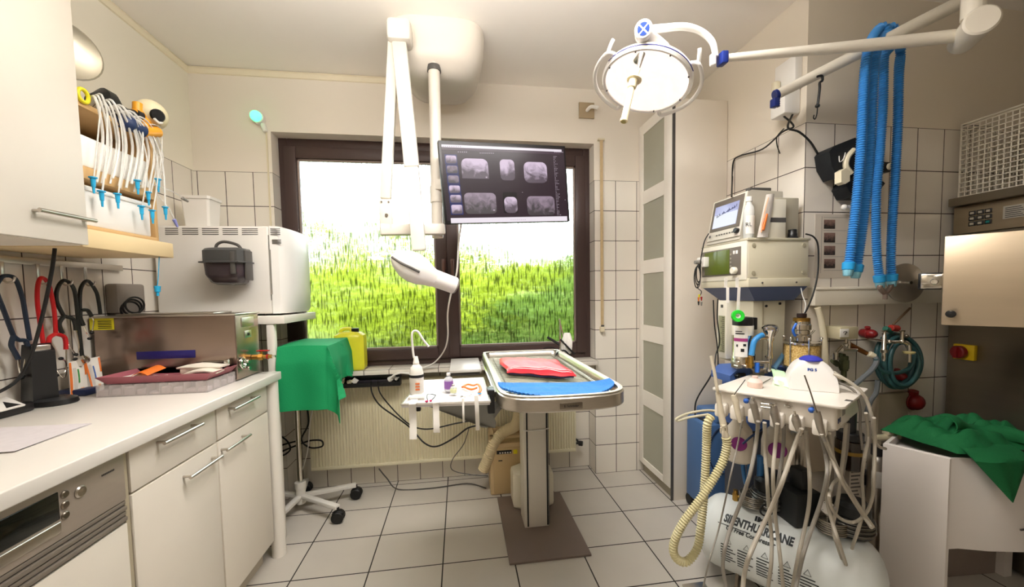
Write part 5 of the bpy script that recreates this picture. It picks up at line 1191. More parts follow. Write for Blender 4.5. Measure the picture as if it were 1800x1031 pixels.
# poster with four photographs
a, c = P(1433, 376, Y=YR), P(1492, 488, Y=YR)
t = thing('poster', 'white sheet with a column of four small pictures taped to the tiles', 'poster', ((a.x+c.x)/2, YR, c.z))
b = MB(); b.box(a.x, c.x, YR-.0015, YR-.0003, c.z, a.z); b.build('sheet', mat('poster_paper', '#cfc5b6', .7), t)
pm = xmat('poster_picture', 60, '#2c2622', '#8a6c60'); pm.node_tree.nodes['Principled BSDF'].inputs['Emission Strength'].default_value = 0
_n = pm.node_tree; _n.links.new(_n.nodes['Color Ramp'].outputs[0], _n.nodes['Principled BSDF'].inputs['Base Color'])
for (v0, v1) in ((386, 402), (409, 426), (432, 448), (455, 471)):
    q0, q1 = P(1448, v0, Y=YR), P(1467, v1, Y=YR); b = MB(); b.box(q0.x, q1.x, YR-.0022, YR-.0014, q1.z, q0.z); b.build('picture', pm, t)
b = MB()
for v in (382, 405, 428, 451, 475): q0 = P(1447, v, Y=YR); q1 = P(1488, v, Y=YR); b.box(q0.x, q1.x, YR-.0019, YR-.0014, q0.z-.0008, q0.z+.0008)
q0 = P(1434, 380, Y=YR); q1 = P(1434, 480, Y=YR); b.box(q0.x+.03, q0.x+.032, YR-.0019, YR-.0014, q1.z, q0.z); b.build('ruled_line', M_GREY, t)
# ================================================================ anaesthesia machine with ventilator, monitor on top
M_MC = mat('machine_cream', '#d9d2ba', .45)
M_MC2 = mat('machine_front', '#ebe6d6', .4)
M_SLATE = mat('slate_blue_enamel', '#5a678c', .4)
t = thing('anaesthesia_machine', 'cream anaesthesia machine with green display, vaporizer and blue shelf', 'anaesthesia machine', (1.4, -.8, 0))
b = MB(); b.box(1.265, 1.565, -.95, -.63, 1.275, 1.478, .004); vb = b.build('ventilator_box', M_MC, t)
b = MB(); b.box(1.258, 1.57, -.955, -.625, 1.474, 1.484, .002); b.build('top_plate', mat('machine_top', '#c9c3ad', .5), vb)
b = MB(); b.box(1.262, 1.57, -.956, -.625, 1.268, 1.306, .002); b.build('lower_band', M_MC, vb)
b = MB(); b.box(1.258, 1.268, -.948, -.632, 1.30, 1.474, .003); fpn = b.build('front_panel', M_MC2, vb)
def fy(px, py=460): return P(px, py, X=1.258).y
b = MB(); b.box(1.2545, 1.259, -.915, -.64, 1.325, 1.452, .002); fd = b.build('display_bezel', mat('taupe_bezel', '#6d655c', .4), fpn)
b = MB(); b.box(1.252, 1.2555, -.845, -.665, 1.332, 1.446, .001); b.build('green_display', mat('lcd_green', '#5d6a2c', .15, var=.2, vscale=3), fpn)
b = MB()
for y in (-.875, -.893): b.box(1.2525, 1.255, y-.006, y+.006, 1.42, 1.436, .001)
b.build('white_key', M_WHITE2, fpn)
b = MB()
for k in range(5): b.box(1.2528, 1.255, -.858, -.850, 1.345+.018*k, 1.353+.018*k)
b.build('side_keys', mat('key_grey', '#a59e90', .5), fpn)
b = MB(); b.cyl((1.256, -.885, 1.345), (1.235, -.885, 1.345), .0165, bv=.003); b.build('dial', M_MC2, fpn)
b = MB()
for (x, z) in ((1.29, 1.452), (1.54, 1.452), (1.29, 1.33), (1.54, 1.33)):
    b.cyl((x, -.95, z), (x, -.9525, z), .009); b.box(x-.006, x+.006, -.9535, -.952, z-.001, z+.001)
b.build('screw_cap', mat('screw_khaki', '#b5ae96', .4), vb)
b = MB(); b.cyl((1.33, -.956, 1.286), (1.33, -.958, 1.286), .004); b.cyl((1.5, -.956, 1.286), (1.5, -.958, 1.286), .004); b.box(1.275, 1.31, -.952, -.9495, 1.304, 1.309); b.build('small_catch', M_DGREY, vb)
b = MB(); r4 = lambda x0, x1, y0, y1, z: [V((x0, y0, z)), V((x1, y0, z)), V((x1, y1, z)), V((x0, y1, z))]
b.rings([r4(1.268, 1.565, -.948, -.632, 1.268), r4(1.33, 1.53, -.915, -.68, 1.205)]); b.build('slate_hood', M_SLATE, t)
b = MB(); b.box(1.335, 1.50, -.90, -.67, .90, 1.205, .004); b.build('back_column', M_MC, t)
b = MB(); b.box(1.38, 1.387, -.903, -.67, .9, 1.2); b.build('column_fold', mat('fold_beige', '#b5ab92', .5), t)
b = MB()
for (x, z) in ((1.40, 1.18), (1.47, 1.19), (1.405, .945)): b.cyl((x, -.90, z), (x, -.9035, z), .006)
b.build('column_screw', M_BLACKP, t)
b = MB(); b.box(1.285, 1.335, -.79, -.72, .92, 1.205, .003); fm = b.build('flowmeter_block', M_MC2, t)
b = MB(); b.box(1.283, 1.286, -.78, -.735, .95, 1.13); b.build('flow_scale', mat('scale_green', '#a9a888', .4), fm)
b = MB()
for k in range(18): b.box(1.2818, 1.2832, -.778, -.752-(.01 if k % 3 else 0), .955+.0098*k, .9575+.0098*k)
b.build('scale_marks', M_DGREY, fm)
b = MB(); b.box(1.283, 1.2855, -.765, -.75, 1.17, 1.185); b.build('small_emblem', M_DGREY, fm)
# vaporizer
vc = P(1305, 600, Y=-.94)
t2 = thing('vaporizer', 'round steel vaporizer with black top and magenta striped label', 'vaporizer', (vc.x, vc.y, .97))
z0 = P(1305, 640, Y=-.94).z; zA = P(1305, 572, Y=-.94).z; zB = P(1305, 560, Y=-.94).z; zC = P(1305, 588, Y=-.94).z; z0 = max(z0, .912)
b = MB(); b.lathe([(.04, z0), (.045, z0+.004), (.045, z0+.035), (.042, z0+.04), (.042, zC)], (vc.x, vc.y, 0), n=28); b.build('body', M_CHROME, t2)
b = MB(); b.lathe([(.0435, zC), (.0435, zA), (.042, zA+.002)], (vc.x, vc.y, 0), n=28); b.build('cream_band', M_MC2, t2)
b = MB(); b.lathe([(.041, zA), (.041, zB), (.036, zB+.008), (.02, zB+.01)], (vc.x, vc.y, 0), n=28); b.build('dial_top', M_BLACKP, t2)
def vlab(z0_, z1_, m, nm, a0=3.2, a1=4.5):
    b = MB(); b.sheet(lambda u, v: V((vc.x+.0445*math.cos(a0+(a1-a0)*u), vc.y+.0445*math.sin(a0+(a1-a0)*u), z0_+(z1_-z0_)*v)), 10, 1, .0006); b.build(nm, m, t2)
hh = zA-z0
vlab(z0+.04, zA-.004, M_WHITE2, 'white_label'); 
for q, m, nm in ((.7, mat('magenta_print', '#a03a7c', .5), 'magenta_stripe'),): 
    b = MB(); b.sheet(lambda u, v: V((vc.x+.0455*math.cos(3.2+1.3*u), vc.y+.0455*math.sin(3.2+1.3*u), z0+hh*(.62+.08*v))), 10, 1, .0006); b.build(nm, m, t2)
b = MB()
for k, (q0, q1, a0, a1) in enumerate(((.48, .54, 3.5, 3.65), (.36, .44, 3.9, 4.2), (.8, .83, 3.4, 4.2), (.86, .88, 3.4, 4.0), (.5, .56, 4.1, 4.35))):
    b.sheet(lambda u, v: V((vc.x+.0456*math.cos(a0+(a1-a0)*u), vc.y+.0456*math.sin(a0+(a1-a0)*u), z0+hh*(q0+(q1-q0)*v))), 5, 1, .0005)
b.build('label_print', M_INK, t2)
b = MB(); b.box(vc.x+.035, vc.x+.07, vc.y-.005, vc.y+.03, zA-.02, zA+.035, .003); b.box(vc.x+.03, vc.x+.05, vc.y-.02, vc.y+.03, z0+.02, z0+.05, .003); b.build('mounting_block', M_BLACKP, t2)
b = MB(); b.box(vc.x-.055, vc.x-.02, vc.y-.03, vc.y, z0-.01, z0+.02, .002); b.cyl((vc.x-.05, vc.y-.02, z0+.0), (vc.x-.05, vc.y-.045, z0+.0), .008); b.cyl((vc.x-.02, vc.y-.04, z0+.0), (vc.x-.02, vc.y-.055, z0+.0), .007); b.build('filler_port', M_STEEL, t2)
# blue shelf and cabinet below
b = MB(); b.box(1.30, 1.56, -.915, -.74, .60, .86, .006); b.prism([(1.20, -.93, .84), (1.20, -.93, .87), (1.24, -.93, .90), (1.56, -.93, .90), (1.56, -.93, .84)], (0, .13, 0)); bl = b.build('blue_shelf', mat('medical_blue', '#4a68a8', .45), t)
b = MB()
for (x, z) in ((1.205, .872), (1.21, .862)): b.cyl((x+.02, -.93, z), (x+.02, -.955, z), .006)
b.cyl((1.225, -.94, .876), (1.265, -.94, .876), .0075, bv=.001); b.build('black_knob', M_BLACKP, bl)
b = MB(); b.box(1.30, 1.36, -.945, -.92, .868, .90, .003); b.cyl((1.32, -.95, .89), (1.40, -.96, .905), .006); b.cyl((1.36, -.95, .88), (1.36, -.95, .93), .009); b.build('gas_fitting', M_STEEL, bl)
b = MB(); b.box(1.315, 1.55, -.90, -.75, .06, .60, .004); b.build('trolley_base', mat('trolley_dark', '#3b3f4a', .5), t)
b = MB()
for x in (1.34, 1.53):
    for y in (-.87, -.77): b.cyl((x-.012, y, .03), (x+.012, y, .03), .03, bv=.004)
b.build('castor', M_BLACK, t)
# chrome valve
vx = P(1353, 600, Y=-.99)
zt_, zm_, zb_ = P(1353, 572, Y=-.99).z, P(1353, 592, Y=-.99).z, .895
b = MB(); b.lathe([(.009, zb_), (.012, zb_+.01), (.009, zb_+.02), (.009, zb_+.055), (.013, zb_+.06), (.013, zb_+.075), (.011, zb_+.08), (.011, zm_-.02), (.016, zm_-.012), (.016, zm_), (.031, zm_+.028), (.031, zt_-.006), (.026, zt_), (.018, zt_+.005)], (vx.x, vx.y, 0), n=26)
b.cyl((vx.x-.01, vx.y, zm_+.0), P(1334, 594, Y=-1.0), .009, bv=.001); b.cyl((vx.x, vx.y, zb_+.04), (vx.x-.07, vx.y, zb_+.045), .007); b.build('relief_valve', M_CHROME, t)
b = MB(); b.tube([P(1341, 588, Y=-1.0), P(1332, 593, Y=-1.0), P(1325, 602, Y=-1.0), P(1321, 624, Y=-1.0)], .0115, 12); b.build('blue_elbow', mat('elbow_blue', '#3f8fd0', .35), t)
b = MB(); q = P(1319, 634, Y=-1.0); b.cyl(q+Z3*.02, q-Z3*.03, .011, bv=.002); b.cyl(q-Z3*.012, q-Z3*.018, .014); b.build('brass_fitting', M_BRASS, t)
b = MB(); q = P(1331, 640, Y=-1.0); b.cyl(q+Z3*.008, q-Z3*.035, .0095, bv=.002); b.build('blue_stub', mat('vivid_blue', '#2a6ad0', .35), t)
b = MB(); b.cyl(P(1360, 648, Y=-.98), P(1378, 622, Y=-.96), .010); b.build('pale_blue_hose', mat('pale_blue_hose', '#6aa0cc', .4), t)
# soda lime canister
sc_ = P(1409, 625, Y=-1.02); s0, s1 = P(1409, 643, Y=-1.02).z, P(1409, 604, Y=-1.02).z
t2 = thing('absorber_canister', 'clear absorber canister filled with yellow granules on the machine', 'absorber', (sc_.x, sc_.y, s0))
b = MB(); b.lathe([(.058, s0), (.0625, s0+.003), (.0625, s1-.002), (.058, s1)], (sc_.x, sc_.y, 0), n=32)
mg = mat('yellow_granules', '#e2bd6e', .8, var=0, bump=.8, bscale=220); nt = mg.node_tree; N = nt.nodes; L = nt.links; vo = N.new('ShaderNodeTexVoronoi'); vo.inputs['Scale'].default_value = 180; tc = N.new('ShaderNodeTexCoord'); L.new(tc.outputs['Object'], vo.inputs[0]); cr = N.new('ShaderNodeValToRGB'); cr.color_ramp.elements[0].color = (*lin('#f0d594'), 1); cr.color_ramp.elements[1].color = (*lin('#b98f44'), 1); cr.color_ramp.elements[1].position = .9; L.new(vo.outputs[0], cr.inputs[0]); L.new(cr.outputs[0], N['Principled BSDF'].inputs['Base Color'])
o = b.build('granules', mg, t2); o['kind'] = 'stuff'
b = MB(); b.cyl((sc_.x, sc_.y, s1), (sc_.x, sc_.y, s1+.010), .068, bv=.002); b.cyl((sc_.x, sc_.y, s0-.012), (sc_.x, sc_.y, s0), .066, bv=.002); b.build('end_plate', M_CHROME, t2)
for a in (3.3, 4.3, 5.4, .8, 2.2):
    b = MB(); p = V((sc_.x+.066*math.cos(a), sc_.y+.066*math.sin(a), s0-.01)); b.cyl(p, p+Z3*(s1-s0+.035), .003, n=8); b.ball(p+Z3*(s1-s0+.038), .006, 8); b.build('tie_rod', M_CHROME, t2)
zz0 = s1+.01; zz1 = P(1409, 556, Y=-1.02).z
b = MB(); b.lathe([(.03, zz0), (.036, zz0+.006), (.036, zz0+.03), (.031, zz0+.034), (.031, zz0+.05), (.036, zz0+.054), (.036, zz1-.035), (.032, zz1-.03), (.032, zz1-.02)], (sc_.x-.004, sc_.y, 0), n=24)
b.cyl((sc_.x-.03, sc_.y-.02, zz0+.03), (sc_.x-.05, sc_.y-.035, zz0+.03), .009); b.cyl((sc_.x+.03, sc_.y, zz0+.02), (sc_.x+.05, sc_.y-.01, zz0+.05), .004)
b.build('valve_head', M_CHROME, t2)
b = MB(); b.lathe([(.03, zz1-.02), (.031, zz1-.018), (.031, zz1-.006), (.026, zz1-.004)], (sc_.x-.004, sc_.y, 0), n=24); b.build('brass_ring', M_BRASS, t2)
b = MB(); b.cyl((sc_.x-.004, sc_.y, zz1-.004), (sc_.x-.004, sc_.y, zz1+.014), .018, bv=.002); b.build('cap', mat('dark_brown_cap', '#2c1c18', .4), t2)
b = MB(); b.cyl((sc_.x, sc_.y, .86), (sc_.x, sc_.y, s0-.012), .03, bv=.002); b.cyl((sc_.x, sc_.y+.0, .87), (sc_.x, -.90, .87), .014); b.build('lower_stand', M_STEELD, t2)
b = MB(); b.tube([P(1398, 590, Y=-1.06), P(1394, 580, Y=-1.06), P(1400, 568, Y=-1.06)], .005, 8); b.build('blue_tube', mat('vivid_blue', '#2a6ad0', .35), t2)

# green tape roll hanging from white straps
t2 = thing('tape_roll', 'bright green tape roll hanging from a white strap under the ventilator', 'tape roll', P(1297, 555, Y=-.99))
c = P(1297, 555, Y=-.99); b = MB(); ax = V((-.35, -.93, .1)).normalized(); x, y, z = frame(ax)
b.lathe([(.011, -.007), (.024, -.008), (.026, -.004), (.026, .004), (.024, .008), (.011, .007), (.011, -.007)], c, ax, 28); b.build('roll', mat('neon_green', '#2fd23a', .35), t2)
b = MB(); b.lathe([(.006, -.003), (.0105, -.003), (.0105, .003), (.006, .003), (.006, -.003)], c, ax, 20); b.build('core', M_WHITE2, t2)
for k, (xt, yt, xb, yb, w_) in enumerate(((1299, 506, 1297, 545, .014), (1279, 508, 1279, 532, .014))):
    a, d = P(xt, yt, Y=-.97), P(xb, yb, Y=-.985); b = MB(); a.z = 1.268
    b.sheet(lambda u, v: a.lerp(d, v)+X3*(u-.5)*w_, 2, 8, .0008)
    b.box(a.x-w_/2, a.x+w_/2, -.97, -.957, 1.2672, 1.2682); b.box(a.x-w_/2, a.x+w_/2, -.9595, -.957, 1.267, 1.31)
    one(b, 'white_strap', M_PAPER, ['white strap holding the green tape roll under the ventilator', 'short white strap left of the green tape roll'][k], 'strap')
# plug socket on the left of ventilator and coiled leads with charms
t2 = thing('lead_coil', 'black monitor leads coiled on the left edge of the ventilator', 'leads', P(1230, 490, Y=-.7))
b = MB(); c = P(1228, 480, Y=-.7)
for k in range(3): b.tube([c+V((-.012*k*.3+.012*math.cos(q)*(1+.2*k), .0, .045*math.sin(q)*(1+.1*k)-.01*k)) for q in [2*PI*i/12 for i in range(12)]], .0024, 6, 3, closed=True)
b.tube([P(1246, 410, Y=-.72), P(1238, 425, Y=-.71), P(1232, 455, Y=-.7), c+V((.01, 0, .03))], .003, 6); b.tube([c+V((0, 0, -.04)), P(1226, 505, Y=-.7), P(1233, 512, Y=-.7), P(1230, 520, Y=-.7)], .002, 6); b.build('cable', M_BLACK, t2)
b = MB(); b.box(1.225, 1.258, -.70, -.64, 1.375, 1.425, .004); b.build('white_plug', M_WHITE2, t2)
b = MB(); b.cyl((1.225, -.67, 1.4), (1.195, -.67, 1.4), .012, .009); b.build('cable_end', M_GREY, t2)
for m, (x, y), nm in ((M_YELLOW, (1229, 520), 'yellow_charm'), (M_RED, (1233, 524), 'red_charm'), (M_ORANGE, (1228, 525), 'orange_charm'), (M_BLACK, (1228, 532), 'black_charm'), (M_GREY, (1233, 533), 'grey_charm')):
    b = MB(); q = P(x, y, Y=-.7); b.cyl(q+Z3*.008, q-Z3*.012, .005, .003, 10, .001); b.build(nm, m, t2)
# cables
for lb, m, pts, r in (('black cable arching from the ventilator top to the absorber', M_BLACK, [(1416, 411, -.955), (1430, 416, -.965), (1438, 432, -.97), (1438, 475, -.975), (1431, 511, -.99), (1420, 540, -1.01), (1411, 556, -1.02)], .0035),
                      ('clear sampling line from the ventilator to the absorber', M_TUBE, [(1408, 506, -.955), (1411, 520, -.98), (1416, 535, -1.0), (1412, 556, -1.02)], .002),
                      ('pair of black cables beside the flow meter', M_BLACK, [(1254, 527, -.80), (1256, 570, -.80), (1261, 610, -.8), (1262, 645, -.80), (1256, 670, -.8)], .003),
                      ('black cable hanging left of the flow meter', M_BLACK, [(1262, 525, -.79), (1261, 560, -.79), (1265, 600, -.79), (1258, 625, -.79), (1256, 660, -.82)], .003),
                      ('black mains cable dropping behind the blue concentrator', M_BLACK, [(1252, 655, -.8), (1245, 668, -.72), (1228, 695, -.6), (1222, 712, -.55), (1222, 735, -.5)], .004)):
    b = MB(); b.tube([P(x, y, Y=q) for x, y, q in pts], r, 7); one(b, 'machine_cable', m, lb, 'cable')

# ---- patient monitor and things on top of the ventilator
t = thing('patient_monitor', 'grey patient monitor with tilted screen on top of the ventilator', 'monitor', (1.37, -.78, 1.484))
pr = [(1.255, 1.485), (1.262, 1.50), (1.30, 1.70), (1.315, 1.705), (1.47, 1.70), (1.48, 1.485)]
my0, my1 = -.905, -.675
b = MB(); b.prism([V((x, my0, z)) for x, z in pr], (0, my1-my0, 0)); b.build('case', mat('monitor_grey', '#c2bcae', .45), t)
d = V((1.30-1.262, 0, 1.70-1.50)); dl = d.length; d.normalize(); nn = V((-d.z, 0, d.x))
def mf(y0, y1, s0, s1, d0, d1, bv=0, b=None):
    b = b or MB(); return b.obox(V((1.262, 0, 1.50)), Y3, d, nn, (y0, y1), (s0, s1), (d0, d1), bv)
mf(my0+.0, my1-.0, .0, dl, 0, .006, .002).build('front_frame', mat('monitor_light', '#d8d3c6', .4), t)
bz = mf(my0+.012, my1-.012, .045, dl-.008, .004, .009, .002).build('bezel', mat('taupe_bezel', '#6d655c', .4), t)
sc2 = mf(my0+.035, my1-.03, .06, dl-.035, .0085, .0095).build('screen', mat('ecg_screen', '#50506a', .1, emit='#a9aecf', es=.55), bz)
b = MB(); rnd = random.Random(2)
for r_ in range(1):
    pts = [];  n = 40
    for k in range(n): pts.append(V((1.262, 0, 1.50))+d*(.145-.05*k/n*.6+(.012 if k % 2 else -.006)*rnd.random())+Y3*(my0+.045+(my1-my0-.09)*k/n)+nn*.0102)
    b.tube(pts[::-1], .0012, 4, 1)
b.build('trace', emat('trace_dark', '#3b4166', .9), sc2)
mf(my0+.037, my1-.032, .062, .125, .0094, .0099).build('lit_field', emat('lit_white', '#e8ecf6', 1.), sc2)
b = MB()
for k in range(7): mf(-.86+.018*k, -.85+.018*k, .02, .026, .006, .009, .001, b)
mf(-.70, -.69, .018, .03, .006, .009, .001, b); b.build('keys', M_DGREY, t)
b = MB(); c = V((1.262, -.888, 1.50))+d*.024; b.cyl(c+nn*.004, c+nn*.022, .012, bv=.002); b.build('dial', M_BLACKP, t)
b = MB(); b.box(1.33, 1.44, my0+.03, my0+.06, 1.70, 1.725, .004); b.build('carry_handle', M_DGREY, t)
# side module
b = MB(); b.box(1.385, 1.535, -.925, -.907, 1.4845, 1.668, .004); b.box(1.40, 1.54, -.90, -.70, 1.4845, 1.60, .004)
one(b, 'side_module', mat('module_grey', '#b9b29e', .5), 'flat grey module standing behind the white carton on the ventilator', 'module')
t = thing('white_carton', 'white carton with a dark stripe beside the patient monitor', 'box', (1.40, -.935, 1.484))
b = MB(); b.box(1.365, 1.45, -.9465, -.928, 1.4845, 1.655, .002); b.build('carton', M_MC2, t)
b = MB(); b.box(1.3645, 1.4505, -.947, -.9462, 1.553, 1.574); b.build('dark_stripe', M_DGREY, t)
bc = P(1304, 412, Z=1.4845); bc = V((1.285, -.925, 1.4845)); rB = .022
t = thing('infusion_bottle', 'clear infusion bottle marked RL on top of the ventilator', 'bottle', bc)
zt = P(1304, 343, Y=bc.y).z-1.4845
b = MB(); b.lathe([(rB*.9, 0), (rB, .003), (rB, zt*.62), (rB*.9, zt*.72), (rB*.5, zt*.8), (rB*.45, zt*.86)], bc, n=24); b.build('bottle', mat('frosty_bottle', '#eef0ee', .15, alpha=.75, var=0), t)
b = MB(); b.cyl(bc+Z3*zt*.85, bc+Z3*zt*.97, rB*.6, bv=.002); b.build('cap', M_WHITE2, t)
b = MB(); b.sheet(lambda u, v: bc+V(((rB+.0006)*math.cos(3.5+2.2*u), (rB+.0006)*math.sin(3.5+2.2*u), zt*(.1+.42*v))), 12, 1, .0005); b.build('paper_label', M_PAPER, t)
vdir = V((bc.x-CP.x, bc.y-CP.y, 0)).normalized(); rt = V((vdir.y, -vdir.x, 0))
text('RL', .024, bc-vdir*(rB+.0015)+Z3*zt*.31+rt*0, rt, Z3, mat('grey_ink', '#5a5a5a', .6), 'lettering', t)
t = thing('syringe_pouch', 'clear syringe pouch with orange print leaning on the ventilator carton', 'pouch', (1.32, -.945, 1.4845))
pA, pB, pC, pD = V((1.300, -.953, 1.4855)), V((1.352, -.953, 1.4855)), V((1.385, -.949, 1.675)), V((1.345, -.949, 1.672))
b = MB(); b.sheet(lambda u, v: pA.lerp(pB, u).lerp(pD.lerp(pC, u), v)-Y3*(.004+.006*math.sin(PI*u)), 8, 6, .001); b.build('pouch', mat('pouch_film', '#efe9e2', .2, alpha=.85), t)
b = MB(); b.cyl(pA+V((.02, -.012, .03)), pA+V((.04, -.012, .10)), .007, .004); b.build('orange_cap', M_ORANGE, t)
b = MB(); b.tube([pA+V((.012, -.013, .02)), pA+V((.022, -.013, .09)), pA+V((.044, -.013, .17))], .0022, 5, 4); b.build('orange_line', mat('pale_orange', '#eab48a', .6), t)
b = MB(); c = P(1393, 411, Y=-.935); c.z = 1.4845; b.lathe([(.021, 0), (.022, .004), (.018, .008), (.018, .02), (.0165, .022), (.0165, .038), (.012, .040)], c, n=22)
one(b, 'round_stopper', M_BLACKP, 'black threaded cap standing on the right end of the ventilator', 'cap')

# ---- trunking, pipes, taps on the right tile wall
b = MB(); b.box(1.60, 2.36, YR-.04, YR-.0005, 1.178, 1.262, .003); b.box(1.60, 2.36, YR-.043, YR-.036, 1.25, 1.256, .001)
one(b, 'cable_trunking', mat('trunking_cream', '#ddd5c4', .5), 'long cream cable trunking along the right tile wall', 'trunking')
b = MB(); b.tube([P(1437, 540, Y=-.95), P(1443, 560, Y=-.95), P(1449, 600, Y=-.95), P(1452, 650, Y=-.95), P(1452, 700, Y=-.95)], .0125, 12)
one(b, 'waste_hose', M_CREAM, 'pale waste hose running down beside the absorber', 'hose')
t = thing('meter_box', 'small box with gauge dial on the tiles above the taps', 'meter', P(1490, 596, Y=-.95))
a, c = P(1477, 575, Y=-1.0), P(1509, 595, Y=-1.0)
b = MB(); b.box(a.x, c.x, -1.0, YR, c.z, a.z, .003); b.build('box', mat('meter_cream', '#b9b092', .5), t)
a2, c2 = P(1477, 578, Y=-1.002), P(1492, 592, Y=-1.002); b = MB(); b.box(a2.x, c2.x, -1.0025, -1.0, c2.z, a2.z, .001); b.build('gauge_face', M_WHITE2, t)
b = MB(); cc = ((a2+c2)/2); b.tube([cc+V((.012*math.cos(q), -.003, .012*math.sin(q)-.004)) for q in (.5, 1., 1.57, 2.1, 2.6)], .0012, 5); b.plank(cc+V((0, -.003, -.008)), cc+V((.006, -.003, .004)), .002, .002, up=(0, 1, 0)); b.build('gauge_needle', M_INK, t)
t = thing('tap_group', 'chrome taps with brass pipe on the tiles beside the hose coil', 'tap', P(1490, 625, Y=-.95))
b = MB(); q = P(1487, 606, Y=-.97); b.cyl(P(1462, 627, Y=-.98), P(1480, 608, Y=-.97), .006); b.cyl(P(1480, 614, Y=-.97), P(1505, 614, Y=-.97), .008); b.cyl(q, q+Z3*.035, .005); b.ball(q, .011, 12); b.cyl(P(1468, 618, Y=-.99), P(1468, 632, Y=-.99), .013, .011, 16, .002); b.cyl(P(1492, 598, Y=-.97), P(1492, 616, Y=-.97), .007); b.box(q.x-.02, q.x+.02, q.y-.003, q.y+.003, q.z+.033, q.z+.038, .001); b.build('chrome_valve', M_CHROME, t)
b = MB(); b.cyl(P(1492, 605, Y=-.95), P(1526, 622, Y=-.97), .013, .010, 14, .002); b.build('brass_pipe', mat('tarnished_brass', '#7a4f26', .35, .8), t)
b = MB(); b.cyl(P(1527, 621, Y=-.98), P(1538, 626, Y=-.99), .014, .012, 14, .002); b.build('white_union', M_CREAM, t)
b = MB(); a = P(1484, 625, Y=-.95); b.cyl(a, a-Z3*.07, .016, bv=.002); b.cyl(a-Z3*.02, a-Z3*.06, .020, n=6); b.cyl(P(1465, 634, Y=-.97), P(1472, 640, Y=-.95), .012); b.cyl(a-Z3*.065, a-Z3*.12, .011); b.cyl(a, V((a.x, YR, a.z)), .01); b.build('green_brass_body', mat('patina_brass', '#4e5238', .5, .6), t)
for lb, m, pts, r in (('grey drain hose bending down from the brass pipe', mat('hose_grey', '#6f7478', .45), [(1537, 626, -.99), (1541, 634, -1.0), (1532, 650, -1.0), (1515, 665, -1.0), (1502, 678, -.99), (1492, 700, -.97)], .0105),
                      ('second grey hose hanging below the hose coil', mat('hose_grey', '#6f7478', .45), [(1543, 668, -.95), (1540, 690, -.95), (1530, 705, -.95), (1524, 725, -.95)], .010),
                      ('thin brown pipe running diagonally to the coil', mat('copper_pipe', '#7c6650', .5), [(1600, 541, -.93), (1570, 570, -.93)], .005)):
    b = MB(); b.tube([P(x, y, Y=q) for x, y, q in pts], r, 9); one(b, 'wall_hose', m, lb, 'hose')
t = thing('hose_coil', 'dark teal garden hose coiled on a wall hook', 'hose', P(1570, 690, Y=-.95))
M_TEAL = mat('teal_hose', '#2f5558', .35)
b = MB(); c = P(1571, 631, Y=-.955)
sq = lambda px: px/447.
for k, (dx, dz, rx, rz, ph) in enumerate(((0, 0, .098, .115, 0), (.002, -.004, .09, .125, .6), (-.004, -.008, .084, .108, 1.2), (.006, -.006, .100, .118, 2.0), (0, -.014, .078, .098, .4))):
    b.tube([c+V((dx+rx*math.cos(q+ph), -.011*k+.006*math.sin(q+ph), dz+rz*math.sin(q+ph)*(1-.12*math.cos(q+ph)))) for q in [2*PI*i/16 for i in range(16)]], .0095, 10, 4, closed=True)
b.tube([P(1540, 630, Y=-1.0), P(1548, 650, Y=-1.0), P(1575, 655, Y=-1.0), P(1600, 645, Y=-1.0), P(1608, 620, Y=-1.0)], .009, 9)
b.build('hose_loops', M_TEAL, t)
b = MB(); b.cyl(P(1556, 577, Y=-.98), P(1566, 581, Y=-.98), .012); b.build('green_joint', mat('joint_green', '#2f6a5a', .4), t)
b = MB(); b.cyl(P(1565, 576, Y=-.985), P(1578, 577, Y=-.985), .015, bv=.003); b.build('red_coupling', mat('brick_red', '#a02c24', .45), t)
b = MB(); q = P(1571, 592, Y=-.96); b.cyl((q.x, YR, q.z+.01), (q.x, -1.01, q.z+.01), .006); b.ball((q.x, -1.012, q.z+.01), .009, 8); b.build('hook', M_STEELD, t)
t = thing('mixer_taps', 'pair of upright chrome taps in front of the hose coil', 'tap', P(1576, 620, Y=-.97))
b = MB()
p = P(1555, 582, Y=-1.03); zb = P(1555, 634, Y=-1.03).z; b.lathe([(.006, zb), (.008, zb+.01), (.007, zb+.035), (.012, zb+.037), (.013, zb+.05), (.009, zb+.055), (.008, p.z-.02), (.005, p.z-.016), (.005, p.z)], (p.x, p.y, 0), n=14); b.box(p.x-.012, p.x+.012, p.y-.004, p.y+.004, p.z-.002, p.z+.005, .001); b.build('left_tap', M_CHROME, t)
b = MB(); p = P(1586, 582, Y=-1.03); b.cyl(p, p-Z3*.05, .007, n=12); b.ball(p-Z3*.045, .011, 10); b.box(p.x-.012, p.x+.012, p.y-.004, p.y+.004, p.z-.002, p.z+.005, .001); b.cyl(P(1562, 600, Y=-1.03), P(1590, 601, Y=-1.03), .006); b.ball(P(1563, 600, Y=-1.03), .010, 10); b.tube([P(1588, 600, Y=-1.03), P(1596, 604, Y=-1.03), P(1598, 614, Y=-1.03), P(1598, 636, Y=-1.03)], .0085, 10); b.build('right_tap', M_CHROME, t)
b = MB(); p = P(1598, 619, Y=-1.03); b.cyl(p-Z3*.006, p+Z3*.005, .019, .022, 20, .002); b.build('cream_collar', mat('aged_cream', '#cdbd84', .45), t)
b = MB(); b.cyl((P(1574, 601, Y=-1.03).x, -1.03, P(1574, 601, Y=-1.03).z), (P(1574, 601, Y=-1.03).x, YR, P(1574, 601, Y=-1.03).z), .008); b.build('wall_pipe', M_CHROME, t)
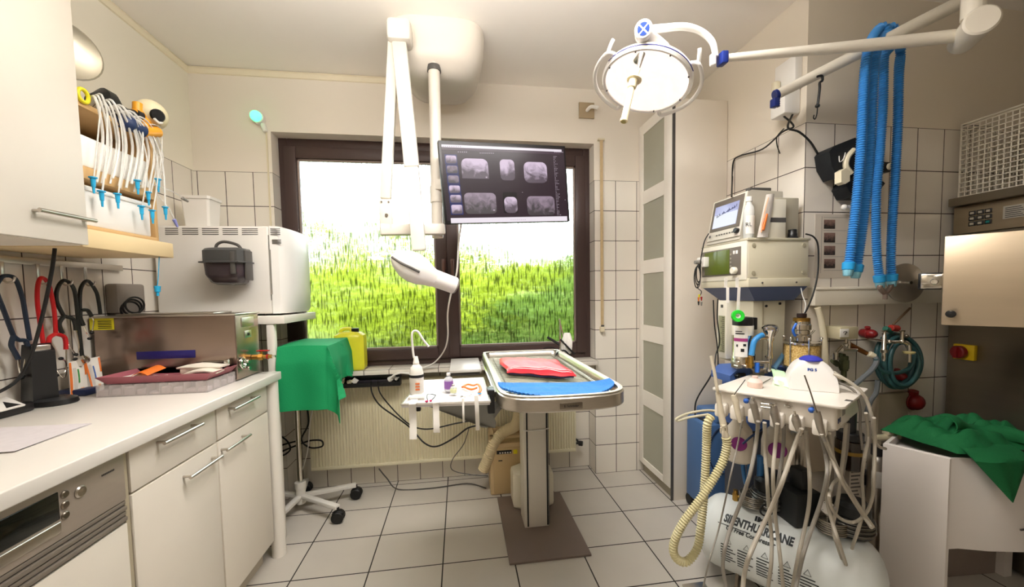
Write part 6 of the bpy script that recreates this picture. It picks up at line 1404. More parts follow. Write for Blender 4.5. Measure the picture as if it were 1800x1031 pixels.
for px_, py_, r, lb in ((1608, 706, .042, 'large dark red knob low on the tiles by the steel machine'), (1580, 661, .026, 'dark red wall fitting behind the hose coil'), (1528, 586, .024, 'brown red fitting left of the hose coil')):
    b = MB(); c = P(px_, py_, Y=-.95); b.cyl((c.x, YR, c.z), (c.x, -.95, c.z), r*.8, r, 20, .003); b.ball((c.x, -.955, c.z), (r*.9, .03, r*.9), 16); b.cyl((c.x, -.94, c.z), (c.x-.01, -.95, c.z+r*1.3), r*.45)
    one(b, 'red_fitting', mat('dark_red', '#7a1418', .4), lb, 'fitting')
b = MB(); c = P(1565, 690, Y=-.93); b.box(c.x-.08, c.x+.09, YR-.03, YR, .35, c.z-.0, .004)
one(b, 'pipe_cover', mat('dark_beige_cover', '#a0937f', .6), 'dull beige pipe cover under the hose coil', 'cover')

# round disc and bracket
t = thing('round_disc', 'grey round metal disc on a bracket left of the steel door', 'disc', P(1590, 536, Y=-1.0))
c = P(1590, 497, Y=-1.0); ax = V((-.15, -.99, .02)).normalized()
b = MB(); b.lathe([(0, -.012), (.075, -.012), (.087, -.004), (.088, .004), (.083, .008), (.02, .012), (0, .014)], c, ax, 44); b.build('disc', mat('disc_grey', '#9b948a', .35, .6), t)
b = MB(); b.cyl(c+ax*.012, c+ax*.03, .007); b.cyl(c-ax*.01, V((c.x+.03, YR-.05, c.z)), .012); b.build('axle', M_CHROME, t)
t = thing('door_latch', 'chrome and black latch bracket holding the open steel door', 'latch', P(1635, 510, Y=-1.1))
b = MB(); b.obox(P(1632, 494, Y=-1.12), (.56, -.83, 0), (.83, .56, 0), Z3, (-.03, .04), (-.012, .03), (-.035, .035), .004); b.build('block', M_BLACKP, t)
b = MB(); b.obox(P(1640, 494, Y=-1.14), (.56, -.83, 0), (.83, .56, 0), Z3, (-.035, .035), (-.02, -.008), (-.03, .03), .003); q = P(1643, 495, Y=-1.15); b.cyl(q+V((0, 0, 0)), q-V((.02, .012, 0)), .012, bv=.002); b.cyl(P(1612, 495, Y=-1.05), P(1632, 494, Y=-1.12), .012); b.build('plate', M_CHROME, t)

# ================================================================ steel machine on the right
M_SM = mat('machine_steel', '#b2a38a', .32, .85, var=.1, vscale=2, aniso=(1, 1, 14))
M_SMD = mat('machine_steel_dark', '#8c8272', .30, .85, var=.15, vscale=2, aniso=(1, 1, 10))
BX = 2.36
t = thing('steel_washer', 'tall stainless steel machine with open door and wire basket on top', 'machine', (2.7, -1.5, 0))
b = MB(); b.box(BX, 3.05, -2.1, YR-.02, .02, 1.50, .006); b.build('body', M_SMD, t)
b = MB(); b.box(BX+.004, 3.05, -2.1, YR-.02, 1.502, 1.632, .004); cpn = b.build('control_section', M_SM, t)
b = MB(); b.box(BX-.03, 3.05, -2.1, YR-.02, 1.633, 1.672, .003); b.build('top_ledge', M_SMD, t)
def by(px, py=400): return P(px, py, X=BX+.003).y
for i in range(3):
    for j in range(3):
        ya_, yb_ = by(1703+14*j), by(1714+14*j); zc = 1.592-.0245*i
        b = MB(); b.box(BX+.0, BX+.0055, yb_-.001, ya_+.001, zc-.010, zc+.010, .001); k_ = b.build('key', M_BLACKP, cpn)
        b = MB(); b.box(BX-.001, BX+.001, yb_+.004, ya_-.004, zc-.005, zc+.005); b.build('key_cap', mat('teal_key', '#12706a', .4) if (i, j) == (2, 2) else mat('key_cap_grey', '#a39a88', .5), k_)
b = MB(); b.box(BX+.002, BX+.0045, by(1830), by(1762), 1.545, 1.60); lp = b.build('rating_plate', mat('plate_silver', '#bdb6a8', .35, .6), cpn)
b = MB()
for k in range(6): b.box(BX+.001, BX+.0025, by(1800-3*(k % 3)), by(1766), 1.55+.008*k, 1.5525+.008*k)
b.build('plate_print', M_INK, lp)
b = MB(); yk = by(1697, 618); zk = P(1697, 618, X=BX).z; b.box(BX-.02, BX+.001, yk-.045, yk+.032, zk-.036, zk+.036, .004); sw = b.build('switch_plate', mat('switch_yellow', '#d8b418', .4), t)
b = MB(); b.cyl((BX-.02, yk+.0, zk), (BX-.045, yk+.004, zk), .03, bv=.004); b.box(BX-.055, BX-.04, yk-.004, yk+.012, zk-.027, zk+.027, .003); b.build('switch_knob', mat('dark_red', '#7a1418', .4), sw)
# the open door
DL = P(1657, 495, Y=-1.18); dx_ = V((.56, -.83, 0)).normalized(); dn_ = V((-.83, -.56, 0)).normalized()
zt, zb = P(1662, 415, Y=-1.18).z, P(1652, 571, Y=-1.18).z
b = MB(); b.obox(V((DL.x, DL.y, 0)), dx_, dn_, Z3, (0, .62), (-.03, .0), (zb, zt), .005); dr_ = b.build('door', mat('door_steel', '#c6b59c', .34, .75, var=.1, vscale=2, aniso=(1, 1, 10)), t)
q = P(1671, 551, Y=-1.20); s_ = (V((q.x, q.y, 0))-V((DL.x, DL.y, 0))).dot(dx_); q = V((DL.x, DL.y, 0))+dx_*s_+Z3*q.z
b = MB(); b.cyl(q, q+dn_*.016, .006); b.lathe([(.007, .012), (.013, .017), (.015, .023), (.012, .03), (.001, .032)], q, dn_, 20); b.build('door_knob', M_BLACKP, dr_)
# wire basket
t = thing('wire_basket', 'white coated wire basket on top of the steel machine', 'basket', (2.6, -1.3, 1.672))
M_WIRE = mat('basket_wire', '#d8d0bf', .45)
bx0, bx1, by0, by1, bz0, bz1 = BX+.0, 2.85, -1.75, YR-.04, 1.676, 2.0
b = MB()
n = 38; m_ = 15
for i in range(n+1): y = by0+(by1-by0)*i/n; b.cyl((bx0, y, bz0), (bx0, y, bz1), .0022, n=5)
for j in range(m_+1): z = bz0+(bz1-bz0)*j/m_; b.cyl((bx0-.003, by0, z), (bx0-.003, by1, z), .0022, n=5)
b.build('front_mesh', M_WIRE, t)
b = MB()
for i in range(23): x = bx0+(bx1-bx0)*i/22; b.cyl((x, by1, bz0), (x, by1, bz1), .002, n=5)
for j in range(m_+1): z = bz0+(bz1-bz0)*j/m_; b.cyl((bx0, by1-.003, z), (bx1, by1-.003, z), .002, n=5)
b.build('side_mesh', M_WIRE, t)
b = MB()
for i in range(n+1): y = by0+(by1-by0)*i/n; b.cyl((bx1, y, bz0), (bx1, y, bz1), .002, n=5)
for j in range(m_+1): z = bz0+(bz1-bz0)*j/m_; b.cyl((bx1, by0, z), (bx1, by1, z), .002, n=5)
b.build('rear_mesh', M_WIRE, t)
b = MB()
for z in (bz0, bz1, bz1+.012): b.tube([(bx0, by1, z), (bx0, by0, z), (bx1, by0, z), (bx1, by1, z)], .0042, 8, 1, closed=True)
for y in (by0, by1):
    for x in (bx0, bx1): b.cyl((x, y, bz0), (x, y, bz1+.012), .004, n=8)
b.build('frame', M_WIRE, t)

# ================================================================ white bin with green cloth
M_BIN = mat('bin_white', '#e3dcd6', .45)
t = thing('white_bin', 'white moulded bin with curved front at the right', 'bin', (1.95, -1.2, 0))
hb = .60
a0, a1 = V((1.765, -1.125, 0)), V((1.845, -1.295, 0)); rgt = V((1, -.06, 0)).normalized()
fr = [a0, a1]+[a1+V((.05, -.004, 0)), a1+V((.14, -.035, 0)), a1+V((.26, -.06, 0)), a1+V((.40, -.065, 0)), a1+V((.49, -.045, 0))]
bk = [V((2.338, -1.20, 0)), V((2.338, -1.02, 0)), V((1.96, -1.03, 0))]
poly = fr+bk; cc = sum(poly, V())/len(poly)
b = MB()
ins = [p.lerp(cc, .06) for p in poly]
b.rings([[p+Z3*.24 for p in poly], [p+Z3*(hb-.004) for p in poly], [p.lerp(cc, .01)+Z3*hb for p in poly], [p+Z3*hb for p in ins], [p+Z3*(hb-.03) for p in ins], [p+Z3*(hb-.035) for p in ins]]); b.build('tub', M_BIN, t)
b = MB(); _n = V((a1.y-a0.y, a0.x-a1.x, 0)).normalized()*.003; _n = _n if _n.x < 0 else -_n
b.prism([a0+_n, a1+_n, a1+V((.012, .0, 0)), a0+V((.02, .0, 0))], (0, 0, hb-.003)); b.build('side_panel', M_BIN, t)
b = MB(); b.prism([V((2.30, -1.2, 0)), V((2.34, -1.2, 0)), V((2.34, -1.02, 0)), V((2.30, -1.02, 0))], (0, 0, .25)); b.build('side_foot', M_BIN, t)
b = MB(); b.prism([a1+V((.10, .14, 0)), a1+V((.45, .12, 0)), V((2.28, -1.05, 0)), a0+V((.12, .06, 0))], (0, 0, .24)); b.build('recessed_base', mat('base_taupe', '#8d8078', .6), t)
b = MB(); q = P(1797, 930, Y=-1.36); b.box(q.x-.01, q.x+.03, q.y-.003, q.y+.001, q.z-.003, q.z+.003); b.build('small_mark', M_DGREY, t)
M_CL = mat('cloth_green', '#0b6434', .85, var=.12, bump=.35, bscale=140)
cA, cB = V((1.93, -1.20, hb)), V((2.32, -1.14, hb))
def cloth(u, v):
    x = 1.86+.47*u; y = -1.03-.28*v; e = (math.sin(PI*min(1, max(0, u)))**.5)*(math.sin(PI*min(1, max(0, v)))**.5)
    n1 = noise.noise(V((x*7, y*9, 1.3))); n2 = noise.noise(V((x*16, y*18, 4.1)))
    h = .018+.125*e*(.75+.5*n1)*(1-.35*u)+.022*n2*e+.014*math.sin(26*u+9*v+3*n1)*e+.01*math.sin(34*v-7*u)*e
    return V((x+.02*n1, y+.02*n2, hb+h))
b = MB(); b.sheet(cloth, 60, 44, .004)
tri = [V((1.885, -1.315, hb+.02)), V((2.09, -1.335, hb+.02)), V((1.975, -1.378, hb-.125))]
def flap(u, v):
    a = V((1.90+.20*u, -1.255-.0*v, hb+.035)); top = V((1.872+.245*u, -1.345-.03*math.sin(PI*u), hb+.012)); tip = V((1.985, -1.385, hb-.135))
    if v < .3: return a.lerp(top, v/.3)+Z3*.012*math.sin(PI*v/.3)
    w = (v-.3)/.7; return top.lerp(tip, w)+V((0, -.006*math.sin(9*u)*(1-w), 0))
b.sheet(flap, 20, 22, .004)
def fold(u, v):
    c = V((1.93+.30*u, -1.20-.10*u+.05*math.sin(4*u), hb+.10-.07*u)); a = 2.6*v-.5
    return c+V((.0, -.04*math.cos(a)-.02, .035*math.sin(a)+.012*math.sin(11*u)))
b.sheet(fold, 26, 10, .004)
one(b, 'green_cloth', M_CL, 'crumpled dark green cloth heaped on the white bin', 'cloth')

# gas cylinder behind the bin
t = thing('gas_cylinder', 'slim steel gas cylinder with white label behind the white bin', 'gas cylinder', (1.74, -1.03, 0))
gc = P(1538, 900, Y=-1.04); gx, gy = gc.x, gc.y; gt = P(1538, 800, Y=-1.04).z
b = MB(); b.lathe([(.03, 0), (.033, .004), (.033, gt-.03), (.026, gt-.008), (.012, gt+.006)], (gx, gy, 0), n=26); b.build('body', M_STEEL, t)
b = MB(); b.lathe([(.034, 0), (.035, .06), (.033, .062)], (gx, gy, 0), n=24); b.build('foot_ring', M_BLACKP, t)
zl0, zl1 = P(1538, 852, Y=-1.04).z, P(1538, 824, Y=-1.04).z
b = MB(); b.sheet(lambda u, v: V((gx+.0342*math.cos(3.3+2.0*u), gy+.0342*math.sin(3.3+2.0*u), zl0+(zl1-zl0)*v)), 12, 1, .0005); b.build('paper_label', M_PAPER, t)
b = MB(); b.cyl((gx, gy, gt), (gx, gy, gt+.05), .022, bv=.003); b.build('valve_guard', M_BLACKP, t)
b = MB(); b.cyl((gx, gy, gt+.045), (gx, gy, gt+.08), .012); b.cyl((gx-.03, gy-.01, gt+.085), (gx+.085, gy-.02, gt+.09), .014, bv=.002); b.box(gx+.02, gx+.05, gy-.03, gy-.0, gt+.10, gt+.115, .003); b.build('valve', mat('valve_cream', '#cfc4a8', .4, .4), t)
b = MB(); b.box(gx-.04, gx+.04, gy+.03, YR, .35, .40, .003); b.build('wall_clamp', M_BLACKP, t)
# ================================================================ dental cart
cL, cFR, cBR, cBL = [V((x, y, 0)) for x, y in ((.959, -1.138), (1.204, -1.443), (1.515, -1.263), (1.283, -.955))]
cZ = .88
cu = (cFR-cL).normalized(); cn = V((cu.y, -cu.x, 0)); cn = cn if cn.x < 0 else -cn
def FP(px, py, off=0.):
    """point of the cart's front plane (pushed outward by off) seen at a photo position"""
    d = _f + _r*((px-900)/FPX) + _u*((PYC-py)/FPX); o = cL+cn*off
    return CP+d*((o-CP).dot(cn)/d.dot(cn))
M_CART = mat('cart_white', '#ece5da', .3)
t = thing('dental_cart', 'white dental treatment cart with handpieces hanging in front', 'dental cart', (1.24, -1.2, 0))
def quad(g, z):
    c = (cL+cFR+cBR+cBL)/4; P4 = []; cs = [cL, cFR, cBR, cBL]
    for i, p in enumerate(cs):
        a, q = cs[i-1], cs[(i+1) % 4]; da, dq = (a-p).normalized(), (q-p).normalized(); r_ = .018
        for k in range(5):
            s = k/4; P4.append(p+da*r_*(1-s)**2+dq*r_*s**2)
    return [p+(c-p).normalized()*g+Z3*z for p in P4]
b = MB(); b.rings([quad(.002, cZ-.010), quad(0, cZ-.008), quad(0, cZ-.002), quad(.002, cZ)]); b.build('top_plate', M_CART, t)
b = MB(); b.rings([quad(.035, cZ-.011), quad(.030, cZ-.014), quad(.030, cZ-.085), quad(.04, cZ-.095)]); bod = b.build('body', M_CART, t)
b = MB(); b.rings([quad(.028, cZ-.0105), quad(.028, cZ-.0125)]); b.build('dark_gap', M_DGREY, t)
# side tabs with lettering on the right side of the body
sdir = (cBR-cFR).normalized(); sn = V((sdir.y, -sdir.x, 0)); sn = sn if sn.y < 0 else -sn
for k, (a0, a1) in enumerate(((.035, .075), (.085, .20))):
    b = MB(); b.obox(cFR-sn*.030, sdir, sn, Z3, (a0, a1), (0, .006), (cZ-.092, cZ-.016), .002); sp_ = b.build('side_panel', mat('cart_side', '#d8cfc0', .4), t)
    if k == 0: text('IM3', .024, cFR-sn*.0235+sdir*.056+Z3*(cZ-.062), Z3*-1 if 0 else sdir, Z3, mat('navy_ink', '#2b3566', .5), 'lettering', sp_)
    else:
        b = MB(); b.obox(cFR-sn*.030, sdir, sn, Z3, (.095, .13), (.006, .007), (cZ-.055, cZ-.030)); b.build('grey_badge', M_GREY, sp_)
b = MB(); q = P(1494, 704, Z=cZ); b.obox(V((q.x, q.y, cZ)), cu, sdir, Z3, (-.012, .006), (-.01, .012), (-.0005, .0008)); b.build('dark_badge', M_DGREY, t)
# scalloped holders along the front edge
hold = [(1268, 705), (1295, 712), (1327, 722), (1366, 736), (1400, 745), (1441, 752)]
for k, (hx_, hy_) in enumerate(hold):
    b = MB(); q = FP(hx_, hy_, .0); o = V((q.x, q.y, 0)); s = 0
    zc = cZ-.085-.02
    b.obox(o, cu, cn, Z3, (-.020, .020), (-.03, .018), (cZ-.105, cZ-.055), .008)
    b.build('holder', M_CART, t)
# switches and fittings on the front
def fbox(px, py, w_, h, d0, d1, m, nm, bv=.001):
    q = FP(px, py, .0); b = MB(); b.obox(q, cu, cn, Z3, (-w_/2, w_/2), (-.03+d0, -.03+d1), (-h/2, h/2), bv); return b.build(nm, m, t)
for (x, y) in ((1313, 703), (1427, 719)):
    q = FP(x, y, .0); b = MB(); b.cyl(q-cn*.03, q+cn*.008, .0045); b.ball(q+cn*.012, .0095, 12); b.build('blue_knob', mat('bright_blue_knob', '#3566c0', .3), t)
b = MB(); q0, q1 = FP(1338, 709, .003), FP(1362, 712, .003); b.cyl(q0, q1, .004); b.cyl(q0+Z3*-.012, q1+Z3*-.012, .004); b.cyl(q1+cn*.0, FP(1363, 716, .01), .0065); b.cyl(q0-cn*.03, q0, .004); b.cyl(q1-cn*.03, q1, .004); b.build('bracket_bar', M_CHROME, t)
b = MB(); q = FP(1386, 716, .0); b.cyl(q-cn*.03, q-cn*.018, .009, bv=.002); b.cyl(q-cn*.02, FP(1379, 712, .0), .0035); b.build('toggle_switch', M_CHROME, t)
bb = MB()
for (x, y) in ((1334, 709), (1336, 716), (1367, 714), (1282, 700), (1279, 698)):
    q = FP(x, y, -.029); bb.cyl(q, q+cn*.002, .0025)
bb.build('front_mark', M_DGREY, t)
b = MB(); q = V((1.402, -1.088, 0)); b.cyl(V((q.x, q.y, .02)), V((q.x, q.y, cZ-.09)), .020, n=24); b.cyl(V((q.x, q.y, .50)), V((q.x, q.y, .66)), .030, n=24, bv=.003); b.cyl(V((q.x, q.y, .49)), V((q.x, q.y, .52)), .034, n=24); b.build('column', M_STEEL, t)
qc = V((q.x, q.y, 0))
b = MB(); b.cyl(qc, qc+Z3*.028, .085, .07, 30, .004); b.build('base_disc', M_DGREY, t)
b = MB(); b.plank(qc+Z3*(cZ-.10), cL.lerp(cBR, .55)+Z3*(cZ-.10), .05, .02); b.build('top_bracket', M_STEELD, t)
for k in range(0):
    a = .5+PI/2*k; tp = qc+V((math.cos(a)*.20, math.sin(a)*.20, .05)); b = MB(); b.plank(qc+Z3*.075, tp, .03, .02, bv=.003); lg = b.build('foot', M_DGREY, t); b = MB(); b.cyl(V((tp.x-.01, tp.y, .025)), V((tp.x+.01, tp.y, .025)), .025, bv=.004); b.build('castor', M_BLACK, lg)
# ---- handpieces
def handpiece(lb, segs, m0, tip=None, tipr=.0016, tipm=None, off=.022):
    """segs: list of (px,py,r) going down along the body"""
    t = thing('handpiece', lb, 'handpiece', FP(segs[-1][0], segs[-1][1], off), 'handpieces resting in the front holders of the dental cart')
    pts = [FP(x, y, off) for x, y, r in segs]; b = MB()
    n = len(segs)
    for i in range(n-1): b.cyl(pts[i], pts[i+1], segs[i][2], segs[i+1][2], 16)
    b.build('body', m0, t)
    if tip:
        b = MB(); tp = [FP(x, y, off+.01) for x, y in tip]+[pts[0]]; b.tube(tp, tipr, 8, 4); b.build('tip', tipm or M_CHROME, t)
    b = MB(); d = (pts[-1]-pts[-2]).normalized(); b.cyl(pts[-1]-d*.002, pts[-1]+d*.02, segs[-1][2]*.75, segs[-1][2]*.5, 12); b.build('hose_sleeve', M_GREY, t)
M_HP = mat('handpiece_silver', '#a9a196', .3, .7)
M_HPW = mat('handpiece_cream', '#d8cdb6', .4)
handpiece('long cream suction handpiece at the left corner of the dental cart', [(1262, 690, .009), (1267, 725, .011), (1273, 752, .013), (1275, 762, .010)], M_HPW, [(1250, 625), (1256, 655), (1261, 685)], .006, M_HPW)
handpiece('cream air syringe with thin angled nozzle, second on the dental cart', [(1290, 694, .010), (1293, 705, .011), (1298, 730, .009), (1301, 742, .007)], M_HPW, [(1310, 667), (1295, 687)], .0016, M_DGREY)
handpiece('silver handpiece beside the left blue knob of the dental cart', [(1323, 701, .007), (1324, 708, .012), (1329, 728, .011), (1332, 744, .009)], M_HP, [(1322, 697), (1323, 702)], .004)
handpiece('silver handpiece with dark collar in the middle of the dental cart', [(1360, 712, .009), (1361, 724, .014), (1364, 736, .013), (1366, 752, .010)], M_HP, [(1352, 709), (1359, 712)], .005)
handpiece('short silver handpiece with pointed tip right of the toggle switch', [(1398, 728, .008), (1399, 738, .013), (1401, 745, .012), (1404, 757, .008)], M_HP, [(1396, 722), (1398, 729)], .004)
handpiece('silver handpiece with long thin straight probe by the right blue knob', [(1436, 722, .009), (1438, 735, .011), (1442, 752, .010), (1446, 764, .008)], M_HP, [(1414, 659), (1425, 690), (1435, 722)], .0022, M_STEELD)

# ---- hoses hanging under the cart
M_GH = mat('grey_hose', '#b3ab9c', .45)
M_GH2 = mat('grey_hose_dark', '#8f8980', .45)
def Zp(x, y, d): return P(1180+x/2.392, 600+y/2.392, Y=d)
hs_ = [
 ('thin grey cable hanging furthest left under the dental cart', M_GH2, .0028, [(300, 330), (275, 450), (250, 560), (222, 690), (196, 800), (160, 920), (131, 1045)], -1.28),
 ('grey hose falling from the second handpiece across the tank lettering', M_GH2, .0062, [(365, 335), (356, 430), (330, 560), (290, 680), (250, 780), (225, 870), (217, 950), (235, 1045)], -1.32),
 ('pale grey hose falling straight from the middle of the cart', M_GH, .0062, [(392, 340), (396, 480), (404, 600), (412, 720), (422, 830), (420, 930), (405, 1045)], -1.30),
 ('pale grey hose just right of the straight middle one', M_GH, .0060, [(446, 345), (436, 450), (428, 560), (434, 700), (448, 820), (460, 930), (472, 1045)], -1.34),
 ('grey hose hanging in front of the purple bottle cap', M_GH2, .0062, [(474, 350), (470, 450), (455, 560), (440, 680), (430, 760)], -1.28),
 ('thick pale hose crossing diagonally down to the left', M_GH, .0070, [(548, 365), (515, 450), (470, 580), (425, 690), (372, 800), (328, 900), (308, 970), (300, 1045)], -1.38),
 ('grey hose right of the cart column', M_GH, .0062, [(566, 370), (572, 460), (582, 570), (580, 680), (560, 790), (535, 900), (508, 1045)], -1.34),
 ('grey hose swinging right then back left near the gauge', M_GH2, .0062, [(625, 385), (648, 470), (655, 560), (630, 670), (592, 780), (556, 890), (535, 980), (522, 1045)], -1.40),
 ('pale double lead running out diagonally to the lower right', M_GH, .0050, [(632, 388), (670, 480), (710, 575), (760, 660), (805, 730), (842, 782)], -1.42),
 ('grey hose winding down right of the tank middle', M_GH, .0056, [(664, 385), (676, 470), (660, 560), (652, 640), (668, 730), (700, 830), (735, 940), (762, 1045)], -1.40),
 ('grey hose hanging from the right side panel of the cart', M_GH, .0056, [(735, 345), (726, 450), (712, 570), (696, 690), (680, 780), (700, 860), (735, 960), (770, 1045)], -1.36),
 ('second grey hose close beside the right side panel', M_GH2, .0050, [(745, 345), (738, 450), (720, 560), (700, 660), (672, 730), (690, 700)], -1.33),
 ('pale hose curving down outside the right end of the cart', M_GH, .0050, [(818, 300), (828, 400), (812, 490), (802, 580), (808, 700), (786, 790), (762, 860), (750, 925)], -1.38),
 ('pale hose looping wide at the right and back under the cart', M_GH, .0052, [(852, 320), (856, 430), (852, 560), (846, 650), (820, 720), (770, 758), (715, 745), (676, 705), (664, 650), (682, 595), (712, 570)], -1.40),
]
for lb, m, r, pts, dy in hs_:
    b = MB(); n = len(pts); b.tube([Zp(x, y, dy+.03*math.sin(2.2*i)) for i, (x, y) in enumerate(pts)], r, 9, 7)
    if 'double' in lb: b.tube([Zp(x+7, y-4, dy+.012) for i, (x, y) in enumerate(pts)], r, 9, 7)
    one(b, 'cart_hose', m, lb, 'hose', 'grey hoses hanging under the dental cart')
for lb, m, pts, r, rib in (('ribbed cream suction hose looping down to the floor from the cart', mat('ribbed_cream', '#d9d0a4', .4, alpha=.95), [(170, 312, -1.16), (152, 345, -1.16), (148, 430, -1.15), (143, 560, -1.15), (134, 680, -1.15), (124, 780, -1.16), (108, 870, -1.17), (62, 925, -1.18), (18, 905, -1.18), (10, 850, -1.18), (48, 765, -1.19), (120, 665, -1.2), (178, 575, -1.2), (220, 495, -1.2), (234, 430, -1.2), (229, 398, -1.2)], .0145, 1),):
    b = MB(); b.ribbed([Zp(x, y, q) for x, y, q in pts], r, .010, .15, 12, 12); one(b, 'suction_hose', m, lb, 'hose')
b = MB(); b.cyl(Zp(229, 400, -1.2), Zp(222, 372, -1.2), .013, .010, 16, .002); b.cyl(Zp(222, 374, -1.2), Zp(219, 350, -1.2), .008); b.tube([Zp(208, 385, -1.21), Zp(207, 362, -1.21), Zp(228, 360, -1.21), Zp(235, 385, -1.21)], .002, 6, 2)
one(b, 'hose_connector', M_HPW, 'cream connector at the upper end of the ribbed suction hose', 'connector')
b = MB(); b.tube([P(1282, 722, Y=-1.02), P(1262, 722, Y=-.95), P(1240, 721, Y=-.93), P(1210, 726, Y=-.92), P(1190, 735, Y=-.92), P(1192, 739, Y=-.92), P(1212, 733, Y=-.93), P(1245, 728, Y=-.95)], .0055, 8)
one(b, 'hose_loop', mat('cream_hose', '#cfc7ac', .5), 'beige hose loop sticking out left above the blue concentrator', 'hose')
# ---- things on the cart
def onTop(px, py): return P(px, py, Z=cZ)
t = thing('ultrasonic_scaler', 'white half-round scaler unit with blue cap on the dental cart', 'scaler', onTop(1430, 690))
s0, s1 = onTop(1387, 684), onTop(1477, 691); sx_ = (s1-s0); ls = sx_.length; sx_.normalize(); sb = V((-sx_.y, sx_.x, 0)); sb = sb if sb.y > 0 or sb.x > 0 else -sb
sb = -cn*.9+V((0, 0, 0)); sb = (sb-sx_*sb.dot(sx_)).normalized()
hS = .115
def dome(y, k, lean): return [s0+sx_*(ls/2-math.cos(a)*ls/2*k*(1 if 0 else 1))+sb*(y+lean*math.sin(a))+Z3*(.001+(math.sin(a)**.8)*hS*k) for a in [PI*i/20 for i in range(21)]]
b = MB(); b.rings([dome(0, .97, .03), dome(.008, 1, .03), dome(.09, 1., .0), dome(.10, .97, .0)]); sc0 = b.build('housing', mat('scaler_white', '#edeae6', .3), t, angle=60)
b = MB(); tp = s0+sx_*ls*.5+sb*.055+Z3*(hS*.93); b.lathe([(.036, 0), (.036, .004), (.024, .014), (.01, .018), (.001, .018)], tp, (0, 0, 1), 26); b.build('blue_cap', mat('cap_violet_blue', '#3a3fb0', .35), t)
nrm = -sb; tp = s0+sx_*ls*.48+Z3*hS*.66-sb*.004+sb*.028
text('PG 5', .014, tp-sb*.006, sx_, (Z3+sb*.25), mat('lettering_blue', '#2d4f9c', .4), 'lettering', sc0, bold=.0006)
b = MB(); b.obox(tp-sb*.004-Z3*.011, sx_, sb, Z3, (-.022, .026), (-.001, .001), (-.0008, .0008)); b.build('underline', M_DGREY, sc0)
b = MB(); pc = [P(1466, 657, Y=-1.28), P(1478, 662, Y=-1.30), P(1495, 672, Y=-1.32), P(1512, 686, Y=-1.34), P(1524, 704, Y=-1.35), P(1533, 735, Y=-1.36), P(1537, 770, Y=-1.36), P(1545, 784, Y=-1.34), P(1556, 788, Y=-1.30)]
b.tube(pc, .0055, 9); b.cyl(P(1464, 655, Y=-1.27), P(1482, 665, Y=-1.30), .0095, .007, 14, .001); one(b, 'scaler_cord', M_GH, 'pale cord curving from the scaler over the right corner of the cart', 'cord')
b = MB(); b.tube([P(1474, 672, Y=-1.25), P(1492, 680, Y=-1.29), P(1505, 692, Y=-1.31), P(1512, 720, Y=-1.33), P(1512, 750, Y=-1.34), P(1516, 790, Y=-1.34)], .0042, 8); one(b, 'scaler_cord', M_GH2, 'thinner grey cord beside the pale scaler cord', 'cord')
t = thing('gauze_pouch', 'open pale green pouch with dark print on the dental cart', 'pouch', onTop(1372, 683))
gA, gB, gC, gD = onTop(1357, 676), onTop(1390, 684), P(1389, 655, Y=-1.12), P(1358, 645, Y=-1.06)
b = MB(); b.sheet(lambda u, v: gA.lerp(gB, u).lerp(gD.lerp(gC, u), v)+V((.006*math.sin(8*u+5*v), 0, .012*math.sin(PI*u)*math.sin(PI*v)+.005*math.sin(11*v))), 14, 12, .002); b.build('pale_green_film', mat('pale_green_film', '#c5e6bd', .4), t)
b = MB(); b.sheet(lambda u, v: gA.lerp(gB, .1+.8*u).lerp(gD.lerp(gC, .1+.8*u), .1+.5*v)+(CP-gA).normalized()*.012+V((.004*math.sin(9*v), 0, .01*math.sin(PI*u)*math.sin(PI*v))), 10, 10, .003); b.build('white_gauze', M_WHITE2, t)
b = MB()
for k in range(4): p = gD.lerp(gC, .15+.2*k)+(CP-gA).normalized()*.014-Z3*.012; b.obox(p, gC-gD, Y3, Z3, (0, .008), (-.001, .001), (-.006+.002*(k % 2), .006))
b.build('dark_print', mat('dark_green_ink', '#27402a', .6), t)
b = MB(); b.tube([onTop(1336, 676), onTop(1345, 672)+Z3*.004, onTop(1354, 668)+Z3*.006], .0016, 6); one(b, 'metal_probe', M_STEELD, 'thin metal probe lying beside the pale green pouch', 'probe')
c = onTop(1327, 680); b = MB(); b.lathe([(.024, 0), (.026, .003), (.026, .022), (.018, .032), (.010, .036), (.010, .044)], c, n=22)
one(b, 'small_pot', mat('rosy_plastic', '#ecd2c6', .45), 'small pale pink pot on the left of the dental cart top', 'pot')

# ---- bottles under the cart
def wbottle(px, py, r, lb):
    c = P(px, py, Y=-1.10); z0 = c.z-.085
    t = thing('water_bottle', lb, 'bottle', (c.x, c.y, z0), 'water bottles mounted under the dental cart')
    b = MB(); b.lathe([(r*.85, z0), (r, z0+.008), (r, z0+.10), (r*.9, z0+.13), (r*.5, z0+.16), (r*.45, z0+.185)], (c.x, c.y, 0), n=28); b.build('bottle', mat('frosted_bottle', '#d9d0c2', .35), t)
    f = (CP-c); f.z = 0; f.normalize(); q = V((c.x, c.y, z0+.085))+f*(r-.004)
    b = MB(); b.lathe([(0, 0), (r*.52, 0), (r*.56, .006), (r*.5, .009), (0, .010)], q, f, 28); b.build('purple_disc', mat('purple_cap', '#8a2a80', .4), t)
    b = MB(); b.cyl((c.x, c.y, z0+.18), (c.x, c.y, cZ-.096), .012); b.build('neck_mount', M_GREY, t)
wbottle(1299, 772, .050, 'left frosted water bottle with purple disc under the dental cart')
wbottle(1367, 782, .058, 'right frosted water bottle with purple disc under the dental cart')
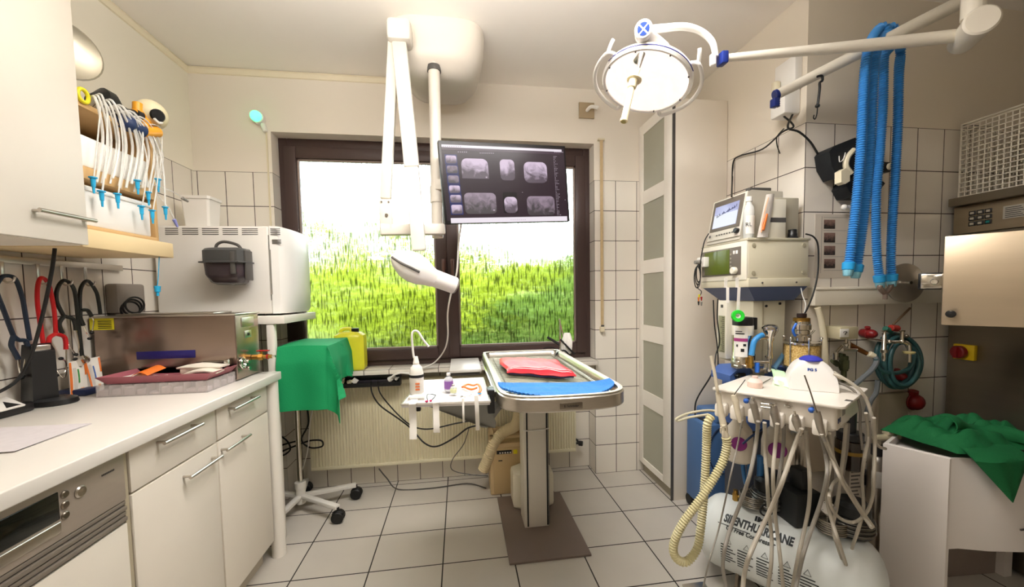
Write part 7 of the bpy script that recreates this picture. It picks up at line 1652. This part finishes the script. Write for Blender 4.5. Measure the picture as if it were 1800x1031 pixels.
for lb, pts, r in (('blue tube rising behind the left water bottle', [(300, 515, -1.05), (305, 560, -1.05), (315, 600, -1.05), (322, 580, -1.05), (330, 515, -1.05)], .008), ('thick blue tube standing between the two water bottles', [(374, 480, -1.08), (374, 540, -1.08), (370, 605, -1.08)], .0125),
                   ('thin dark blue tube crossing behind the left water bottle', [(300, 430, -1.16), (335, 400, -1.17), (380, 370, -1.17), (400, 362, -1.17)], .004)):
    b = MB(); b.tube([Zp(x, y, q) for x, y, q in pts], r, 10); one(b, 'blue_tube', mat('blue_tubing', '#2f6fae', .35) if 'dark' not in lb else mat('dark_blue_tubing', '#1f3a66', .35), lb, 'tube')
t = thing('dark_filter_bottle', 'dark brown filter bowl under the right end of the dental cart', 'filter', Zp(750, 530, -1.10))
c = Zp(750, 450, -1.10); b = MB(); b.lathe([(.03, -.09), (.045, -.08), (.05, -.02), (.05, .04)], c, n=24); b.build('bowl', mat('amber_black_glass', '#2a1d12', .12, coat=.5), t)
b = MB(); b.lathe([(.0505, -.015), (.0505, .0)], c, n=24); b.build('amber_band', mat('amber_band', '#8a6a1c', .4), t)
b = MB(); b.cyl(c+Z3*.04, c+Z3*.075, .046, bv=.004); b.cyl(c+Z3*.07, V((c.x, c.y, cZ-.095)), .02); b.build('head', M_BLACKP, t)
b = MB(); c = Zp(620, 470, -1.02); b.box(c.x-.10, c.x+.09, -.99, -.945, .42, .66, .01)
one(b, 'beige_panel', mat('beige_cover', '#b3a48e', .5), 'beige cover panel behind the hoses under the dental cart', 'panel')
t = thing('printed_carton', 'upright grey carton with printed side behind the hoses', 'box', Zp(750, 640, -1.02))
b = MB(); c = Zp(748, 610, -1.04); b.box(c.x-.035, c.x+.035, -1.07, -1.0, .28, c.z+.09, .003); b.build('carton', mat('carton_grey', '#b5aca0', .6), t)
b = MB()
for k in range(12): b.box(c.x-.028, c.x+.02-.006*(k % 3), -1.0712, -1.07, .33+.017*k, .337+.017*k)
b.build('printed_lines', M_DGREY, t)

# ---- compressor: white tank with pumps
M_TW = mat('tank_white', '#dbe0de', .3)
tA, tB = V((1.125, -.985, .205)), V((1.395, -1.34, .205)); td = (tB-tA).normalized(); tr = .148
t = thing('compressor', 'white horizontal compressor tank with black lettering below the cart', 'compressor', (1.26, -1.16, 0))
b = MB(); L_ = (tB-tA).length
prof = [(tr*math.sin(PI/2*k/7), -.085*math.cos(PI/2*k/7)) for k in range(8)]+[(tr, L_*.5), (tr, L_)]+[(tr*math.cos(PI/2*k/7), L_+.085*math.sin(PI/2*k/7)) for k in range(1, 8)]
b.lathe(prof, tA, td, 56); tk = b.build('tank', M_TW, t)
b = MB(); sidev = V((-td.y, td.x, 0))
for s in (.2, .8):
    c = tA.lerp(tB, s)
    for q in (-1, 1): b.plank(c+sidev*q*.08-Z3*.11, c+sidev*q*.11-Z3*.205, .05, .012, up=td, bv=.002)
b.build('foot', M_STEELD, t)
# lettering wrapped on the tank; angle 0 = facing the camera-left side, height measured along the surface
fv = sidev if sidev.x < 0 else -sidev
def wrap_text(s, size, a, h, m, name, sx=1., bold=0., shear=0., align='CENTER'):
    ob = text(s, size, (0, 0, 0), X3, Y3, m, name, None, .0006, align, bold, sx, shear); me = ob.data
    for v in me.vertices:
        x, y, z = v.co; th = (y+h)/tr; r = tr+.0012+z
        v.co = tA+td*(a+x)+fv*(math.cos(th)*r)+Z3*(math.sin(th)*r)
    adopt(ob, t); ob.parent = tk; ob.matrix_parent_inverse = Matrix.Identity(4)
    return ob
M_LET = mat('tank_lettering', '#1d2428', .5)
wrap_text('IM3', .030, .168, .163, M_LET, 'brand_lettering', 1.2, .0015)
wrap_text('SILENTHURRICANE', .045, .155, .122, M_LET, 'name_lettering', .60, .002, .2)
wrap_text('Oil Free Compressor', .024, .135, .088, M_LET, 'type_lettering', .8, .0006, .25)
def wrap_rect(a0, a1, h0, h1, b):
    P_ = lambda a, h: tA+td*a+fv*(math.cos(h/tr)*(tr+.0012))+Z3*(math.sin(h/tr)*(tr+.0012))
    b.sheet(lambda u, v: P_(a0+(a1-a0)*u, h0+(h1-h0)*v), 2, 1, .0005)
b = MB(); wrap_rect(.02, .13, .0945, .0975, b)
for j, a in enumerate((.04, .10, .165, .235, .30)):
    for k in range(7): wrap_rect(a, a+.034+.010*((k*7+j) % 3), -.0-.011*k+.02, .004-.011*k+.02, b)
b.build('warning_print', M_LET, tk)
b = MB()
P_ = lambda a, h: tA+td*a+fv*(math.cos(h/tr)*(tr+.0012))+Z3*(math.sin(h/tr)*(tr+.0012))
for a in (.055, .12, .18, .25, .31):
    b.tube([P_(a, .033), P_(a+.022, .033), P_(a+.011, .052)], .0012, 4, 1, closed=True)
b.build('warning_triangle', M_LET, tk)
# pumps, coils, gauges
M_PUMP = mat('pump_black', '#1e2022', .4)
for k, s in enumerate((.38, .95)):
    c = tA.lerp(tB, s)+Z3*(tr+.005)-fv*.035
    b = MB(); b.lathe([(.05, 0), (.062, .006), (.062, .055), (.05, .07), (.055, .075), (.055, .11), (.04, .125), (0, .127)], c, (0, 0, 1), 28); pm = b.build('pump_motor', M_PUMP, t)
    b = MB()
    for j in range(7): b.lathe([(.064+.004*(j % 2), .012+.0075*j), (.066+.004*(j % 2), .0145+.0075*j), (.064+.004*(j % 2), .017+.0075*j)], c, (0, 0, 1), 24)
    b.build('cooling_fin', mat('fin_grey', '#77756f', .35, .7), pm)
    b = MB(); c2 = c+fv*.05+td*(-.05)
    for j in range(6): b.tube([c2+V((.045*math.cos(q), .045*math.sin(q), .008*j+.012)) for q in [2*PI*i/12 for i in range(12)]], .003, 6, 3, closed=True)
    b.build('cooling_coil', mat('coil_steel', '#9d978c', .3, .8), t)
c = tA.lerp(tB, .66)+Z3*(tr+.0)
b = MB(); b.box(c.x-.06, c.x+.05, c.y-.02, c.y+.08, .345, .48, .01); b.box(c.x-.02, c.x+.03, c.y+.0, c.y+.06, .48, .56, .01); b.build('pressure_switch', M_PUMP, t)
for (x, y, dy, r) in ((1412, 863, -1.20, .026), (1455, 892, -1.27, .024)):
    c = P(x, y, Y=dy); ax = (CP-c).normalized(); b = MB(); b.lathe([(r, -.02), (r*1.1, -.015), (r*1.1, .004), (r, .006), (r*.95, .002)], c, ax, 28); b.cyl(c-ax*.01, c-Z3*.08, .006); g_ = b.build('gauge', M_CHROME, t)
    b = MB(); b.lathe([(0, .0022), (r*.94, .0022), (r*.94, .0032), (0, .0035)], c, ax, 28); b.build('gauge_dial', M_WHITE2, g_)
    b = MB(); x_, y_, z_ = frame(ax); b.plank(c+ax*.004, c+ax*.004+(x_*.6+y_*.8)*r*.7, .0018, .001, up=ax)
    for q in range(9): a = -.6+q*.55; b.cyl(c+ax*.003+(x_*math.cos(a)+y_*math.sin(a))*r*.75, c+ax*.0042+(x_*math.cos(a)+y_*math.sin(a))*r*.75, .0014, n=6)
    b.build('gauge_needle', M_INK, g_)
b = MB()
for (x0, y0, rx) in ((1345, 893, .030), (1368, 870, .034)):
    c = P(x0, y0, Y=-1.16); b.tube([c+V((rx*math.cos(q), -.01, rx*.8*math.sin(q))) for q in [2*PI*i/12 for i in range(12)]], .0032, 6, 3, closed=True)
b.build('black_hose_ring', M_BLACK, t)
b = MB(); c = tA.lerp(tB, .12)+Z3*tr; b.cyl(c-Z3*.005, c+Z3*.03, .012, n=6); b.cyl(c+Z3*.03, c+Z3*.045, .009); b.cyl(c+Z3*.02, c+Z3*.02+td*.05, .006); b.build('outlet_fitting', M_BRASS, t)
b = MB(); c = P(1503, 985, Y=-1.22); b.box(c.x-.0, c.x+.075, -1.22, -1.12, .0, P(1505, 962, Y=-1.22).z, .01)
t2 = thing('black_box', 'black box standing on the floor right of the compressor tank', 'box', (c.x+.05, -1.3, 0)); b.build('body', M_BLACKP, t2)
b = MB(); b.box(c.x+.045, c.x+.06, -1.2215, -1.2198, .06, .085); b.build('yellow_label', M_YELLOW, t2)
t = thing('foot_pedal', 'steel foot pedal on the floor at the bottom edge, left of the tank', 'pedal', P(1225, 1035, Z=.0))
c = P(1224, 1040, Z=.02); b = MB(); b.box(c.x-.05, c.x+.06, c.y-.06, c.y+.03, .0, .03, .01); b.build('base', M_STEELD, t)
b = MB(); b.box(c.x-.048, c.x+.05, c.y-.058, c.y+.028, .032, .040, .004); b.build('tread', M_STEEL, t)

# ---- blue oxygen concentrator
M_OX = mat('concentrator_blue', '#4f74a8', .45)
t = thing('oxygen_concentrator', 'steel blue oxygen concentrator on castors beside the tall cabinet', 'concentrator', (1.40, -.6, 0))
ox0, ox1, oy0, oy1 = 1.305, 1.56, -.61, -.43
zt = P(1212, 745, Y=-.60).z
b = MB(); b.box(ox0, ox1, oy0, oy1, .05, zt, .018, 3); bd = b.build('body', M_OX, t)
b = MB(); b.box(ox0+.06, ox1, oy0, oy1, zt-.01, zt+.05, .015, 3); b.build('top_hood', M_OX, t)
b = MB(); b.box(ox0+.015, ox0+.055, oy0+.03, oy1-.06, zt-.002, zt+.003, .001); b.build('grip_slot', M_BLACKP, t)
b = MB(); b.tube([V((1.41+.085*math.cos(q), oy0-.003, .38+.13*math.sin(q))) for q in [2*PI*i/20 for i in range(20)]], .0035, 6, 2, closed=True); b.build('round_hatch', mat('navy_line', '#2b3a56', .5), bd)
for x in (ox0+.012, ox1-.03):
    for y in (oy0+.015, oy1-.03):
        b = MB(); b.cyl((x-.012, y, .035), (x+.014, y, .035), .035, bv=.006); b.build('castor', M_BLACK, t)
b = MB(); b.cyl(P(1243, 848, Y=-.62), P(1238, 852, Y=-.66), .004); b.build('small_hook', M_BLACKP, bd)
